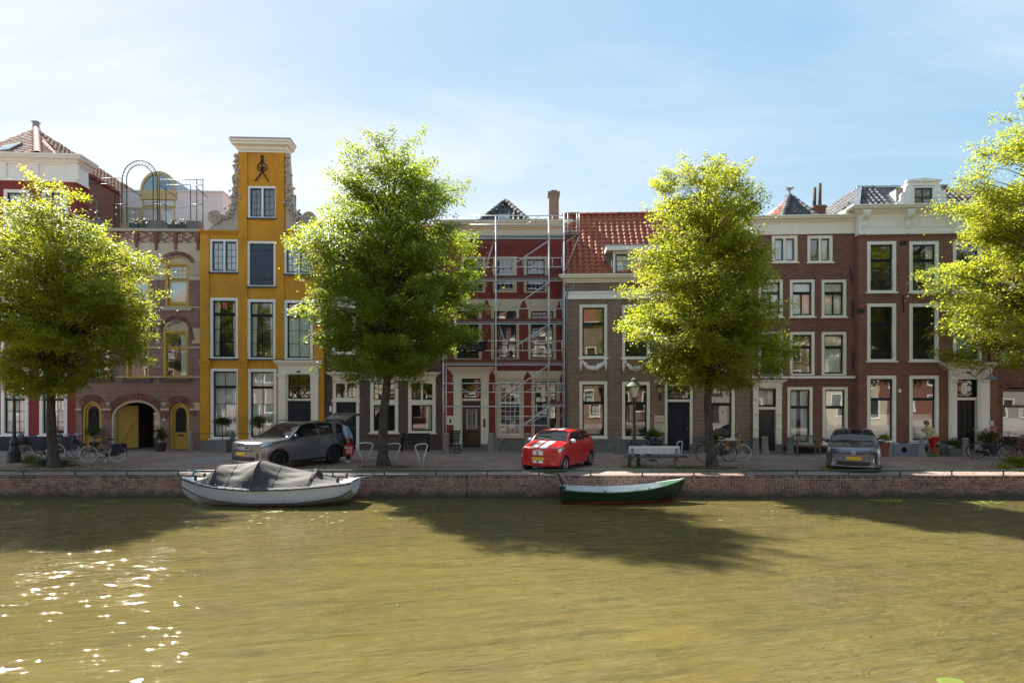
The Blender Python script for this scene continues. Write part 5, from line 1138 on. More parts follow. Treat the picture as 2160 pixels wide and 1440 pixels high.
# ---------------------------------------------------------------- the photographer's bank: seen only as reflections in the windows
class Plain(House):
    def __init__(s, name, label, x, Wd, y):
        s.W = Wd; s.holes = []; s.root = empty(name, (x+Wd, y, 0), PI, label, 'house', 'houses on the near bank')
ro = random.Random(2); x = -52
wash = paint('old_whitewash', (.32, .30, .27), .8, .15, 1, .3)
kinds = [(brick_brown, cream, 10.2, 'plain brown brick house'), (wash, cream, 9.0, 'whitewashed house'), (brick_redder, white, 11.5, 'tall red brick house'), (plaster, white, 9.6, 'beige rendered house'), (brick_brown, white, 8.6, 'low brown brick house'), (wash, slate, 10.8, 'tall whitewashed house')]
for k in range(13):
    mat, tr_, ht, nm = kinds[(k*5+1) % 6]; Wd = 7.2+(k % 3)*.9; ht += (k % 4)*.35
    H = Plain('near_bank_house', nm+' on the near bank facing the canal, mirrored in the windows opposite', x, Wd, -10.5)
    for r in range(3):
        for c in range(3):
            u = Wd*(c+.5)/3; z = .8+r*3.1; wh = 2.1 if r < 2 else 1.6
            window(H, 0, 0, 0, 0, ((1, 2, 1), (2, 2, 2)), fm=tr_, sm=dkgreen, uz=(u-.6, u+.6, z, z+wh), curtain='full' if (k+c+r) % 3 == 0 else None)
    H.wall(mat, 0, Wd, 0, ht, 9); bx('cornice', tr_, H.root, 0, Wd, -.4, .05, ht-.1, ht+.3)
    MB().add([(0, -.1, ht+.3), (Wd, -.1, ht+.3), (Wd, 4, ht+4), (0, 4, ht+4), (0, 9, ht+.3), (Wd, 9, ht+.3)], [(0, 1, 2, 3), (3, 2, 5, 4), (0, 3, 4), (1, 5, 2)]).build('roof', tile_old if k % 3 else tile_grey, H.root)
    x += Wd
for (px_, py_, src, rz) in ((-19, -2.6, T2, 1.0), (8.5, -3.2, T3, 2.0), (-8.5, -3.6, T1, 2.6), (21, -2.4, T2, 4.0)):
    t_ = copy_tree(src); t_.location = (px_, py_, 0); t_.rotation_euler = (0, 0, rz); t_['label'] = 'lime tree on the near bank behind the photographer'; t_['group'] = 'lime trees on the near bank'; t_.name = 'near_bank_tree'
# ---------------------------------------------------------------- scaffolding in front of the oxblood house
SR = empty('scaffolding', HS.root.location, HS.root.rotation_euler.z, 'aluminium scaffolding with planks and diagonal braces before the oxblood house', 'scaffolding')
VO, VI = -1.15, -.42
def sp(px, py, v): u, z = HS.uz(px, py, v); return Vector((u, v, z))
def st(name, pts, v, r=.028, mat=None, n=7): return MB().tube([sp(x, y, v) for x, y in pts], r, n).build(name, mat or alu, SR, True)
orange_m = paint('orange_clamp', (.65, .08, .02), .5, .1); plank_m = paint('plank_red_brown', (.16, .045, .035), .7, .3, 3, .3); plank_w = paint('plank_grey', (.30, .27, .24), .8, .25, 4, .3)
for x, top in ((935, 737), (1046, 455), (1158, 455), (1190, 448)):
    p = sp(x, 700, VO); zt = sp(x, top, VO).z
    MB().tube([(p.x, VO, 0.02), (p.x, VO, zt)], .034, 8).build('standard', alu, SR, True)
    xi = p.x+(-.03 if x > 1000 else .04); MB().tube([(xi, VI, 0.02), (xi, VI, zt-.2)], .034, 8).build('standard', alu, SR, True)
    bx('base_plate', alu, SR, p.x-.09, p.x+.09, VO-.09, VO+.09, .001, .02)
    for y in (510, 570, 605, 691, 741, 778, 812, 870):
        if y > top+20: c = sp(x, y+RW.uniform(-4, 4), VO); MB().lathe([(.042, -.03), (.046, 0), (.042, .03)], 8, c).build('coupler', orange_m if (y+x) % 3 else alu, SR)
for y, xa, xb in ((501, 962, 1190), (590, 962, 1190), (681, 962, 1190), (767, 935, 1190), (855, 935, 1190)):
    st('ledger', ((xa, y+2), (xb, y+2)), VO); st('ledger', ((xa, y+2), (xb, y+2)), VI)
    for x in (935, 1046, 1158, 1190):
        if x < xa: continue
        p = sp(x, y+2, VO); MB().tube([(p.x, VO-.05, p.z), (p.x, VI+.05, p.z)], .024, 7).build('transom', alu, SR, True)
    z = sp(1060, y, VO).z; u0, u1 = sp(xa, y, VO).x, sp(xb, y, VO).x
    if y != 855:
        for k in range(3): bx('deck_plank', plank_w, SR, u0, u1, lerp(VO+.03, VI-.03, k/3)+.006, lerp(VO+.03, VI-.03, (k+1)/3)-.006, z+.03, z+.075)
        bx('toe_board', plank_m, SR, u0+.02, u1-.02, VO+.032, VO+.055, z+.076, z+.22) if y != 501 else bx('toe_board', plank_w, SR, u0+.02, u1-.02, VO+.032, VO+.055, z+.076, z+.12)
    else:
        a, b_ = sp(1160, y, VO).x, u1; bx('deck_plank', plank_w, SR, a, b_, VO+.03, VI-.03, z+.03, z+.075); bx('toe_board', plank_m, SR, a+.02, b_-.02, VO+.032, VO+.055, z+.076, z+.22)
for y, xa, xb in ((455, 990, 1190), (474, 990, 1190), (544, 1000, 1190), (563, 1000, 1190), (632, 962, 1190), (651, 962, 1190), (719, 962, 1190), (739, 935, 1190), (808, 935, 1190), (827, 935, 1190), (878, 1046, 1158), (897, 1046, 1158)):
    st('guard_rail', ((xa, y), (xb, y)), VO, .024)
for xs, (ya, yb) in (((1005, 1052, 1155, 1165), (455, 474)), ((1103, 1165, 1185), (544, 563)), ((1042, 1050, 1155, 1183), (632, 651)), ((1102, 1165, 1185), (719, 739)), ((1041, 1155, 1183), (808, 827)), ((1155,), (878, 897))):
    for x in xs: st('guard_post', ((x, ya), (x, yb)), VO, .018)
for a, b_ in (((1064, 455), (1096, 474)), ((1140, 455), (1108, 474)), ((1064, 632), (1096, 651)), ((1141, 632), (1108, 651)), ((950, 808), (990, 827)), ((1030, 808), (996, 827)), ((1064, 808), (1096, 827)), ((1140, 808), (1107, 827)), ((1064, 878), (1098, 897)), ((1143, 878), (1108, 897))): st('guard_brace', (a, b_), VO, .016)
for a, b_ in (((1048, 581), (1157, 508)), ((1048, 671), (1157, 596)), ((1048, 757), (1157, 684)), ((1048, 846), (1157, 770)), ((1048, 934), (1157, 858))): st('diagonal_brace', (a, b_), VO-.04, .026)
for a, b_ in (((1100, 900), (1155, 862)), ((1160, 920), (1189, 866))): st('diagonal_brace', (a, b_), VI+.05, .022)
st('raker', ((1152, 772), (1120, 850)), VI, .022)
# ladders between the decks
def ladder(a, b_):
    m = MB(); p, q = sp(*a, -.75), sp(*b_, -.75); off = Vector((0, .17, 0)); n = 9
    m.tube([p-off, q-off], .022, 6); m.tube([p+off, q+off], .022, 6)
    for k in range(1, n): c = p.lerp(q, k/n); m.tube([c-off, c+off], .014, 5)
    m.build('ladder', alu, SR, True)
ladder((1043, 504), (1018, 588)); ladder((1052, 682), (1080, 764))
# bracket platform on the right
for y in (448, 467): st('guard_rail', ((1190, y), (1222, y)), VO+.1, .02)
for x in (1198, 1217, 1222): st('guard_post', ((x, 448), (x, 492)), VO+.1, .02)
u0, u1 = sp(1190, 490, VO).x, sp(1223, 490, VO).x; z = sp(1200, 494, VO).z; bx('deck_plank', plank_w, SR, u0, u1, VO, VI, z, z+.05); st('guard_rail', ((1190, 488), (1223, 488)), VO+.1, .018); st('diagonal_brace', ((1222, 496), (1192, 570)), VO+.1, .02); st('diagonal_brace', ((1218, 494), (1192, 512)), VO+.1, .018)
# banner
bn = MB().quad(sp(962, 718, VO-.03), sp(1028, 735, VO-.03), sp(1028, 722, VO-.06), sp(962, 717, VO-.03)); m = MB(); rows = []
for k in range(5):
    t = k/4; rows.append([sp(lerp(962, 1028, i/12), lerp(719, 740, t)+1.5*math.sin(i*.9), VO-.035-.02*math.sin(i*1.3+t*2)) for i in range(13)])
ban = m.grid(rows[::-1]).build('banner', black, SR, True)
c = sp(996, 733, VO-.08); lettering('Steigerverhuur', .17, paint('banner_print', (.10, .13, .08), .7), ban, c, align='CENTER')
# ---------------------------------------------------------------- cars
def carpaint(name, col, metal=.0, rough=.32):
    b = NB(name); n = b.noise(b.obj(), 3, 4, .6); c = b.mix(b.maprange(n, .45, .8, 0, .12), col, tuple(.5*x+.06 for x in col)); b.p(c, rough, metal, Coat_Weight=.9, Coat_Roughness=.05); return b.m
car_glass = NB('car_glass'); car_glass.p((.008, .010, .013), .03, 0, Specular_IOR_Level=.6); car_glass = car_glass.m
tyre_m = paint('tyre_rubber', (.016, .016, .017), .8, .25, 8); plastic_m = paint('black_plastic', (.018, .018, .02), .5, .2); chrome = paint('chrome', (.75, .76, .78), .16, .05, metal=1.0, bump=.0)
alloy = paint('alloy_rim', (.55, .56, .58), .3, .1, metal=.8); alloy_dark = paint('dark_rim', (.03, .03, .032), .3, .1, metal=.4); lamp_m = NB('headlight_lens'); lamp_m.p((.55, .57, .58), .08, .35, Coat_Weight=1.0); lamp_m = lamp_m.m
plate_m = paint('yellow_plate', (.72, .42, .02), .45, .06); plate_b = paint('plate_blue', (.03, .08, .4), .4); amber = paint('amber_lens', (.6, .2, .02), .2); redlens = paint('red_lens', (.4, .01, .01), .15)
class Car:
    def __init__(s, name, label, tab, C, f, paintm, bulge=.17, xf=.9, xr=3.6, R=.34, Ra=None, rim=None, cat='car'):
        s.tab = tab; s.L = tab[-1][0]; s.bul = bulge; s.xf, s.xr, s.R = xf, xr, R; s.Ra = Ra or R+.055; s.paint = paintm
        s.root = empty(name, (C[0], C[1], 0), math.atan2(f[1], f[0]), label, cat); s.rim = rim or alloy
    def sec(s, x):
        zb, w, zm, wb, zbe, wr, zre, zr = cr(s.tab, x)
        return [(0, zb), (w*.9, zb+.002), (w*.975, zb+.09), (w, zm), (wb, zbe), (wr, zre), (wr*.6, lerp(zre, zr, .75)), (0, zr)]
    def at(s, x, q, side=1, off=0.0):
        P = s.sec(x); t = [(i, p[0], p[1]) for i, p in enumerate(P)]; y, z = cr(t, q)
        w = cr(s.tab, x)[1]; k = max(0, 1-x/1.1); kr = max(0, 1-(s.L-x)/.9)
        xx = x+s.bul*(y/max(w, .3))**2*k-s.bul*.6*(y/max(w, .3))**2*kr
        return Vector((s.L/2-xx, side*y, z))
    def patch(s, name, mat, x0, x1, q0, q1, side=1, off=.006, nx=14, nq=8, parent=None, test=None):
        m = MB(); e = .01
        def P(x, q):
            a = s.at(x, q, side); dx = s.at(x+e, q, side)-a; dq = s.at(x, min(q+e, 7), side)-s.at(x, max(q-e, 0), side); n = dx.cross(dq)*side
            n = n.normalized() if n.length > 1e-9 else Vector((0, 0, 1))
            return a-n*off if n.dot(Vector((0, a.y, a.z-.6))) < 0 else a+n*off
        rows = [[P(lerp(x0(q) if callable(x0) else x0, x1(q) if callable(x1) else x1, i/nx), q) for i in range(nx+1)] for q in [lerp(q0, q1, j/nq) for j in range(nq+1)]]
        m.grid(rows); return m.build(name, mat, parent or s.root, True)
    def seam(s, x, q0, q1, side, r=.006):
        return [s.at(x(q) if callable(x) else x, q, side)+Vector((0, side*.001, 0)) for q in [lerp(q0, q1, k/10) for k in range(11)]]
    def body(s, glass_test):
        NX = 170; qs = [i/6 for i in range(43)]; xs = [s.L*(.5-.5*math.cos(PI*i/NX))*.5+s.L*i/NX*.5 for i in range(NX+1)]
        parts = {}
        for side in (1, -1):
            G = [[s.at(x, q, side) for q in qs] for x in xs]
            for i in range(NX):
                for j in range(len(qs)-1):
                    xm = (xs[i]+xs[i+1])/2; qm = (qs[j]+qs[j+1])/2; pt = (G[i][j]+G[i+1][j+1])/2; xc = s.L/2-pt.x
                    if 1 < qm < 4.4 and any(math.hypot(xc-w_, pt.z-s.R) < s.Ra for w_ in (s.xf, s.xr)): continue
                    nm = glass_test(xm, qm, side)
                    if nm is False: continue
                    m = parts.setdefault(nm or 'body', MB())
                    fc = [G[i][j], G[i][j+1], G[i+1][j+1], G[i+1][j]]
                    m.quad(*(fc if side < 0 else fc[::-1]))
        for x in (0, s.L):
            P = [s.at(x, q, 1) for q in qs]; m = parts['body']
            for j in range(len(qs)-1):
                a, b_ = P[j], P[j+1]; ny = 6
                for k in range(ny):
                    f0, f1 = -1+2*k/ny, -1+2*(k+1)/ny
                    def W(p, f): y = p.y*f; w = cr(s.tab, x)[1]; kk = s.bul if x == 0 else -s.bul*.6; return Vector((s.L/2-x-kk*(y/max(w, .3))**2, y, p.z))
                    m.quad(W(a, f0), W(a, f1), W(b_, f1), W(b_, f0))
        mats = {'body': s.paint}
        for nm, m in parts.items():
            me = m.mesh(nm.split('|')[0], mats.get(nm, car_glass), True); bm = bmesh.new(); bm.from_mesh(me); bmesh.ops.remove_doubles(bm, verts=bm.verts, dist=.0005); bmesh.ops.recalc_face_normals(bm, faces=bm.faces); bm.to_mesh(me); bm.free()
            me.set_sharp_from_angle(angle=math.radians(50)); inst(nm.split('|')[0], me, s.root)
        w = cr(s.tab, s.L/2)[1]; MB().box(-s.L/2+.25, s.L/2-.25, -w+.14, w-.14, .26, .8).build('underbody', plastic_m, s.root)
    def fp(s, y, z, eps=.0, x=0.0):
        w = cr(s.tab, x)[1]; return Vector((s.L/2-x-s.bul*(y/max(w, .3))**2*(1-x/1.1)+eps, y, z))
    def front(s, name, mat, y0, y1, z0, z1, eps=.012, parent=None, zt0=None, slant=0.0, n=12, th=.02):
        """curved panel on the nose; slant lets the top lean back"""
        m = MB(); R0 = []
        for z, f in ((z0, 0), (z1, 1)): R0.append([s.fp(lerp(y0, y1, k/n), z, eps-slant*f) for k in range(n+1)])
        m.grid(R0); B = [[p-Vector((th, 0, 0)) for p in r] for r in R0]; m.grid([B[0], R0[0]]); m.grid([R0[1], B[1]]); m.quad(R0[0][0], R0[1][0], B[1][0], B[0][0]); m.quad(R0[0][-1], B[0][-1], B[1][-1], R0[1][-1])
        return m.build(name, mat, parent or s.root, 'auto')
    def wheels(s, steer=0.0, spokes=5, track=None, rim2=None):
        tk = track or cr(s.tab, s.xf)[1]-.115; R = s.R
        ty = MB(); pr = []
        ty.lathe([(R*.68, -.10), (R*.86, -.112), (R*.97, -.10), (R, -.07), (R, .07), (R*.97, .10), (R*.86, .112), (R*.68, .10)], 36, cap=False); ty = ty.mesh('tyre', tyre_m, 'auto')
        rm = MB(); rm.lathe([(R*.69, -.1), (R*.69, .095), (R*.64, .10), (R*.62, .05), (R*.60, .02), (.001, .02)], 36, cap=False)
        rm.cm = 1
        for k in range(spokes):
            a = 2*PI*k/spokes; d = Vector((math.cos(a), math.sin(a), 0)); e = Vector((-d.y, d.x, 0))
            rm.add([d*.04+e*.045+Vector((0, 0, .085)), d*R*.66+e*.03+Vector((0, 0, .095)), d*R*.66-e*.03+Vector((0, 0, .095)), d*.04-e*.045+Vector((0, 0, .085)), d*.04+e*.05+Vector((0, 0, .03)), d*R*.66+e*.035+Vector((0, 0, .04)), d*R*.66-e*.035+Vector((0, 0, .04)), d*.04-e*.05+Vector((0, 0, .03))], [(0, 3, 2, 1), (0, 1, 5, 4), (3, 7, 6, 2)])
        rm.lathe([(.001, .095), (.06, .09), (.075, .06)], 12, cap=False)
        rm.lathe([(R*.62, .09), (R*.70, .104), (R*.70, .08)], 36, cap=False)
        rm = rm.mesh('rim', [alloy_dark, rim2 or s.rim], 'auto')
        for x, st_ in ((s.xf, steer), (s.xr, 0)):
            for side in (1, -1):
                w_ = empty('wheel', (s.L/2-x, side*tk, R), 0, parent=s.root); w_.rotation_euler = (0, 0, st_)
                inst('tyre', ty, w_, rot=(-side*PI/2, 0, 0)); inst('rim', rm, w_, rot=(-side*PI/2, 0, 0))
                ar = MB(); n = 20; A = []
                for k in range(n+1): t = PI*k/n*1.16-.08*PI; A.append(t)
                ar.grid([[(s.L/2-x+(s.Ra+.0)*math.cos(t), side*(tk-.22), R+(s.Ra+.0)*math.sin(t)) for t in A], [(s.L/2-x+(s.Ra+.01)*math.cos(t), side*(tk+.095), R+(s.Ra+.01)*math.sin(t)) for t in A]]); ar.build('wheel_arch', plastic_m, s.root)
                lip = []
                for t in A:
                    xx, zz_ = x-(s.Ra+.012)*math.cos(t), R+(s.Ra+.012)*math.sin(t)
                    best = min((abs(s.at(xx, q/12, side).z-zz_), q/12) for q in range(16, 54)); p = s.at(xx, best[1], side); lip.append((s.L/2-xx, p.y+side*.002, zz_))
                MB().tube(lip, .016, 6).build('arch_trim', s.arch_m, s.root, True)
    arch_m = plastic_m
    def mirror(s, x, mat, zoff=0.0):
        for side in (1, -1):
            p = s.at(x, 4.15, side)+Vector((0, side*.10, .07+zoff)); MB().sphere(p, 1, 10, (.075, .12, .075)).build('wing_mirror', mat, s.root, True); MB().tube([s.at(x, 4.1, side), p-Vector((0, 0, .03))], .022, 6).build('mirror_stalk', plastic_m, s.root)
    def handle(s, x, side, mat, q=3.75): 
        p = s.at(x, q, side)+Vector((0, side*.012, 0)); MB().sphere(p, 1, 8, (.10, .02, .02)).build('door_handle', mat, s.root, True)
def numplate(c, z, eps=.03, wd=.26, y=0.0, slant=0.0):
    p = c.front('number_plate', plate_m, y-wd, y+wd, z-.055, z+.055, eps, n=2); c.front('plate_band', plate_b, y-wd-.045, y-wd-.002, z-.055, z+.055, eps, n=1); return p
# --- grey SUV with its tailgate up
T = [(0, .36, .70, .62, .68, .86, .60, .93, .95), (.06, .27, .84, .62, .80, .93, .70, 1.0, 1.02), (.25, .23, .93, .66, .89, .99, .78, 1.05, 1.08), (.9, .22, .95, .70, .92, 1.04, .84, 1.10, 1.14), (1.32, .22, .95, .70, .92, 1.07, .86, 1.13, 1.18),
     (1.75, .22, .95, .70, .92, 1.08, .80, 1.38, 1.43), (2.15, .22, .95, .70, .92, 1.09, .71, 1.61, 1.66), (2.6, .22, .95, .70, .92, 1.10, .69, 1.67, 1.73), (3.4, .22, .95, .70, .92, 1.12, .68, 1.66, 1.72), (4.1, .23, .95, .70, .91, 1.15, .66, 1.60, 1.66), (4.4, .24, .93, .70, .88, 1.16, .66, 1.52, 1.57), (4.55, .28, .88, .70, .84, 1.14, .68, 1.40, 1.44), (4.6, .38, .84, .70, .80, 1.05, .66, 1.30, 1.34)]
suv = Car('parked_suv', 'silver grey SUV parked with open tailgate in front of the ochre house', T, (-8.62, 24.15), (-.5, -.866), carpaint('silver_paint', (.21, .225, .25), .7, .24), .20, .92, 3.62, .365, .43, alloy_dark)
def gt(x, q, side):
    if 5.12 < q and 1.36 < x < 2.12: return 'windscreen'
    a = 1.42+(q-4.1)*.55
    if 4.10 < q < 4.92 and a < x < 4.3:
        if x < 2.78: return 'front_side_window'+('|l' if side > 0 else '|r')
        if 2.86 < x < 3.62: return 'rear_side_window'+('|l' if side > 0 else '|r')
        if x > 3.74+(q-4.1)*.2: return 'quarter_window'+('|l' if side > 0 else '|r')
    if x > 4.42 and q > 4.05: return 'rear_window'
suv.body(gt); suv.wheels(.22, 10); suv.mirror(1.62, carpaint('mirror_black', (.015, .015, .018)), .02)
suv.front('grille', plastic_m, -.50, .50, .80, .92, .015, slant=.01); 
m = MB()
for k in range(3): z = .82+k*.035; m.tube([suv.fp(y/10, z, .03) for y in range(-5, 6)], .006, 4)
for k in range(-9, 10): m.tube([suv.fp(k*.052, .81, .03), suv.fp(k*.052+.03, .91, .022)], .005, 4)
m.build('grille_mesh', chrome, suv.root)
suv.front('intake_slot', plastic_m, -.52, .52, .735, .765, .014); suv.front('lower_intake', plastic_m, -.60, .60, .40, .54, .03); suv.front('skid_plate', alloy, -.62, .62, .34, .385, .035)
numplate(suv, .645, .025)
for sd_ in (1, -1):
    suv.patch('headlight', lamp_m, lambda q: .05+.10*(q-3.6), lambda q: .62-.25*(4.35-q), 3.78, 4.28, sd_, .008); suv.patch('headlight_surround', plastic_m, .06, .52, 3.68, 3.8, sd_, .007)
    suv.front('fog_panel', plastic_m, sd_*.66, sd_*.80, .42, .66, .006)
    for x, q0, q1 in ((1.62, 2.0, 4.05), (2.82, 1.9, 4.05), (3.55, 3.1, 4.05)): MB().tube(suv.seam(x, q0, q1, sd_), .006, 5).build('door_seam', plastic_m, suv.root)
    suv.handle(2.62, sd_, carpaint('handle_silver', (.2, .2, .21), .5)); suv.handle(3.42, sd_, MATS['handle_silver'])
    suv.patch('sill_trim', plastic_m, 1.45, 3.1, 1.4, 2.12, sd_, .008); suv.patch('fender_vent', plastic_m, 1.22, 1.5, 3.86, 3.93, sd_, .01)
    suv.patch('tail_light', redlens, 4.25, 4.55, 3.5, 4.0, sd_, .008)
suv.patch('roof_panel', carpaint('black_roof', (.012, .012, .014)), 2.2, 4.35, 5.2, 6.99, 1, .006, 30, 12); suv.patch('roof_panel', MATS['black_roof'], 2.2, 4.35, 5.2, 6.99, -1, .006, 30, 12)
lettering('DISCOVERY', .075, plastic_m, suv.root, (2.17, 0, 1.035), (PI/2-.5, 0, PI/2), .004); MB().lathe([(.001, .012), (.06, .012), (.065, 0)], 14, (0, 0, 0), .5, 1).build('badge', dkgreen, suv.root, True, suv.fp(.32, .87, .03), (0, PI/2, 0))
# tailgate lifted on its roof hinge
tg = empty('tailgate', (-2.1, 0, 1.62), parent=suv.root); tg.rotation_euler = (0, math.radians(19), 0)
m = MB(); m.prism([(0, 0), (-.35, .09), (-.75, .13), (-1.02, .05), (-1.1, -.06), (-1.05, -.10), (-.75, .05), (-.35, .02), (0, -.05)][::-1], -.62, .62); m.build('tailgate_shell', suv.paint, tg)
MB().add([(-.06, -.52, .03), (-.06, .52, .03), (-.70, .50, .135), (-.70, -.50, .135)], [(0, 1, 2, 3)]).build('tailgate_glass', car_glass, tg)
MB().tube([(-.55, .58, .06), (-.02, .62, -.45)], .012, 6).build('gas_strut', plastic_m, tg); MB().tube([(-.55, -.58, .06), (-.02, -.62, -.45)], .012, 6).build('gas_strut', plastic_m, tg)
for sd_ in (1, -1): MB().tube([(-.9, sd_*.45, 1.735), (.15, sd_*.5, 1.77), (.2, sd_*.5, 1.73)], .015, 6).build('roof_rail', plastic_m, suv.root)
# --- red city car with white stripes
T = [(0, .32, .60, .52, .58, .70, .50, .75, .77), (.05, .23, .72, .52, .69, .77, .62, .83, .85), (.22, .19, .80, .56, .77, .84, .69, .90, .93), (.6, .18, .82, .60, .79, .91, .73, .98, 1.02), (.85, .18, .82, .61, .79, .94, .73, 1.03, 1.07), (1.2, .18, .82, .62, .79, .96, .67, 1.27, 1.32), (1.5, .18, .82, .62, .79, .97, .61, 1.39, 1.45), (2.0, .18, .82, .62, .79, .99, .60, 1.43, 1.49), (2.8, .18, .82, .63, .78, 1.03, .58, 1.40, 1.46), (3.2, .19, .81, .63, .77, 1.06, .57, 1.33, 1.38), (3.42, .2, .80, .62, .76, 1.06, .58, 1.15, 1.2), (3.52, .25, .74, .62, .70, .95, .6, 1.0, 1.03), (3.54, .35, .66, .6, .62, .85, .54, .9, .92)]
redm = carpaint('red_car_paint', (.56, .008, .010), 0, .3); stripe = carpaint('white_stripe', (.8, .8, .8), 0, .3)
up = Car('parked_city_car', 'small red city car with two white racing stripes parked by the quay', T, (1.77, 23.5), (-.486, -.874), redm, .20, .62, 3.04, .285, .335, alloy); up.arch_m = redm
def gt(x, q, side):
    if 5.14 < q and .90 < x < 1.46: return 'windscreen'
    a = .98+(q-4.1)*.50
    if 4.12 < q < 4.90 and a < x < 3.05-(q-4.1)*.15 and not 2.16 < x < 2.24: return ('front_side_window' if x < 2.2 else 'rear_side_window')+('|l' if side > 0 else '|r')
    if 3.22 < x < 3.45 and q > 5.2: return 'rear_window'
up.body(gt); up.wheels(.0, 5); up.mirror(1.16, stripe)
for sd_ in (1, -1):
    up.patch('headlight', lamp_m, lambda q: .06+.03*(q-3.7), lambda q: .46-.22*abs(q-4.0), 3.72, 4.42, sd_, .008); up.handle(2.0, sd_, redm)
    for x, q0, q1 in ((1.06, 2.2, 4.0), (2.22, 1.9, 4.05)): MB().tube(up.seam(x, q0, q1, sd_), .005, 5).build('door_seam', plastic_m, up.root)
    for (x0, x1) in ((.06, .84), (1.52, 3.15)): up.patch('stripe', stripe, x0, x1, 6.28, 6.88, sd_, .005, 24, 4)
    up.front('stripe', stripe, sd_*.04, sd_*.20, .62, .76, .008); up.front('stripe', stripe, sd_*.04, sd_*.20, .34, .42, .008)
up.front('bumper_groove', plastic_m, -.58, .58, .575, .592, .008); up.front('bumper_groove', plastic_m, -.52, .52, .395, .41, .008)
for sd_ in (1, -1): up.front('bumper_groove', plastic_m, sd_*.56, sd_*.58, .41, .575, .009, n=2)
m = MB(); m.tube([up.at(.075, q, 1)+Vector((.006, 0, .004)) for q in (5.2, 5.6, 6, 6.5, 7)]+[up.at(.075, q, -1)+Vector((.006, 0, .004)) for q in (6.5, 6, 5.6, 5.2)], .007, 5); m.build('bonnet_seam', plastic_m, up.root)
numplate(up, .49, .02, .24)
bd = empty('badge', up.fp(0, .775, .022), parent=up.root); bd.rotation_euler = (0, math.radians(-55), 0); m = MB(); m.tube([(0, .075*math.cos(t), .075*math.sin(t)) for t in [2*PI*i/20 for i in range(20)]], .009, 5, closed=True)
m.tube([(0, -.035, .06), (0, 0, .005), (0, .035, .06)], .008, 5); m.tube([(0, -.06, .03), (0, -.028, -.055), (0, 0, .0), (0, .028, -.055), (0, .06, .03)], .008, 5); m.build('emblem', chrome, bd, True)
m = MB(); m.tube([up.at(.95, 5.3, 1)+Vector((.02, 0, .02)), up.at(1.0, 6.6, 1)+Vector((.01, 0, .02))], .009, 5); m.tube([up.at(.93, 6.9, 1)+Vector((.02, 0, .02)), up.at(1.0, 5.8, -1)+Vector((.01, 0, .02))], .009, 5); m.build('wipers', plastic_m, up.root)
# --- dark grey hybrid facing the canal
T = [(0, .28, .62, .50, .60, .66, .52, .70, .72), (.06, .2, .77, .50, .73, .73, .63, .78, .80), (.3, .17, .855, .55, .81, .82, .70, .89, .92), (.75, .17, .87, .58, .83, .89, .75, .97, 1.01), (1.05, .17, .872, .6, .83, .93, .75, 1.01, 1.05), (1.55, .17, .872, .62, .83, .96, .68, 1.27, 1.32), (2.05, .17, .872, .62, .83, .98, .61, 1.41, 1.47), (2.4, .17, .872, .62, .83, 1.0, .59, 1.44, 1.50), (3.2, .17, .872, .62, .82, 1.03, .57, 1.38, 1.44), (4.0, .19, .86, .64, .80, 1.07, .57, 1.22, 1.27), (4.35, .22, .80, .65, .76, 1.05, .6, 1.1, 1.12), (4.46, .32, .74, .62, .7, .9, .58, .95, .97)]
pm_ = carpaint('dark_grey_paint', (.11, .12, .15), .55, .26); fd = Vector((-12.0, -21.9)).normalized(); cc = Vector((12.05, 21.75))-fd*2.23
pr = Car('parked_hybrid_car', 'dark grey hatchback parked nose towards the canal before the brick houses', T, cc, fd, pm_, .24, .92, 3.6, .31, .365, alloy); pr.arch_m = pm_
def gt(x, q, side):
    if 5.10 < q and 1.10 < x < 1.98: return 'windscreen'
    a = 1.2+(q-4.1)*.7
    if 4.12 < q < 4.9 and a < x < 3.7: return 'side_window'+('|l' if side > 0 else '|r')
pr.body(gt); pr.wheels(0, 10); pr.mirror(1.42, pm_)
pr.front('grille', plastic_m, -.34, .34, .665, .70, .016); pr.front('lower_intake', plastic_m, -.52, .52, .27, .40, .02); numplate(pr, .52, .03, .24); pr.front('bumper_lip', alloy, -.6, .6, .235, .25, .03)
for sd_ in (1, -1):
    pr.patch('headlight', lamp_m, lambda q: .07, lambda q: .60-.5*max(0, q-4.1)-.25*max(0, 4.1-q), 3.72, 4.62, sd_, .008); pr.front('fog_light', lamp_m, sd_*.60, sd_*.68, .36, .50, .012)
    for x, q0, q1 in ((1.35, 2, 4), (2.5, 2, 4)): MB().tube(pr.seam(x, q0, q1, sd_), .005, 5).build('door_seam', plastic_m, pr.root)
    pr.patch('bonnet_crease', pm_, .2, 1.0, 5.5, 5.62, sd_, .01)
m = MB(); c_ = pr.fp(0, .715, .02); E = lambda a, b_, dz=0: [(c_.x, c_.y+a*math.cos(t), c_.z+dz+b_*math.sin(t)) for t in [2*PI*i/20 for i in range(20)]]
m.tube(E(.075, .05), .007, 5, closed=True); m.tube(E(.028, .047), .006, 5, closed=True); m.tube(E(.055, .018, .024), .006, 5, closed=True); m.build('emblem', chrome, pr.root, True)
m = MB(); m.tube([pr.at(1.12, 5.3, -1)+Vector((.02, 0, .02)), pr.at(1.16, 6.8, -1)+Vector((.02, 0, .02))], .009, 5); m.tube([pr.at(1.1, 6.9, 1)+Vector((.02, 0, .02)), pr.at(1.18, 5.4, 1)+Vector((.02, 0, .02))], .009, 5); m.build('wipers', plastic_m, pr.root)
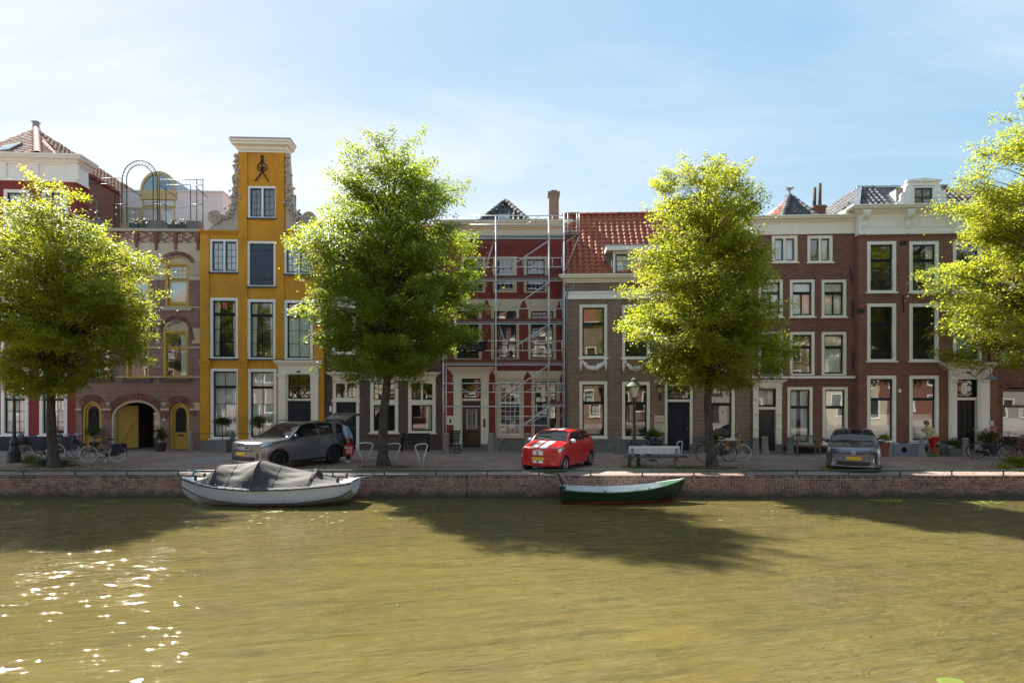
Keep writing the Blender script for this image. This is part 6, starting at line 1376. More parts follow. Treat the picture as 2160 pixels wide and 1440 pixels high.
# ---------------------------------------------------------------- boats
def hull_pt(tab, x, q):
    """tab: x, keel z, chine half-width, chine z, gunwale half-width, gunwale z"""
    zk, wc, zc, wg, zg = cr(tab, x); P = [(0, 0, zk), (1, wc, zc), (2, wg, zg)]; y, z = cr(P, q); return y, z
def hull(tab, q0, q1, n=48, nq=6, inset=0.0):
    m = MB(); x0, x1 = tab[0][0], tab[-1][0]
    for s in (1, -1):
        rows = [[(lerp(x0, x1, i/n), s*max(0, hull_pt(tab, lerp(x0, x1, i/n), lerp(q0, q1, j/nq))[0]-inset), hull_pt(tab, lerp(x0, x1, i/n), lerp(q0, q1, j/nq))[1]) for i in range(n+1)] for j in range(nq+1)]
        m.grid(rows if s > 0 else rows[::-1])
    return m
grey_hull = paint('pale_blue_grey_hull', (.50, .55, .62), .45, .12, 2, .35); grey_low = paint('grey_antifouling', (.40, .40, .37), .6, .25, 3, .5); rub_m = paint('rub_rail', (.035, .04, .06), .6, .2); rope_m = paint('rope', (.45, .40, .31), .9, .2, 20); teal = paint('teal_rope', (.02, .30, .33), .8, .2)
tarp_b = NB('tarpaulin'); o_ = tarp_b.obj(); n1 = tarp_b.noise(o_, 2.2, 5, .6, .6, (.7, 1.6, 1)); n2 = tarp_b.noise(o_, 30, 3, .6)
tarp_b.p(tarp_b.ramp(n1, [(.3, (.026, .023, .020)), (.7, (.046, .040, .034))]), .75); tarp_b.bump(n1, .03, .6); tarp_m = tarp_b.m
dk_m = paint('boat_deck', (.55, .60, .66), .5, .1, 4, .2)
# covered boat, bow to the left; local x runs bow to stern
BY = 20.0; bx0 = at(384, 1010, BY).x; LB = at(752, 1010, BY).x-bx0; sc = LB/5.9
gb = empty('covered_boat', (bx0, BY, WZ), math.radians(-1.0), 'pale grey boat under a dark brown tarpaulin moored to the quay', 'boat')
zz_ = lambda py: at(570, py, BY-.6).z-WZ
TAB = [(0.0, .40, .0, .52, .02, .80), (.25, .16, .06, .40, .22, .77), (.8, -.06, .36, .28, .58, .71), (1.6, -.14, .66, .17, .84, .63), (2.8, -.16, .80, .11, .94, .57), (4.0, -.13, .80, .13, .92, .60), (5.0, -.04, .70, .22, .80, .66), (5.6, .08, .58, .33, .68, .71), (5.9, .30, .50, .52, .62, .74)]
TAB = [(a*sc, b_, c, d, e, f) for a, b_, c, d, e, f in TAB]
hull(TAB, 0, 1).build('lower_hull', grey_low, gb, True); hull(TAB, 1, 2).build('upper_hull', grey_hull, gb, True)
m = MB(); yk = [hull_pt(TAB, LB, q/6) for q in range(13)]; m.add([(LB, y, z) for y, z in yk]+[(LB, -y, z) for y, z in reversed(yk)], [tuple(range(26))]); m.build('transom', grey_hull, gb)
for q, nm, r in ((2, 'gunwale_rail', .028), (1, 'chine_rail', .018)):
    for s in (1, -1): MB().tube([(LB*i/40, s*(hull_pt(TAB, LB*i/40, q)[0]+.012), hull_pt(TAB, LB*i/40, q)[1]+(0 if q == 1 else -.02)) for i in range(41)], r, 6).build(nm, rub_m, gb, True)
m = MB()
for s in (1, -1):
    rows = [[(LB*i/40, s*max(0, hull_pt(TAB, LB*i/40, 2)[0]-k*.14), hull_pt(TAB, LB*i/40, 2)[1]+.025+.01*k) for i in range(41)] for k in (0, 1)]; m.grid(rows if s < 0 else rows[::-1])
m.build('side_deck', dk_m, gb, True)
for xa, xb, nm in ((0.02, .95, 'fore_deck'), (5.05, 5.9, 'aft_deck')):
    xa *= sc; xb *= sc; m = MB(); m.grid([[(lerp(xa, xb, i/12), f*hull_pt(TAB, lerp(xa, xb, i/12), 2)[0]*.97, hull_pt(TAB, lerp(xa, xb, i/12), 2)[1]+.03+.02*(1-f*f)) for i in range(13)] for f in (-1, -.5, 0, .5, 1)]); m.build(nm, dk_m, gb, True)
for x, s in ((.62, 1), (.62, -1), (5.45, 1), (5.45, -1)): x *= sc; y, z = hull_pt(TAB, x, 2); MB().tube([(x, s*(y-.2), z+.02), (x, s*(y-.2), z+.2)], .045, 8).build('mooring_bitt', iron, gb, True)
# the tarpaulin: ridge heights read off the photograph
hoops = [(.72, .76), (1.36, 1.21), (2.74, 1.36), (4.6, .97), (5.48, .72)]
m = MB(); NXT = 120; rows = []
for i in range(NXT+1):
    x = lerp(.72, 5.48, i/NXT); xs_ = x*sc; yg, zg = hull_pt(TAB, xs_, 2); yg -= .03; row = []
    k = next(q for q in range(len(hoops)-1) if x <= hoops[q+1][0]+1e-6); (xa, za), (xb, zb_) = hoops[k], hoops[k+1]; t = (x-xa)/(xb-xa)
    zr = lerp(za, zb_, t)-(.035 if k in (1, 2) else .01)*math.sin(PI*t)
    fl = math.sin(PI*t)                                   # slack between the hoops
    for q in range(-18, 19):
        f = q/18; a = abs(f)
        prof = 1-a**lerp(2.6 if k < 3 else 1.7, 1.45, fl)
        fold = (.009*math.sin(x*3.3+a*17)+.005*math.sin(x*6.1-a*27+2))*math.sin(PI*a)*(.35+fl)
        pull = -.028*fl*math.sin(PI*min(1, a*1.15))
        row.append((xs_, f*yg, zg+.03+(zr-zg)*prof+(fold+pull)*(0 if a > .99 else 1)))
    rows.append(row)
m.grid(rows); tp = m.build('tarpaulin', tarp_m, gb, True)
for xh in (1.36, 2.74, 4.6):
    r_ = min(rows, key=lambda r: abs(r[0][0]-xh*sc)); MB().tube([(x, y, z+.006) for x, y, z in r_], .016, 5).build('hoop_seam', tarp_m, tp, True)
MB().tube([(r[18][0], r[18][1], r[18][2]+.004) for r in rows], .010, 5).build('ridge_seam', tarp_m, tp, True)
for xh in (1.9, 3.4): r_ = min(rows, key=lambda r: abs(r[0][0]-xh*sc)); MB().tube([(x, y, z+.004) for x, y, z in r_], .007, 4).build('panel_seam', tarp_m, tp, True)
m = MB()
for i in range(16): x = lerp(1.0, 5.3, i/15)*sc; y, z = hull_pt(TAB, x, 2); m.sphere((x, -(y-.02), z+.07), .018, 6); m.sphere((x, y-.02, z+.07), .018, 6)
o = m.build('press_studs', chrome, tp); o['kind'] = 'stuff'
p_ = Vector((4.62*sc, -.12, .90)); MB().add([p_+Vector((-.2, .25, -.05)), p_+Vector((.28, .1, -.1)), p_+Vector((.0, -.28, -.16)), p_+Vector((-.05, 0, .24)), p_+Vector((.06, .02, .22))], [(0, 2, 3), (2, 1, 4, 3), (1, 0, 3, 4), (0, 1, 2)]).build('vent_peak', tarp_m, tp, True)
def rope_obj(name, label, pts, r, mat, cat='rope'): return tag(MB().tube(pts, r, 6).build(name, mat, None, True), label, cat)
a = at(430, 1004, BY-.2); q_ = at(410, 996, QY+.12)
gx = lambda x, y, z: (bx0+x, BY+y, WZ+z)
rope_obj('mooring_rope', 'teal mooring rope at the bow of the grey boat', [at(407, 1010, QY-.02), at(407, 1000, QY+.05), at(411, 994, QY+.12), at(418, 995, QY+.06)], .035, teal)
rope_obj('mooring_rope', 'pale mooring rope from the grey boat bow to the railing', [at(414, 995, QY+.1), at(428, 1000, QY-.3), at(448, 1006, BY+.1)], .016, rope_m)
rope_obj('mooring_rope', 'pale rope from the grey boat stern up to the quay', [gx(5.5*sc, .3, .8), at(760, 1008, 20.4), at(785, 1000, QY+.02), at(790, 998, QY+.2)], .018, rope_m)
# green rowing boat, bow to the right
BY2 = 20.25; x0 = at(1184, 1040, BY2).x; L2 = at(1446, 1030, BY2).x-x0
gr = empty('rowing_boat', (x0, BY2, WZ), math.radians(1.2), 'small dark green rowing boat with red bottom and grey inside', 'boat')
green_h = paint('dark_green_hull', (.006, .024, .015), .45, .15, 2, .25); red_h = paint('red_bottom', (.40, .055, .025), .6, .2, 3, .3); in_m = paint('grey_boat_inside', (.52, .56, .56), .6, .12, 4, .3); green_l = paint('mid_green_paint', (.02, .08, .03), .45, .15)
TB = [(0, -.05, .46, .10, .56, .44), (.5, -.09, .55, .06, .66, .40), (1.4, -.10, .60, .05, .70, .37), (2.4, -.09, .54, .07, .65, .42), (3.2, -.05, .30, .10, .46, .53), (3.6, .02, .12, .16, .29, .62), (3.85, .34, .04, .44, .12, .68), (4.0, .66, .0, .70, .012, .73)]
k_ = L2/4.0; TB = [(a*k_, *r) for a, *r in TB]
full = hull(TB, 0, 2, 80, 24); lo, hi = MB(), MB()
for f in full.f: (lo if sum(full.v[i][2] for i in f)/4 < .085 else hi).add([full.v[i] for i in f], [(0, 1, 2, 3)])
for m_, nm, mt in ((lo, 'bottom', red_h), (hi, 'side_planking', green_h)):
    me = m_.mesh(nm, mt, True); bm = bmesh.new(); bm.from_mesh(me); bmesh.ops.remove_doubles(bm, verts=bm.verts, dist=.0004); bm.to_mesh(me); bm.free(); inst(nm, me, gr)

inn = MB()
for s in (1, -1):
    rows = [[(L2*i/40+.0, s*max(0, hull_pt(TB, L2*i/40, q)[0]-.035), hull_pt(TB, L2*i/40, q)[1]+.01) for i in range(2, 39)] for q in (2, 1.5, 1.0, .6)]; inn.grid(rows if s > 0 else rows[::-1])
inn.grid([[(L2*i/40, f*(hull_pt(TB, L2*i/40, .6)[0]-.035), hull_pt(TB, L2*i/40, .6)[1]+.012) for i in range(2, 39)] for f in (-1, 1)]); inn.build('inner_lining', in_m, gr, True)
for s in (1, -1): MB().tube([(L2*i/40, s*hull_pt(TB, L2*i/40, 2)[0], hull_pt(TB, L2*i/40, 2)[1]+.01) for i in range(41)], .03, 6).build('gunwale', in_m if s > 0 else green_l, gr, True)
yk = [hull_pt(TB, 0, q/6) for q in range(13)]; MB().add([(0, y, z) for y, z in yk]+[(0, -y, z) for y, z in reversed(yk)], [tuple(range(25, -1, -1))]).build('stern_board', green_h, gr)
for x in (.45, 1.6, 2.6): x *= k_; y, z = hull_pt(TB, x, 1.6); bx('thwart', in_m, gr, x-.13, x+.13, -y+.05, y-.05, z-.02, z+.015)
m = MB(); m.grid([[(lerp(3.25*k_, 3.98*k_, i/8), f*hull_pt(TB, lerp(3.25*k_, 3.98*k_, i/8), 2)[0], hull_pt(TB, lerp(3.25*k_, 3.98*k_, i/8), 2)[1]+.02) for i in range(9)] for f in (-1, 0, 1)]); m.build('bow_deck', green_l, gr, True)
for x in (1.3, 2.7): y, z = hull_pt(TB, x*k_, 2); MB().tube([(x*k_, -y, z), (x*k_, -y, z+.09)], .02, 6).build('rowlock', iron, gr)
rope_obj('mooring_rope', 'dark doubled rope tying the green rowing boat stern to the quay', [gx2 for gx2 in (Vector((x0+.03, BY2+.2, WZ+.42)), at(1186, 1020, QY-.06), at(1180, 1003, QY-.03), at(1176, 999, QY+.1))], .032, iron)
rope_obj('mooring_rope', 'thin pale rope sagging over the green rowing boat stern', [at(1183, 1002, QY-.02), at(1191, 1010, QY-.1), at(1199, 1024, QY-.3), Vector((x0+.55, BY2+.3, WZ+.47))], .012, rope_m)
rope_obj('mooring_rope', 'pale orange rope from the rowing boat bow along the quay wall', [Vector((x0+L2*.99, BY2, WZ+.70)), at(1470, 1027, QY-.25), at(1500, 1021, QY-.06), at(1530, 1008, QY-.04), at(1548, 1001, QY+.1)], .012, paint('orange_rope', (.5, .25, .12), .8, .2))
tag(MB().tube([at(680, 998, QY+.28), at(862, 998, QY+.28)], .022, 7).build('white_pole', white), 'long white pole lying on the quay edge behind the railing', 'pole')
bp = bpy.data.objects['white_pole']; bp.location.z = .022-at(680, 998, QY+.28).z+.004
# ---------------------------------------------------------------- bicycles
def bicycle(label, loc, rz, frame_m, lean=.10, tyre=None, step=False, basket=None, pannier=None, steer=.0, rim_m=None, fork_m=None, crate=None):
    root = empty('bicycle', loc, rz, label, 'bicycle', 'bicycles parked on the street'); root.rotation_euler = (lean, 0, rz)
    R = .345; WB = .56; tyre = tyre or tyre_m; rim_m = rim_m or alloy
    def wheel(x, par):
        w_ = empty('wheel', (x, 0, R), parent=par)
        MB().tube([(R*math.cos(t)*.955, 0, R*math.sin(t)*.955) for t in [2*PI*i/36 for i in range(36)]], .023, 6, closed=True).build('tyre', tyre, w_, True)
        MB().tube([(R*.90*math.cos(t), 0, R*.90*math.sin(t)) for t in [2*PI*i/36 for i in range(36)]], .011, 5, closed=True).build('rim', rim_m, w_, True)
        m = MB()
        for k in range(20): a = 2*PI*k/20; m.tube([(.02*math.cos(a+.8), .025*(-1)**k, .02*math.sin(a+.8)), (R*.89*math.cos(a), 0, R*.89*math.sin(a))], .0028, 3)
        m.tube([(0, -.05, 0), (0, .05, 0)], .025, 8); m.build('spokes', rim_m, w_); return w_
    wheel(-WB+.02, root)
    fr = MB(); bb = Vector((-.07, 0, .29)); st_ = Vector((-.24, 0, .80)); ht = Vector((.36, 0, .88)); hb = Vector((.40, 0, .70)); rx = Vector((-WB+.02, 0, R))
    if step: fr.tube([hb, Vector((.28, 0, .48)), Vector((.08, 0, .33)), bb], .022, 7); fr.tube([ht-Vector((.01, 0, .06)), Vector((.24, 0, .62)), Vector((.02, 0, .48)), Vector((-.14, 0, .48))], .016, 7)
    else: fr.tube([hb, bb], .021, 7); fr.tube([ht-Vector((.01, 0, .03)), st_-Vector((-.02, 0, .03))], .019, 7)
    fr.tube([bb, st_], .019, 7); fr.tube([ht, hb], .024, 7)
    for s in (-1, 1): fr.tube([st_-Vector((-.02, 0, .06)), rx+Vector((0, s*.06, 0))], .011, 6); fr.tube([bb, rx+Vector((0, s*.06, 0))], .013, 6)
    fr.build('frame', frame_m, root, True)
    fk = empty('front_assembly', (ht.x, 0, 0), parent=root); fk.rotation_euler = (0, 0, steer); ox = ht.x
    w_ = wheel(WB-ox, fk); m = MB()
    for s in (-1, 1): m.tube([(hb.x-ox, s*.03, .68), (hb.x-ox+.02, s*.06, .60), (WB-ox-.02, s*.06, R+.04), (WB-ox, s*.06, R)], .012, 6)
    m.tube([(hb.x-ox, 0, .66), (ht.x-ox-.02, 0, .98)], .016, 6); m.build('fork', fork_m or frame_m, fk, True)
    m = MB()
    for s in (-1, 1): m.tube([(-.02, 0, 1.0), (.06, s*.12, 1.04), (.03, s*.27, 1.08), (-.14, s*.30, 1.05)], .012, 6)
    m.build('handlebar', alloy, fk, True)
    for s in (-1, 1): MB().tube([(-.08, s*.30, 1.06), (-.19, s*.30, 1.045)], .018, 6).build('grip', plastic_m, fk)
    MB().sphere((.12, 0, .80), .045, 8).build('headlamp', black, fk, True)
    MB().tube([st_, st_+Vector((-.04, 0, .13))], .013, 6).build('seat_post', alloy, root, True)
    MB().sphere((-.29, 0, .955), 1, 10, (.14, .085, .04)).sphere((-.17, 0, .95), 1, 8, (.12, .035, .03)).build('saddle', black, root, True)
    def guard(x, a0, a1, par, dx=0): MB().grid([[(x+dx+(R+.03)*math.cos(t), y, R+(R+.03)*math.sin(t)) for t in [lerp(a0, a1, i/14) for i in range(15)]] for y in (-.03, .03)]).build('mudguard', frame_m, par, True)
    guard(-WB+.02, .35, PI*1.05, root); guard(WB-ox, .15*PI, PI*.95, fk)
    m = MB(); m.tube([bb+Vector((0, -.07, 0)), bb+Vector((0, .07, 0))], .025, 8)
    for s in (-1, 1): e = bb+Vector((s*.10, s*.08, -s*.13)); m.tube([bb+Vector((0, s*.07, 0)), e], .011, 5); m.box(e.x-.05, e.x+.05, e.y-.04+s*.05, e.y+.04+s*.05, e.z-.012, e.z+.012)
    m.build('crank', alloy, root, True)
    m = MB(); a_, b_ = bb, rx; d = (b_-a_).normalized(); m.obox((a_+b_)/2+Vector((0, -.055, 0)), (b_-a_)/2*1.15, (0, .012, 0), Vector((-d.z, 0, d.x))*.065); m.build('chain_case', plastic_m, root)
    m = MB()
    for s in (-1, 1): m.tube([(-.30, s*.06, .74), (-.86, s*.06, .74)], .008, 5); m.tube([(-.8, s*.06, .74), rx+Vector((0, s*.06, 0))], .007, 5)
    for k in range(4): m.tube([(-.40-k*.14, -.06, .74), (-.40-k*.14, .06, .74)], .006, 5)
    m.build('luggage_rack', plastic_m, root)
    MB().sphere((-.88, 0, .66), .03, 8).build('tail_lamp', redlens, root, True)
    MB().tube([bb+Vector((-.05, .05, -.03)), Vector((-.18, .2, .02))], .012, 6).build('kickstand', alloy, root)
    if basket or crate:
        m = MB(); x0, x1, y, z0, z1 = .10, .46, .22, .72, .98
        for k in range(9):
            t = k/8
            for (a, c) in (((x0, lerp(-y, y, t)), 0), ((x1, lerp(-y, y, t)), 0), ((lerp(x0, x1, t), -y), 0), ((lerp(x0, x1, t), y), 0)): m.tube([(a[0], a[1], z0), (a[0], a[1]*1.06, z1)], .007 if not crate else .014, 4)
        for k in range(5): z = lerp(z0, z1, k/4); m.tube([(x0, -y, z), (x1, -y, z), (x1, y, z), (x0, y, z)], .009, 4, closed=True)
        m.box(x0, x1, -y, y, z0-.01, z0+.01); m.build('front_crate' if crate else 'front_basket', plastic_m, fk)
    if pannier:
        for s in (-1, 1): MB().box(-.82, -.42, s*.08 if s > 0 else -.20, .20 if s > 0 else -.08, .40, .72).build('pannier_bag', pannier, root)
        bx('pannier_flap', pannier, root, -.82, -.42, -.20, .20, .722, .76)
    return root
blackf = paint('black_bike_frame', (.014, .014, .016), .3, .15); silverf = paint('grey_bike_frame', (.10, .11, .12), .35, .15, metal=.5); orangef = paint('orange_bike_frame', (.72, .27, .015), .35, .08); whitetyre = paint('pale_tyre', (.50, .50, .48), .7, .15); bagm = paint('navy_bag', (.02, .022, .04), .8, .2)
def G(px, py, dz=0): p = ground(px, py); return (p.x, p.y, dz)
bicycle('grey bicycle with black pannier bags and pale tyres parked beside the lime tree', G(219, 975), PI+.10, silverf, -.06, whitetyre, False, pannier=bagm, steer=.15)
bicycle('black bicycle behind the grey one with panniers, wheels overlapping it', G(188, 966), PI+.35, blackf, -.10, None, True)
bicycle('black bicycle with dark front basket and swept back handlebar, behind the lamp post', G(84, 971), PI+.62, blackf, .16, whitetyre, True, basket=True, steer=-.25)
bicycle('black bicycle with rear bag and arched grey frame right behind the tree trunk', G(138, 965), .12, silverf, .08, None, True, pannier=bagm)
bicycle('dark bicycle with pale front tyre standing behind the white bench', G(1378, 974), -1.15, silverf, .06, whitetyre, False, steer=.2)
bicycle('black bicycle leaning behind the lamp post and white bench', G(1356, 968), 2.2, blackf, -.08, None, True)
bicycle('black bicycle half hidden behind the lime tree trunk, wheel showing', G(1512, 973), PI+.12, blackf, .1, None, True)
bicycle('bright orange bicycle with pale front tyre turned towards the canal', G(1541, 969), -1.0, orangef, -.10, whitetyre, False, steer=.8)
bicycle('black bicycle with front crate beside the yellow green shrub', G(2090, 968), -.45, blackf, .12, None, True, crate=True, steer=-.15)
bicycle('black bicycle with saddle bags in front of the brown arched window', G(2145, 962), PI-.25, blackf, -.06, None, False, pannier=bagm)
# ---------------------------------------------------------------- people
def skinned(name, nodes, edges, mat, parent, root='pelvis', sub=2):
    """nodes: {name: (xyz, radius or (rx, ry))}; grows one continuous surface over the skeleton"""
    ks = list(nodes); me = bpy.data.meshes.new(name); me.from_pydata([tuple(nodes[k][0]) for k in ks], [(ks.index(a), ks.index(b_)) for a, b_ in edges], [])
    o = inst(name, me, parent); me.materials.append(mat); sk = o.modifiers.new('skin', 'SKIN'); sk.use_smooth_shade = True
    for i, k in enumerate(ks):
        r = nodes[k][1]; v = me.skin_vertices[0].data[i]; v.radius = r if isinstance(r, tuple) else (r, r); v.use_root = (k == root)
    s = o.modifiers.new('sub', 'SUBSURF'); s.levels = sub; s.render_levels = sub; return o
skin_m = paint('skin', (.50, .29, .20), .5, .08, 8)
def person(label, loc, rz, J, clothes, hair, hair_pts, shoes=None):
    """J: joint name -> position; the body is one mesh, clothes and hair are parts over it"""
    root = empty('person', loc, rz, label, 'person'); V_ = {k: Vector(v) for k, v in J.items()}
    rad = dict(pelvis=.13, belly=.125, chest=.13, neck=.052, throat=.055, head=.085, crown=.072, shl=.058, shr=.058, ell=.042, elr=.042, wrl=.028, wrr=.028, hal=.032, har=.032, hil=.085, hir=.085, knl=.058, knr=.058, anl=.04, anr=.04, tol=.03, tor=.03)
    E = [('pelvis', 'belly'), ('belly', 'chest'), ('chest', 'neck'), ('neck', 'throat'), ('throat', 'head'), ('head', 'crown'), ('chest', 'shl'), ('shl', 'ell'), ('ell', 'wrl'), ('wrl', 'hal'), ('chest', 'shr'), ('shr', 'elr'), ('elr', 'wrr'), ('wrr', 'har'), ('pelvis', 'hil'), ('hil', 'knl'), ('knl', 'anl'), ('anl', 'tol'), ('pelvis', 'hir'), ('hir', 'knr'), ('knr', 'anr'), ('anr', 'tor')]
    fwd = (V_['face']-V_['head']).normalized(); up_ = (V_['crown']-V_['throat']).normalized(); sd_ = up_.cross(fwd).normalized()
    body = skinned('body', {k: (V_[k], r) for k, r in rad.items() if k in V_}, [e for e in E if e[0] in V_ and e[1] in V_], skin_m, root)
    h = V_['head']
    MB().sphere(h+fwd*.095-up_*.005, 1, 6, (.014, .014, .022)).sphere(h+sd_*.088, 1, 6, (.018, .018, .03)).sphere(h-sd_*.088, 1, 6, (.018, .018, .03)).build('nose_and_ears', skin_m, body, True)
    for s in (-1, 1): MB().sphere(h+fwd*.083+sd_*.032*s+up_*.022, .010, 6).build('eye', black, body, True)
    MB().tube([h+fwd*.088-up_*.045-sd_*.02, h+fwd*.091-up_*.047, h+fwd*.088-up_*.045+sd_*.02], .005, 5).build('mouth', paint('lips', (.35, .12, .10), .5), body, True)
    hm = MB()
    for d, r in hair_pts: hm.sphere(h+fwd*d[0]+sd_*d[1]+up_*d[2], 1, 9, r)
    hm.build('hair', hair, body, True)
    # fingers
    for w_, a in (('wrl', 'hal'), ('wrr', 'har')):
        if a not in V_: continue
        d = (V_[a]-V_[w_]).normalized(); sx_ = d.orthogonal().normalized(); m = MB()
        for k in range(4): b0 = V_[a]+sx_*(k-1.5)*.018; m.tube([b0, b0+d*.045+fwd*.008, b0+d*(.075-.008*abs(k-1.3))+fwd*.025], [.010, .009, .007], 5)
        b0 = V_[a]-d*.02+sx_*.034; m.tube([b0, b0+d*.03+sx_*.018, b0+d*.06+sx_*.015], [.011, .010, .007], 5); m.build('fingers', skin_m, body, True)
    for nm, mat, nodes, edges, rt in clothes: skinned(nm, {k: (V_[k] if isinstance(k, str) and k in V_ else p, r) for k, (p, r) in nodes.items()}, edges, mat, body, rt)
    if shoes:
        for a in ('tol', 'tor'):
            p = V_[a]; an = V_['an'+a[-1]]; d = Vector((p.x-an.x, p.y-an.y, 0)).normalized(); c = an.lerp(p, .45); MB().sphere((c.x, c.y, .05), 1, 8, (.055+.075*abs(d.x), .055+.075*abs(d.y), .055)).build('shoe', shoes, body, True)
    return root
def wear(keys, V=None): return {k: (Vector(), r) for k, r in keys.items()}
hair_br = paint('brown_hair', (.10, .05, .025), .6, .2, 20); hair_bl = paint('auburn_hair', (.20, .10, .045), .6, .2, 20); hair_dk = paint('dark_hair', (.03, .022, .018), .6, .2, 20)
yel_top = paint('pale_yellow_cotton', (.68, .62, .36), .85, .1, 6); red_tr = paint('red_cotton', (.45, .012, .02), .85, .12, 6); blue_sh = paint('light_blue_shirt', (.30, .42, .60), .85, .12, 6); grey_tr = paint('dark_grey_trousers', (.06, .055, .055), .85, .15, 6); white_sh = paint('white_shirt', (.66, .66, .72), .85, .08, 6); sneaker = paint('white_sneaker', (.5, .5, .5), .6, .2)
# woman sweeping: bent forwards, facing left along the street
g_ = ground(1963, 961.5); JW = dict(pelvis=(.10, 0, .84), belly=(.03, 0, 1.02), chest=(-.07, 0, 1.22), neck=(-.13, 0, 1.36), throat=(-.17, 0, 1.41), head=(-.21, 0, 1.50), crown=(-.215, 0, 1.56), face=(-.31, 0, 1.46), shl=(-.08, -.17, 1.29), ell=(-.06, -.27, 1.05), wrl=(-.22, -.20, .90), hal=(-.28, -.17, .86), shr=(-.09, .17, 1.29), elr=(-.22, .22, 1.13), wrr=(-.34, .08, 1.20), har=(-.38, .03, 1.22), hil=(.10, -.10, .78), knl=(.07, -.11, .46), anl=(.10, -.11, .09), tol=(-.04, -.13, .04), hir=(.10, .10, .78), knr=(.02, .11, .46), anr=(-.02, .11, .09), tor=(-.16, .12, .04))
Vw = {k: Vector(v) for k, v in JW.items()}
woman = person('person in pale yellow top and red cropped trousers bent over a broom', (g_.x, g_.y, 0), 0, JW, [
    ('top', yel_top, {'pelvis': (0, .19), 'belly': (0, .185), 'chest': (0, .18), 'neck': (0, .075), 'shl': (0, .085), 'sl2': (Vw['shl'].lerp(Vw['ell'], .7), .075), 'shr': (0, .085), 'sr2': (Vw['shr'].lerp(Vw['elr'], .7), .075)}, [('pelvis', 'belly'), ('belly', 'chest'), ('chest', 'neck'), ('chest', 'shl'), ('shl', 'sl2'), ('chest', 'shr'), ('shr', 'sr2')], 'belly'),
    ('trousers', red_tr, {'pelvis': (0, .175), 'hil': (0, .125), 'knl': (0, .095), 'cl': (Vw['knl'].lerp(Vw['anl'], .35), .085), 'hir': (0, .125), 'knr': (0, .095), 'cr_': (Vw['knr'].lerp(Vw['anr'], .35), .085)}, [('pelvis', 'hil'), ('hil', 'knl'), ('knl', 'cl'), ('pelvis', 'hir'), ('hir', 'knr'), ('knr', 'cr_')], 'pelvis')],
    hair_bl, [((-.02, 0, .03), (.105, .105, .10)), ((-.05, 0, -.03), (.085, .10, .08)), ((.04, 0, .075), (.06, .08, .04))], paint('sandal', (.12, .08, .06), .7))
br = empty('broom', (g_.x, g_.y, 0), 0, 'broom with green head held by the sweeping person', 'broom'); MB().tube([(-.36, .02, 1.30), (-.28, -.16, .86), (-.14, -.30, .08)], .013, 6).build('handle', paint('broom_stick', (.55, .5, .42), .6), br, True); MB().box(-.36, .06, -.36, -.26, .05, .10).build('broom_head', paint('broom_green', (.02, .22, .10), .5), br)
m = MB()
for k in range(40): x = lerp(-.35, .05, k/39); m.tube([(x, -.31+.02*math.sin(k*3), .05), (x+.01, -.32+.035*math.sin(k*3), .002)], .006, 3)
m.build('bristles', MATS['broom_green'], br)
# man at the open tailgate, back to the camera, leaning into the boot
g_ = ground(736, 975); JM = dict(pelvis=(.04, 0, .93), belly=(-.02, .02, 1.10), chest=(-.12, .03, 1.33), neck=(-.20, .03, 1.48), throat=(-.24, .03, 1.52), head=(-.28, .04, 1.61), crown=(-.285, .04, 1.67), face=(-.40, .10, 1.58), shl=(-.12, -.20, 1.42), ell=(-.02, -.27, 1.14), wrl=(.02, -.24, .90), hal=(.03, -.23, .84), shr=(-.14, .22, 1.42), elr=(-.38, .28, 1.26), wrr=(-.58, .25, 1.18), har=(-.64, .24, 1.17), hil=(.04, -.10, .88), knl=(.02, -.11, .49), anl=(.06, -.11, .09), tol=(-.10, -.13, .04), hir=(.04, .10, .88), knr=(-.06, .11, .49), anr=(-.10, .11, .09), tor=(-.25, .10, .04))
Vw = {k: Vector(v) for k, v in JM.items()}
man = person('person in light blue shirt and dark trousers leaning into the open car boot', (g_.x, g_.y, 0), 0, JM, [
    ('shirt', blue_sh, {'pelvis': (0, .165), 'belly': (0, .16), 'chest': (0, .165), 'neck': (0, .075), 'shl': (0, .085), 'ell': (0, .068), 'fl': (Vw['ell'].lerp(Vw['wrl'], .5), .06), 'shr': (0, .085), 'elr': (0, .068), 'fr': (Vw['elr'].lerp(Vw['wrr'], .5), .06)}, [('pelvis', 'belly'), ('belly', 'chest'), ('chest', 'neck'), ('chest', 'shl'), ('shl', 'ell'), ('ell', 'fl'), ('chest', 'shr'), ('shr', 'elr'), ('elr', 'fr')], 'belly'),
    ('trousers', grey_tr, {'pelvis': (0, .15), 'hil': (0, .11), 'knl': (0, .085), 'cl': (Vw['anl']+Vector((0, 0, .03)), .07), 'hir': (0, .11), 'knr': (0, .085), 'cr_': (Vw['anr']+Vector((0, 0, .03)), .07)}, [('pelvis', 'hil'), ('hil', 'knl'), ('knl', 'cl'), ('pelvis', 'hir'), ('hir', 'knr'), ('knr', 'cr_')], 'pelvis')],
    hair_dk, [((-.02, 0, .035), (.10, .095, .085)), ((-.05, 0, -.02), (.07, .085, .06))], sneaker)
bg_ = empty('shopping_bag', (g_.x+.07, g_.y-.25, 0), 0, 'red patterned shopping bag with white lettering hanging from a hand', 'bag'); bagr = paint('red_bag', (.5, .02, .025), .7, .15, 6)
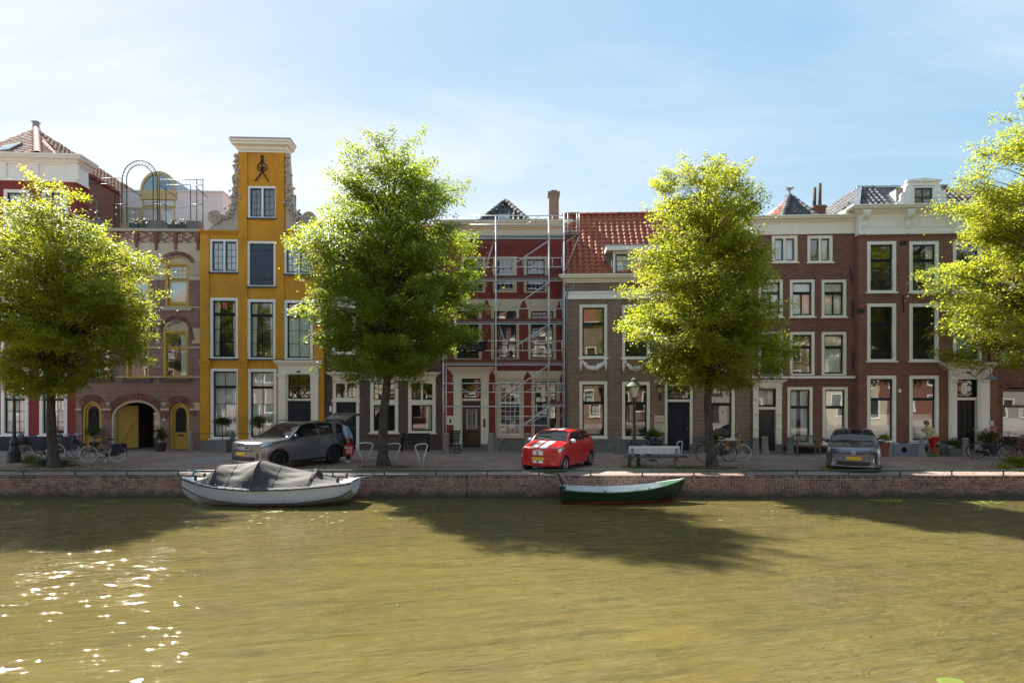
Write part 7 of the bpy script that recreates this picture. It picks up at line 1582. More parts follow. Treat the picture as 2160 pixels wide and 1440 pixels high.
m = MB(); m.grid([[(x*.17*(1+.1*math.sin(t*3)), y*.07, lerp(.34, .74, t)) for x, y in ((-1, -1), (0, -1.25), (1, -1), (1.1, 0), (1, 1), (0, 1.2), (-1, 1), (-1.1, 0))] for t in (0, .3, .6, 1)], True); m.add([(x*.17, y*.07, .34) for x, y in ((-1, -1), (0, -1.25), (1, -1), (1.1, 0), (1, 1), (0, 1.2), (-1, 1), (-1.1, 0))], [tuple(range(7, -1, -1))]); m.build('bag_body', bagr, bg_, True)
MB().tube([(-.1, -.03, .72), (-.06, .0, .84), (.06, .0, .84), (.1, -.03, .72)], .012, 5).build('bag_handle', bagr, bg_, True); lettering('AHE', .17, white, bg_, (0, -.093, .62), (PI/2, .25, 0)); lettering('EM', .17, white, bg_, (.02, -.093, .46), (PI/2, .25, 0))
# person sitting by the window at the far right
g_ = ground(2154, 957); JS = dict(pelvis=(0, 0, .52), belly=(.01, 0, .68), chest=(.03, 0, .90), neck=(.02, 0, 1.06), throat=(.01, -.02, 1.11), head=(-.01, -.03, 1.20), crown=(-.01, -.03, 1.26), face=(-.10, -.08, 1.19), shl=(-.14, -.04, .99), ell=(-.19, -.12, .74), wrl=(-.10, -.30, .66), hal=(-.07, -.35, .66), shr=(.20, -.02, .99), elr=(.25, -.10, .74), wrr=(.13, -.28, .66), har=(.09, -.33, .66), hil=(-.10, -.03, .50), knl=(-.13, -.45, .50), anl=(-.13, -.46, .09), tol=(-.14, -.58, .04), hir=(.10, -.03, .50), knr=(.13, -.45, .50), anr=(.13, -.46, .09), tor=(.14, -.58, .04))
person('person in a white shirt with tied back hair sitting beside the arched window', (g_.x, g_.y+.0, 0), 0, JS, [
    ('shirt', white_sh, {'pelvis': (0, .15), 'belly': (0, .145), 'chest': (0, .15), 'neck': (0, .07), 'shl': (0, .08), 'ell': (0, .06), 'shr': (0, .08), 'elr': (0, .06)}, [('pelvis', 'belly'), ('belly', 'chest'), ('chest', 'neck'), ('chest', 'shl'), ('shl', 'ell'), ('chest', 'shr'), ('shr', 'elr')], 'belly'),
    ('trousers', grey_tr, {'pelvis': (0, .15), 'hil': (0, .11), 'knl': (0, .085), 'cl': (Vector((-.13, -.46, .12)), .07), 'hir': (0, .11), 'knr': (0, .085), 'cr_': (Vector((.13, -.46, .12)), .07)}, [('pelvis', 'hil'), ('hil', 'knl'), ('knl', 'cl'), ('pelvis', 'hir'), ('hir', 'knr'), ('knr', 'cr_')], 'pelvis')],
    hair_br, [((-.02, 0, .03), (.10, .095, .09)), ((-.09, 0, -.01), (.06, .05, .07))], sneaker)
st_ = empty('stool', (g_.x, g_.y, 0), 0, 'dark wooden stool under the seated person in white', 'stool'); bx('seat', black, st_, -.19, .19, -.2, .16, .36, .40)
for a in (-.16, .16):
    for c in (-.17, .13): MB().tube([(a, c, 0), (a*.9, c, .36)], .018, 6).build('leg', black, st_)
# ---------------------------------------------------------------- street furniture and plants
lampgreen = paint('lamp_post_paint', (.016, .028, .024), .45, .2, 6, .3); milk = NB('lantern_glass'); milk.p((.60, .56, .42), .25, 0, Transmission_Weight=.25, Alpha=1.0); milk = milk.m; copper = paint('lantern_roof', (.10, .11, .08), .6, .25)
def lamp_post(label, px, py, top):
    g = ground(px, py); root = empty('lamp_post', g, 0, label, 'lamp post', 'old street lanterns'); Ht = HC-(top-HY)/FPX*g.y; s = Ht/3.5
    MB().lathe([(.26, 0), (.26, .10), (.24, .12), (.22, .40), (.23, .43), (.17, .50), (.15, .72), (.17, .76), (.19, .80), (.17, .84), (.12, .92), (.10, 1.0)], 8).build('base', lampgreen, root, 'auto')
    MB().lathe([(.085, 1.0), (.095, 1.03), (.07, 1.08), (.058, 1.9*s), (.05, 2.5*s), (.07, 2.52*s), (.07, 2.56*s), (.045, 2.6*s), (.045, 2.68*s)], 14).build('column', lampgreen, root, 'auto')
    z0, z1 = 2.72*s, 3.16*s; a, b_ = .12, .255
    ln = MB().tube([(0, 0, 2.66*s), (0, 0, z0)], .03, 8)
    for k in range(4):
        t = PI/4+k*PI/2; c, d = math.cos(t)*1.35, math.sin(t)*1.35; ln.tube([(a*c*.75, a*d*.75, z0), (b_*c*.75, b_*d*.75, z1)], .014, 5); ln.tube([(0, 0, z0-.08), (a*c*.9, a*d*.9, z0-.03), (a*c*.75, a*d*.75, z0)], .012, 5)
        t2 = t+PI/2; c2, d2 = math.cos(t2)*1.35, math.sin(t2)*1.35; ln.tube([(b_*c*.75, b_*d*.75, z1), (b_*c2*.75, b_*d2*.75, z1)], .016, 5); ln.tube([(a*c*.75, a*d*.75, z0), (a*c2*.75, a*d2*.75, z0)], .012, 5)
    lf = ln.build('lantern_frame', lampgreen, root, True)
    for k in range(4):
        t = PI/4+k*PI/2; t2 = t+PI/2; q = .74*1.35
        MB().quad((a*q*math.cos(t), a*q*math.sin(t), z0), (a*q*math.cos(t2), a*q*math.sin(t2), z0), (b_*q*math.cos(t2), b_*q*math.sin(t2), z1), (b_*q*math.cos(t), b_*q*math.sin(t), z1)).build('lantern_pane', milk, lf)
    MB().lathe([(.29*1.1, z1), (.29*1.1, z1+.02), (.22, z1+.10), (.13, z1+.17), (.10, z1+.19), (.10, z1+.25), (.13, z1+.26), (.12, z1+.28), (.05, z1+.31), (.02, z1+.36)], 4 if False else 8).build('lantern_roof', copper, root, 'auto')
    return root
lamp_post('green cast iron lantern post in front of the red corner house', 30, 975, 795); lamp_post('green cast iron lantern post behind the white bench', 1338, 983, 797)
# stone posts
def stone_post(label, px, py, ht, w, flare=0.0, mat=None, square=False, top='round'):
    g = ground(px, py); root = empty('stone_post', g, RW.uniform(-.2, .2), label, 'post', 'stone guard posts in front of the houses'); r = w/2
    pr = [(r*(1+flare), 0), (r*(1+flare), ht*.08), (r*(1+flare*.55), ht*.25), (r*1.04, ht*.5), (r*.92, ht*.86)]
    pr += [(r*.85, ht*.93), (r*.6, ht*.98), (r*.1, ht)] if top == 'round' else [(r*1.08, ht*.88), (r*1.1, ht*.93), (r*.8, ht*.97), (r*.3, ht)]
    MB().lathe(pr, 4 if square else 12).build('shaft', mat or bluestone, root, 'auto'); MB().lathe([(r*(1+flare)*1.12, 0), (r*(1+flare)*1.12, .05), (r*(1+flare), .06)], 12).build('foot', mat or bluestone, root); return root
paleb2 = paint('pale_stone', (.26, .25, .23), .85, .2, 5, .35, .004)
stone_post('tall grey stone post between yellow door and ochre house', 403, 951, 1.02, .24, .05, paleb2)
stone_post('grey stone post before the ochre house, rail end', 490, 953, 1.0, .22, .05)
stone_post('grey stone post left of the rocking chair', 941, 956, .98, .32, .12, paleb2, top='cap'); stone_post('grey stone post right of the carved front door', 1036, 956, .98, .30, .12, paleb2, top='cap'); stone_post('grey stone post behind the red city car', 1113, 954, .95, .3, .1, paleb2, top='cap')
stone_post('flared stone post between the two left windows of the red roof house', 1305, 957, .80, .24, .75); stone_post('stone post at the right end of the red roof house', 1594, 958, .80, .26, .5, paleb2, top='cap'); stone_post('stone post standing before the panelled dark door', 1613, 958, .85, .30, .45, paleb2, top='cap'); stone_post('stone post beside the slatted bench', 1667, 959, .85, .28, .45, None, top='cap')
stone_post('flared stone post between the two windows of the bracketed house', 1944, 962, .85, .2, 1.1, paleb2, top='cap'); stone_post('flared stone post before the black double door', 2036, 962, .85, .27, .5, paleb2, top='cap'); stone_post('stone post behind the left lamp', 44, 955, .95, .3, .1); stone_post('stone post behind the bicycles and the tree', 126, 955, .95, .3, .1)
# iron rails strung between posts
def iron_rail(label, pts, posts, r=.014, sag=0.0):
    root = empty('iron_rail', ground(*posts[0]) if posts else at(*pts[0]), 0, label, 'rail'); o0 = root.location; P = [at(*p)-o0 for p in pts]; Q = []
    for a, b_ in zip(P, P[1:]):
        for k in range(8): t = k/8; Q.append(a.lerp(b_, t)-Vector((0, 0, sag*4*t*(1-t))))
    Q.append(P[-1]); MB().tube(Q, r, 6).build('bar', iron, root, True)
    for p in posts: g = ground(*p)-o0; zt = min(Q, key=lambda q: abs(q.x-g.x)).z; MB().tube([(g.x, g.y, 0), (g.x, g.y, zt)], r*1.1, 6).build('upright', iron, root)
Yp = ground(490, 953).y
iron_rail('thin iron rail before the ochre house windows', [(404, 914, Yp), (490, 914, Yp), (534, 914, Yp)], [(534, 953)]); Yp = ground(1305, 957).y
iron_rail('wavy iron rail before the left windows of the red roof house', [(1240, 930, Yp), (1272, 931, Yp), (1305, 929, Yp), (1340, 931, Yp)], [(1255, 957)], .012, .07); iron_rail('wavy iron rail before the right window of the red roof house', [(1462, 929, Yp), (1500, 929, Yp), (1540, 931, Yp), (1585, 929, Yp)], [(1541, 957)], .012, .06); Yp = ground(1944, 962).y
iron_rail('wavy iron rail before the bracketed house plinth', [(1872, 930, Yp), (1885, 932, Yp), (1944, 929, Yp), (1983, 932, Yp), (2036, 930, Yp)], [(1885, 961), (1983, 961)], .013, .06)
# tulip bicycle racks
def bike_rack(label, px, py, w, h, rz=0):
    g = ground(px, py); root = empty('bicycle_rack', g, rz, label, 'bicycle rack', 'bent tube bicycle racks')
    MB().tube([(-.05, 0, -.02), (-.18*w, 0, .35*h), (-.36*w, 0, .66*h), (-.37*w, 0, .74*h), (-.28*w, 0, .80*h), (0, 0, .84*h), (.26*w, 0, .83*h), (.36*w, 0, .76*h), (.33*w, 0, .66*h), (.18*w, 0, .35*h), (.06, 0, -.02)], .025, 8).build('hoop', alu, root, True)
    return root
bike_rack('bent tube bicycle rack nearest the open car boot', 769, 977, .95, 1.0); bike_rack('bent tube bicycle rack half behind the lime trunk', 829, 979, .82, 1.0, .25); bike_rack('bent tube bicycle rack in front of the black lattice bench', 889, 980, .70, 1.0, .5); bike_rack('upright tube bicycle rack at the bench end', 1434, 972, .45, 1.0, .6)
# white park bench with perforated back
g = ground(1380, 984); pb = empty('white_bench', (g.x, g.y, 0), .02, 'bench with perforated white back board and dark plank seat', 'bench'); wood_d = paint('weathered_plank', (.07, .055, .05), .8, .3, 5, .3); benchw = paint('bench_white', (.62, .63, .64), .5, .08, 3, .2)
z0, z1 = .50, .80; m = MB(); hw = .98; ny = 2; nx = 24; xs = [lerp(-hw, hw, i/100) for i in range(101)]
# board with square holes cut through
cells = []; hx = [lerp(-.70, .70, k/19) for k in range(20)]; hz = (.60, .68); e = .016
bu = sorted({-hw, hw, *[a-e for a in hx], *[a+e for a in hx]}); bz = sorted({z0, z1, *[c-e for c in hz], *[c+e for c in hz]})
for i in range(len(bu)-1):
    for j in range(len(bz)-1):
        um, zm = (bu[i]+bu[i+1])/2, (bz[j]+bz[j+1])/2
        if any(abs(um-a) < e for a in hx) and any(abs(zm-c) < e for c in hz): continue
        m.box(bu[i], bu[i+1], -.02+(z1-zm)*.0, .02, bz[j], bz[j+1])
m.build('back_board', benchw, pb)
for k in range(3): bx('seat_plank', wood_d, pb, -1.18, 1.18, -.52+k*.155, -.385+k*.155, .40, .44)
for x in (-.85, .85): MB().box(x-.07, x+.07, -.5, .05, .33, .395).box(x-.09, x+.09, -.30, .0, 0, .33).box(x-.06, x+.06, -.045, -.021, .3, .72).build('bench_leg', paleb2, pb)
# black lattice bench on the dark brick house
def slat_bench(label, px, py, wd, mat, lattice=False, name='bench'):
    g = ground(px, py); r = empty(name, (g.x, g.y, 0), 0, label, 'bench'); h = wd/2
    for k in range(4): bx('seat_slat', mat, r, -h, h, -.42+k*.11, -.335+k*.11, .42, .45)
    if lattice:
        for s in (-1, 1):
            n = int(wd/.075)
            m = MB()
            for k in range(-4, n):
                x0 = -h+k*.075; a, b_ = Vector((max(-h, x0), .02, .58+max(0, -h-x0))), Vector((min(h, x0+.28), .02, .58+min(.28, h-x0)))
                if b_.x > a.x: m.bar((s*a.x, .02+.004*s, a.z), (s*b_.x, .02+.004*s, b_.z), .012, .022, (0, 1, 0))
            m.build('back_lattice', mat, r)
        for z in (.57, .87): bx('back_rail', mat, r, -h, h, 0, .04, z-.02, z+.02)
    else:
        n = int(wd/.09)
        for k in range(n): x = lerp(-h+.04, h-.04, k/(n-1)); bx('back_slat', mat, r, x-.018, x+.018, .0, .02, .50, .84)
        bx('back_rail', mat, r, -h, h, -.004, .03, .842, .90); bx('back_rail', mat, r, -h, h, -.004, .03, .47, .50)
    for s in (-1, 1):
        MB().box(s*h-.03, s*h+.03, -.42, -.36, 0, .64).box(s*h-.03, s*h+.03, .0, .05, 0, .90 if lattice else .88).box(s*h-.035, s*h+.035, -.42, .05, .64, .67).build('arm_frame', mat, r)
    return r
slat_bench('black bench with lattice back under the right shop window', 877, 951, 1.3, black, True); slat_bench('grey brown slatted bench beside a stone post under the tall window', 1697, 958, 1.05, paint('grey_wood', (.16, .14, .12), .8, .25, 5), False)
# black rocking chair
g = ground(956, 955); rc = empty('rocking_chair', (g.x, g.y, 0), -.35, 'black wooden rocking chair between stone post and front door', 'chair')
for k in range(6): bx('seat_slat', black, rc, -.25, .25, -.42+k*.078, -.36+k*.078, .40-.01*k, .43-.01*k)
for k in range(7): z = .50+k*.085; MB().box(-.24, .24, .04+.05*k/2, .07+.05*k/2, z, z+.07).build('back_slat', black, rc)
for s in (-1, 1):
    MB().tube([(s*.27, .02, .40), (s*.27, .22, 1.12)], .022, 6).build('back_post', black, rc); MB().tube([(s*.28, -.40, .08), (s*.28, -.40, .62)], .022, 6).build('front_leg', black, rc); MB().tube([(s*.28, .06, .07), (s*.28, .04, .42)], .022, 6).build('rear_leg', black, rc); MB().box(s*.28-.035, s*.28+.035, -.44, .12, .62, .645).build('arm_rest', black, rc); MB().tube([(s*.28, -.60, .10), (s*.28, -.35, .045), (s*.28, -.1, .02), (s*.28, .15, .03), (s*.28, .42, .09)], .02, 6).build('rocker', black, rc)
# sign and wall lantern on the red roof house
u0, u1, z0, z1 = H6.R(1380, 876, 1402, 911); sg = empty('wall_sign', H6.root.matrix_basis @ Vector(((u0+u1)/2, -.10, (z0+z1)/2)), H6.root.rotation_euler.z, 'pale sign board lettered VINU beside the navy door', 'sign')
bx('board', paint('sign_cream', (.62, .55, .40), .5, .06), sg, (u0-u1)/2, (u1-u0)/2, -.012, .06, (z0-z1)/2, (z1-z0)/2)
ink = paint('sign_ink', (.04, .05, .08), .5); lettering('VINU', .20, ink, sg, (0, -.016, .06)); gold = paint('sign_gold', (.40, .28, .08), .5); m = MB()
for k in range(11): m.box(-.165+k*.03, -.143+k*.03, -.016, -.011, .275, .275+(.03 if k % 3 else .042))
m.build('small_print', gold, sg); m = MB()
for k in range(16): m.box(-.17+k*.0213, -.155+k*.0213, -.016, -.011, -.065, -.05)
m.build('small_print', ink, sg); MB().tube([(0, -.016, -.18), (0, -.016, -.29)], .008, 5).sphere((0, -.016, -.19), .03, 6, (1, .3, 1.4)).box(-.03, .03, -.02, -.014, -.305, -.295).build('glass_symbol', ink, sg)
u_, z_ = H6.uz(1391, 820); wlr = empty('wall_lantern', H6.root.matrix_basis @ Vector((u_, -.05, z_)), H6.root.rotation_euler.z, 'black wall lantern with amber glass between window and navy door', 'lantern'); amberg = NB('amber_glass'); amberg.p((.55, .36, .12), .3); amberg = amberg.m
MB().lathe([(.10, -.17), (.15, .08)], 4, (0, -.22, 0), cap=False).build('glass', amberg, wlr); MB().lathe([(.20, .08), (.20, .10), (.13, .18), (.05, .24), (.02, .30)], 8, (0, -.22, 0)).build('cap', iron, wlr, 'auto'); MB().tube([(0, 0, -.45), (0, -.1, -.5), (0, -.22, -.35), (0, -.22, -.17)], .025, 6).tube([(0, 0, -.55), (0, 0, -.25)], .04, 6).build('bracket', iron, wlr, True)
for k in range(4): t = PI/2*k; MB().tube([(.10*math.cos(t), -.22+.10*math.sin(t), -.17), (.15*math.cos(t), -.22+.15*math.sin(t), .08)], .012, 5).build('rib', iron, wlr)
# ------- plants
shrub_m = leafmat('shrub_leaf', (.045, .085, .018), (.09, .12, .02), (.22, .32, .03), (.35, .38, .04), .4); dark_leaf = leafmat('dark_leaf', (.03, .05, .018), (.06, .08, .02), (.12, .18, .03), (.2, .24, .04), .35); lime_leaf2 = leafmat('lime_shrub_leaf', (.12, .15, .015), (.2, .2, .02), (.45, .5, .03), (.6, .55, .04), .45)
terracotta = paint('terracotta', (.26, .09, .05), .8, .2, 5, .3); pot_d = paint('dark_pot', (.03, .03, .033), .6, .2); flower_m = paint('pink_petals', (.62, .22, .30), .7, .2)
def foliage(name, mat, parent, c, r, n, s0=.025, s1=.05, seed=0, k=8):
    rnd = random.Random(seed); LV, LF = [], []
    for q in range(k):
        d = Vector((rnd.gauss(0, 1), rnd.gauss(0, 1), rnd.gauss(0, .9))).normalized()*rnd.random()**.5
        leaf_cloud((LV, LF), rnd, (c[0]+d.x*r[0]*.7, c[1]+d.y*r[1]*.7, c[2]+d.z*r[2]*.7), r[0]*.26, r[1]*.26, r[2]*.24, n//k, s0, s1)
    me = bpy.data.meshes.new(name); me.from_pydata([tuple(v) for v in LV], [], LF); me.materials.append(mat); me.update(); return inst(name, me, parent)
def pot_plant(name, label, px, py, pot, potm, mat, cz, r, n=900, stem=None, seed=0, cat='plant', box=False, flowers=0):
    g = ground(px, py); root = empty(name, (g.x, g.y, 0), 0, label, cat)
    if box: MB().box(-pot[0], pot[0], -pot[0]*.7, pot[0]*.7, 0, pot[1]).build('planter', potm, root)
    else: MB().lathe([(pot[0]*.72, 0), (pot[0]*.95, pot[1]*.85), (pot[0]*1.05, pot[1]*.86), (pot[0]*1.05, pot[1]), (pot[0]*.85, pot[1]), (pot[0]*.8, pot[1]*.9)], 16).build('pot', potm, root, 'auto')
    if stem: MB().tube([(0, 0, pot[1]*.8), (.02, 0, (pot[1]+cz)*.55), (-.01, 0, cz)], [.025, .02, .018], 6).build('stem', bark_m, root, True)
    foliage('foliage', mat, root, (0, 0, cz), r, n, seed=seed)
    if flowers:
        rnd = random.Random(seed); m = MB()
        for k in range(flowers): a = rnd.uniform(0, 2*PI); m.sphere((r[0]*.8*math.cos(a)*rnd.random(), r[1]*.8*math.sin(a)-.05, cz+r[2]*rnd.uniform(.3, 1.0)), rnd.uniform(.035, .06), 6)
        o = m.build('flowers', flower_m, root, True); o['kind'] = 'stuff'
    return root
pot_plant('standard_tree', 'clipped standard tree in stone planter before the left ochre house window', 469, 954, (.26, .62), greystone, dark_leaf, 1.55, (.52, .5, .34), 1500, True, 1, 'tree', True)
pot_plant('standard_tree', 'clipped standard tree before the second ochre house window, behind the SUV', 547, 954, (.26, .62), greystone, dark_leaf, 1.55, (.50, .5, .36), 1500, True, 2, 'tree', True)
pot_plant('potted_plant', 'bushy plant in front of the left yellow arched door', 198, 951, (.2, .45), pot_d, dark_leaf, .95, (.42, .36, .45), 900, None, 3); pot_plant('potted_plant', 'plant in black pot beside the arched gateway', 339, 952, (.26, .42), pot_d, dark_leaf, .85, (.34, .34, .5), 800, None, 4)
pot_plant('potted_shrub', 'round green shrub in tall dark pot under the lettered sign', 1381, 957, (.34, .62), pot_d, shrub_m, .92, (.52, .45, .34), 1300, None, 5); pot_plant('potted_shrub', 'green shrub in pot half hidden behind the lime tree trunk', 1502, 957, (.3, .55), pot_d, shrub_m, .85, (.55, .4, .36), 1000, None, 6)
ur = pot_plant('garden_urn', 'terracotta urn with yellow green plant beside the hatchback', 1866, 962, (.22, .62), terracotta, lime_leaf2, .82, (.24, .24, .24), 500, None, 7); pot_plant('planter_box', 'low stone planter with shrub left of the black double door', 2013, 961, (.38, .34), bluestone, shrub_m, .58, (.38, .32, .30), 800, None, 8, 'planter', True); pot_plant('flower_pot', 'pot of pink geraniums right of the black double door', 2088, 961, (.3, .5), pot_d, shrub_m, .9, (.62, .4, .42), 1300, None, 9, 'plant', False, 14)
pot_plant('flower_pot', 'pot of dark pink flowers before the ochre house door', 581, 955, (.2, 1.0), pot_d, shrub_m, 1.18, (.24, .22, .22), 400, None, 10, 'plant', False, 12)
pot_plant('ground_pot', 'terracotta pot behind the sweeping person', 1972, 962, (.2, .42), terracotta, shrub_m, .45, (.16, .16, .1), 120, None, 12)
# planted beds at the trees
def bed(name, label, px, py, r, mat, seed, n=900): g = ground(px, py); root = empty(name, (g.x, g.y, 0), 0, label, 'shrub'); foliage('foliage', mat, root, (0, 0, r[2]*.75), r, n, .02, .045, seed, 14); return root
bed('low_shrub', 'grey green creeping plant at the foot of the yellowish lime tree', 108, 982, (1.0, .35, .26), leafmat('grey_leaf', (.07, .09, .05), (.11, .13, .07), (.12, .16, .06), (.18, .2, .07), .3), 31, 1800); bed('low_shrub', 'yellow green shrub beside the crate bicycle at the quay edge', 2142, 985, (.62, .45, .34), lime_leaf2, 32, 1700)
def grass(name, label, px, py, w, h, n, mat, seed, cat='grass'):
    g = ground(px, py); rnd = random.Random(seed); m = MB(); root = empty(name, (g.x, g.y, 0), 0, label, cat)
    for k in range(n):
        x, y = rnd.gauss(0, w), rnd.gauss(0, w*.5); hh = h*rnd.uniform(.5, 1); dx, dy = rnd.gauss(0, .35)*hh, rnd.gauss(0, .35)*hh; s = .008
        m.add([(x-s, y, 0), (x+s, y, 0), (x+dx*.4+s*.7, y+dy*.4, hh*.6), (x+dx*.4-s*.7, y+dy*.4, hh*.6), (x+dx, y+dy, hh)], [(0, 1, 2, 3), (3, 2, 4)])
    o = m.build('blades', mat, root); o['kind'] = 'stuff'; return root
grass('grass_tuft', 'tall green grass tuft between lamp post and lime tree', 66, 977, .16, .45, 260, shrub_m, 1); grass('grass_tuft', 'dry yellow grass tuft at the quay edge before the hatchback', 1752, 992, .22, .20, 160, lime_leaf2, 2); grass('grass_tuft', 'weeds at the foot of the green lantern by the white bench', 1345, 986, .3, .16, 200, shrub_m, 3); grass('grass_tuft', 'weeds at the foot of the white bench end', 1440, 988, .3, .12, 160, shrub_m, 4); grass('grass_tuft', 'weeds on the quay edge before the red city car', 1158, 998, .12, .10, 90, shrub_m, 5); grass('grass_tuft', 'pale flowering weeds beside the yellow green shrub', 2118, 988, .16, .28, 140, lime_leaf2, 6)
# fallen leaves and soil round the trees
litter = tilemat('fallen_leaves', (.36, .18, .05), (.48, .30, .10), (.18, .085, .03)); rnd = random.Random(77); m = MB()
for cx_, cy_, sx_, sy_, n in ((40, 990, 90, 5, 900), (820, 994, 110, 3, 900), (1520, 993, 100, 3, 700), (113, 985, 70, 6, 1500), (230, 985, 60, 6, 700), (790, 988, 75, 5, 1400), (905, 984, 60, 5, 500), (1500, 988, 75, 5, 900), (1400, 990, 80, 5, 500), (2090, 990, 60, 6, 800), (1250, 975, 160, 9, 500), (1900, 972, 120, 8, 350), (620, 985, 80, 6, 350), (1080, 965, 500, 10, 900)):
    for k in range(n):
        px, py = rnd.gauss(cx_, sx_), min(999, max(955, rnd.gauss(cy_, sy_))); g = ground(px, py); a = rnd.uniform(0, 2*PI); s = rnd.uniform(.02, .045); t = Vector((math.cos(a)*s, math.sin(a)*s, rnd.uniform(-.006, .012))); u_ = Vector((-math.sin(a)*s*.7, math.cos(a)*s*.7, rnd.uniform(-.006, .012))); c = g+Vector((0, 0, .014))
        m.add([c-t, c+u_, c+t, c-u_], [(0, 1, 2, 3)])
tag(m.build('fallen_leaves', litter), 'dry brown fallen leaves scattered on the street', 'leaves', kind='stuff')
soil = paint('soil', (.075, .055, .04), .95, .4, 6, .3, .01)
for px, py in ((812, 984), (1500, 986), (113, 983), (2262, 984)):
    g = ground(px, py); n = 28; tag(MB().add([(g.x+1.05*math.cos(2*PI*k/n)*(1+.08*math.sin(k*2.3)), g.y+.6*math.sin(2*PI*k/n), .008) for k in range(n)], [tuple(range(n))]).build('soil_bed', soil), kind='structure')
# water plants
pad_m = leafmat('water_weed', (.14, .17, .03), (.26, .28, .05), (.1, .12, .02), (.1, .12, .02), .1); m = MB(); rnd = random.Random(4)
for px, py, w_, h_, n in ((20, 1062, 45, 6, 90), (180, 1066, 22, 2.5, 40), (240, 1058, 20, 2, 30), (378, 1064, 18, 1.6, 30), (575, 1077, 24, 2.0, 60), (740, 1072, 12, 2, 12), (845, 1071, 14, 1.4, 20), (1870, 1055, 48, 4, 120), (1985, 1062, 24, 2, 35), (2080, 1060, 40, 3, 40), (1190, 1067, 14, 1, 8), (1255, 1063, 20, 1, 10), (1450, 1066, 60, 2, 14), (1700, 1090, 200, 20, 20), (700, 1090, 300, 18, 30), (300, 1100, 200, 18, 20), (835, 1276, 3, 1, 2)):
    for k in range(n):
        g = ground(rnd.gauss(px, w_*.5), max(1052, rnd.gauss(py, h_*.5)), WZ); r = rnd.uniform(.025, .09) if n > 15 else rnd.uniform(.015, .035); a0 = rnd.uniform(0, 6.28)
        if g.y > QY-.12: continue
        m.add([(g.x+r*math.cos(a0+2*PI*q/7), g.y+r*math.sin(a0+2*PI*q/7)*rnd.uniform(.6, 1), WZ+.006+rnd.uniform(0, .008)) for q in range(7)], [tuple(range(7))])
tag(m.build('water_weed', pad_m), 'yellow green weed and petals floating on the canal', 'weed', kind='stuff')
for px, py, r, lab in ((2005, 1440, .16, 'yellow leaf floating at the near edge of the canal'), (288, 1437, .07, 'pale petal floating at the near edge of the canal')):
    g = ground(px, py, WZ); MBm = MB().add([(g.x+r*math.cos(2*PI*q/12)*(1+.2*math.sin(q*2)), g.y+r*.8*math.sin(2*PI*q/12), WZ+.012+.01*math.sin(q)) for q in range(12)], [tuple(range(12))]); tag(MBm.build('floating_leaf', pad_m if r > .1 else white), lab, 'leaf')
# roof terrace: steel trellis arch, flower boxes, string of bulbs on the arched brick house
TR = empty('terrace_trellis', HA.root.location, HA.root.rotation_euler.z, 'dark green steel trellis with round arch on the roof terrace', 'trellis')
def tp_(x, y, v=.15): u, z = HA.uz(x, y, v); return Vector((u, v, z))
zc_ = ZPAR+.15
def tt(name, pts, r=.018, v=.15): return MB().tube([tp_(x, y, v) for x, y in pts], r, 6).build(name, dkgreen, TR, True)
for rx, nm in ((37, 'outer_arch'), (28, 'inner_arch')): tt(nm, [(257, 470) if rx == 37 else (268, 470)]+[(295-rx*math.cos(PI*k/16), 378-(rx+2)*math.sin(PI*k/16)) for k in range(17)]+[(332, 470) if rx == 37 else (323, 470)], .022)
m = MB()
for k in range(1, 16): a = PI*k/16; m.tube([tp_(295-28*math.cos(a), 378-30*math.sin(a)), tp_(295-37*math.cos(a), 378-39*math.sin(a))], .009, 4)
m.build('arch_rungs', dkgreen, TR)
for x in (242, 257, 336, 350, 402, 428): tt('upright', ((x, 378 if x in (257, 336, 428) else 392), (x, 471)), .02)
for x in (415,): tt('upright', ((x, 378), (x, 473)), .02)
for y, a, c in ((376, 190, 257), (388, 190, 243), (379, 336, 430), (390, 350, 402), (391, 402, 428), (431, 242, 268), (431, 322, 350), (431, 402, 428), (466, 402, 428), (466, 322, 350)): tt('crossbar', ((a, y), (c, y)), .015)
m = MB()
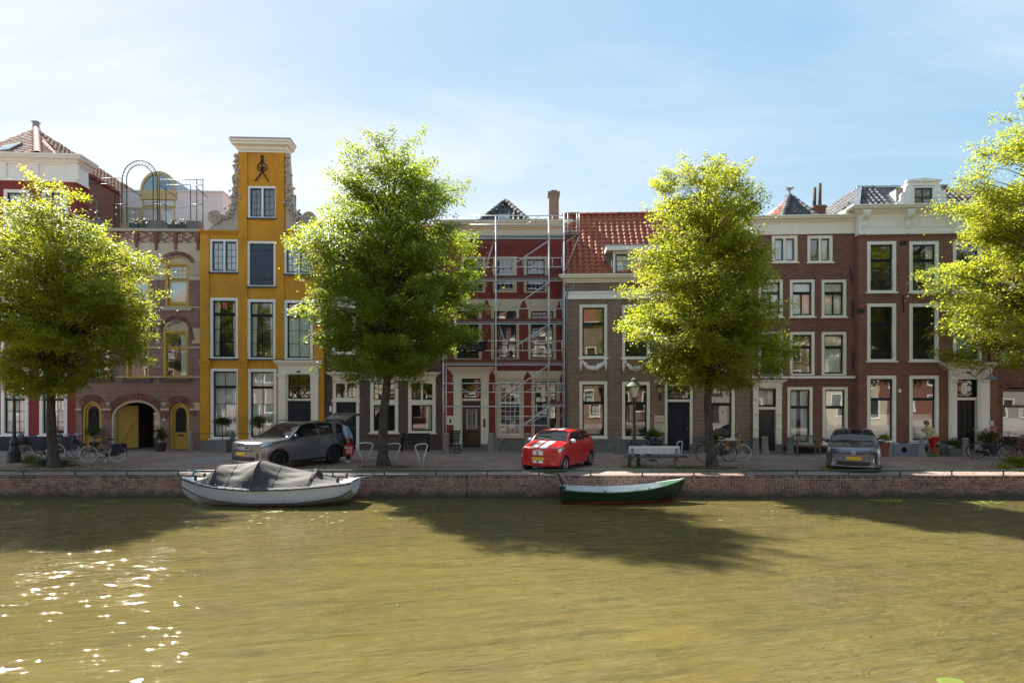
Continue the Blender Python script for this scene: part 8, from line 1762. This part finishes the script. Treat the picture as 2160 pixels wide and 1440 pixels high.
for k in range(12): x = 340+k*7.5; m.tube([tp_(x, 379), tp_(x, 390)], .007, 4)
m.build('top_rungs', dkgreen, TR)
for (a, b_) in (((262, 391), (299, 414)), ((338, 391), (372, 416)), ((413, 394), (438, 417))):
    p = tp_(*a); q = HA.uz(b_[0], b_[1], 3.0); MB().tube([p, (q[0], 3.0, q[1])], .02, 6).build('stay', dkgreen, TR)
bulb = NB('bulb_glass'); bulb.p((.8, .8, .75), .1, 0, Transmission_Weight=.5); bulb = bulb.m
sl = empty('string_lights', HA.root.location, HA.root.rotation_euler.z, 'string of clear light bulbs hung across the roof terrace trellis', 'lights'); pts = [(205, 445), (245, 437), (258, 436), (280, 447), (325, 435), (342, 434), (375, 443), (404, 438), (417, 440)]; MB().tube([tp_(x, y-3, .25) for x, y in pts], .007, 4).build('cable', black, sl)
for x, y in pts: MB().sphere(tp_(x, y, .25), 1, 7, (.045, .045, .06)).build('bulb', bulb, sl, True)
gpot = paint('green_flower_box', (.015, .06, .045), .5, .15)
for i, (x, what) in enumerate(((201, 'left of the trellis foot'), (285, 'inside the trellis arch'), (306, 'beside the arch upright'), (364, 'right of the middle pedestal'), (386, 'next to the end pedestal'))):
    u, z = HA.uz(x, 478); r = empty('flower_box', HA.root.matrix_basis @ Vector((u, -.02, ZPAR+.151)), HA.root.rotation_euler.z, 'green flower box on the roof terrace parapet '+what, 'flower box', 'flower boxes on the terrace parapet'); MB().add([(-.2, -.1, 0), (.2, -.1, 0), (.2, .1, 0), (-.2, .1, 0), (-.25, -.13, .24), (.25, -.13, .24), (.25, .13, .24), (-.25, .13, .24)], [(0, 3, 2, 1), (4, 5, 6, 7), (0, 1, 5, 4), (1, 2, 6, 5), (2, 3, 7, 6), (3, 0, 4, 7)]).build('box', gpot, r); foliage('plants', dark_leaf if i % 2 else leafmat('heather%d' % i, (.12, .05, .05), (.08, .08, .03), (.2, .1, .08), (.15, .15, .05), .3), r, (0, 0, .38), (.24, .12, .2), 200, .02, .04, i, 5)
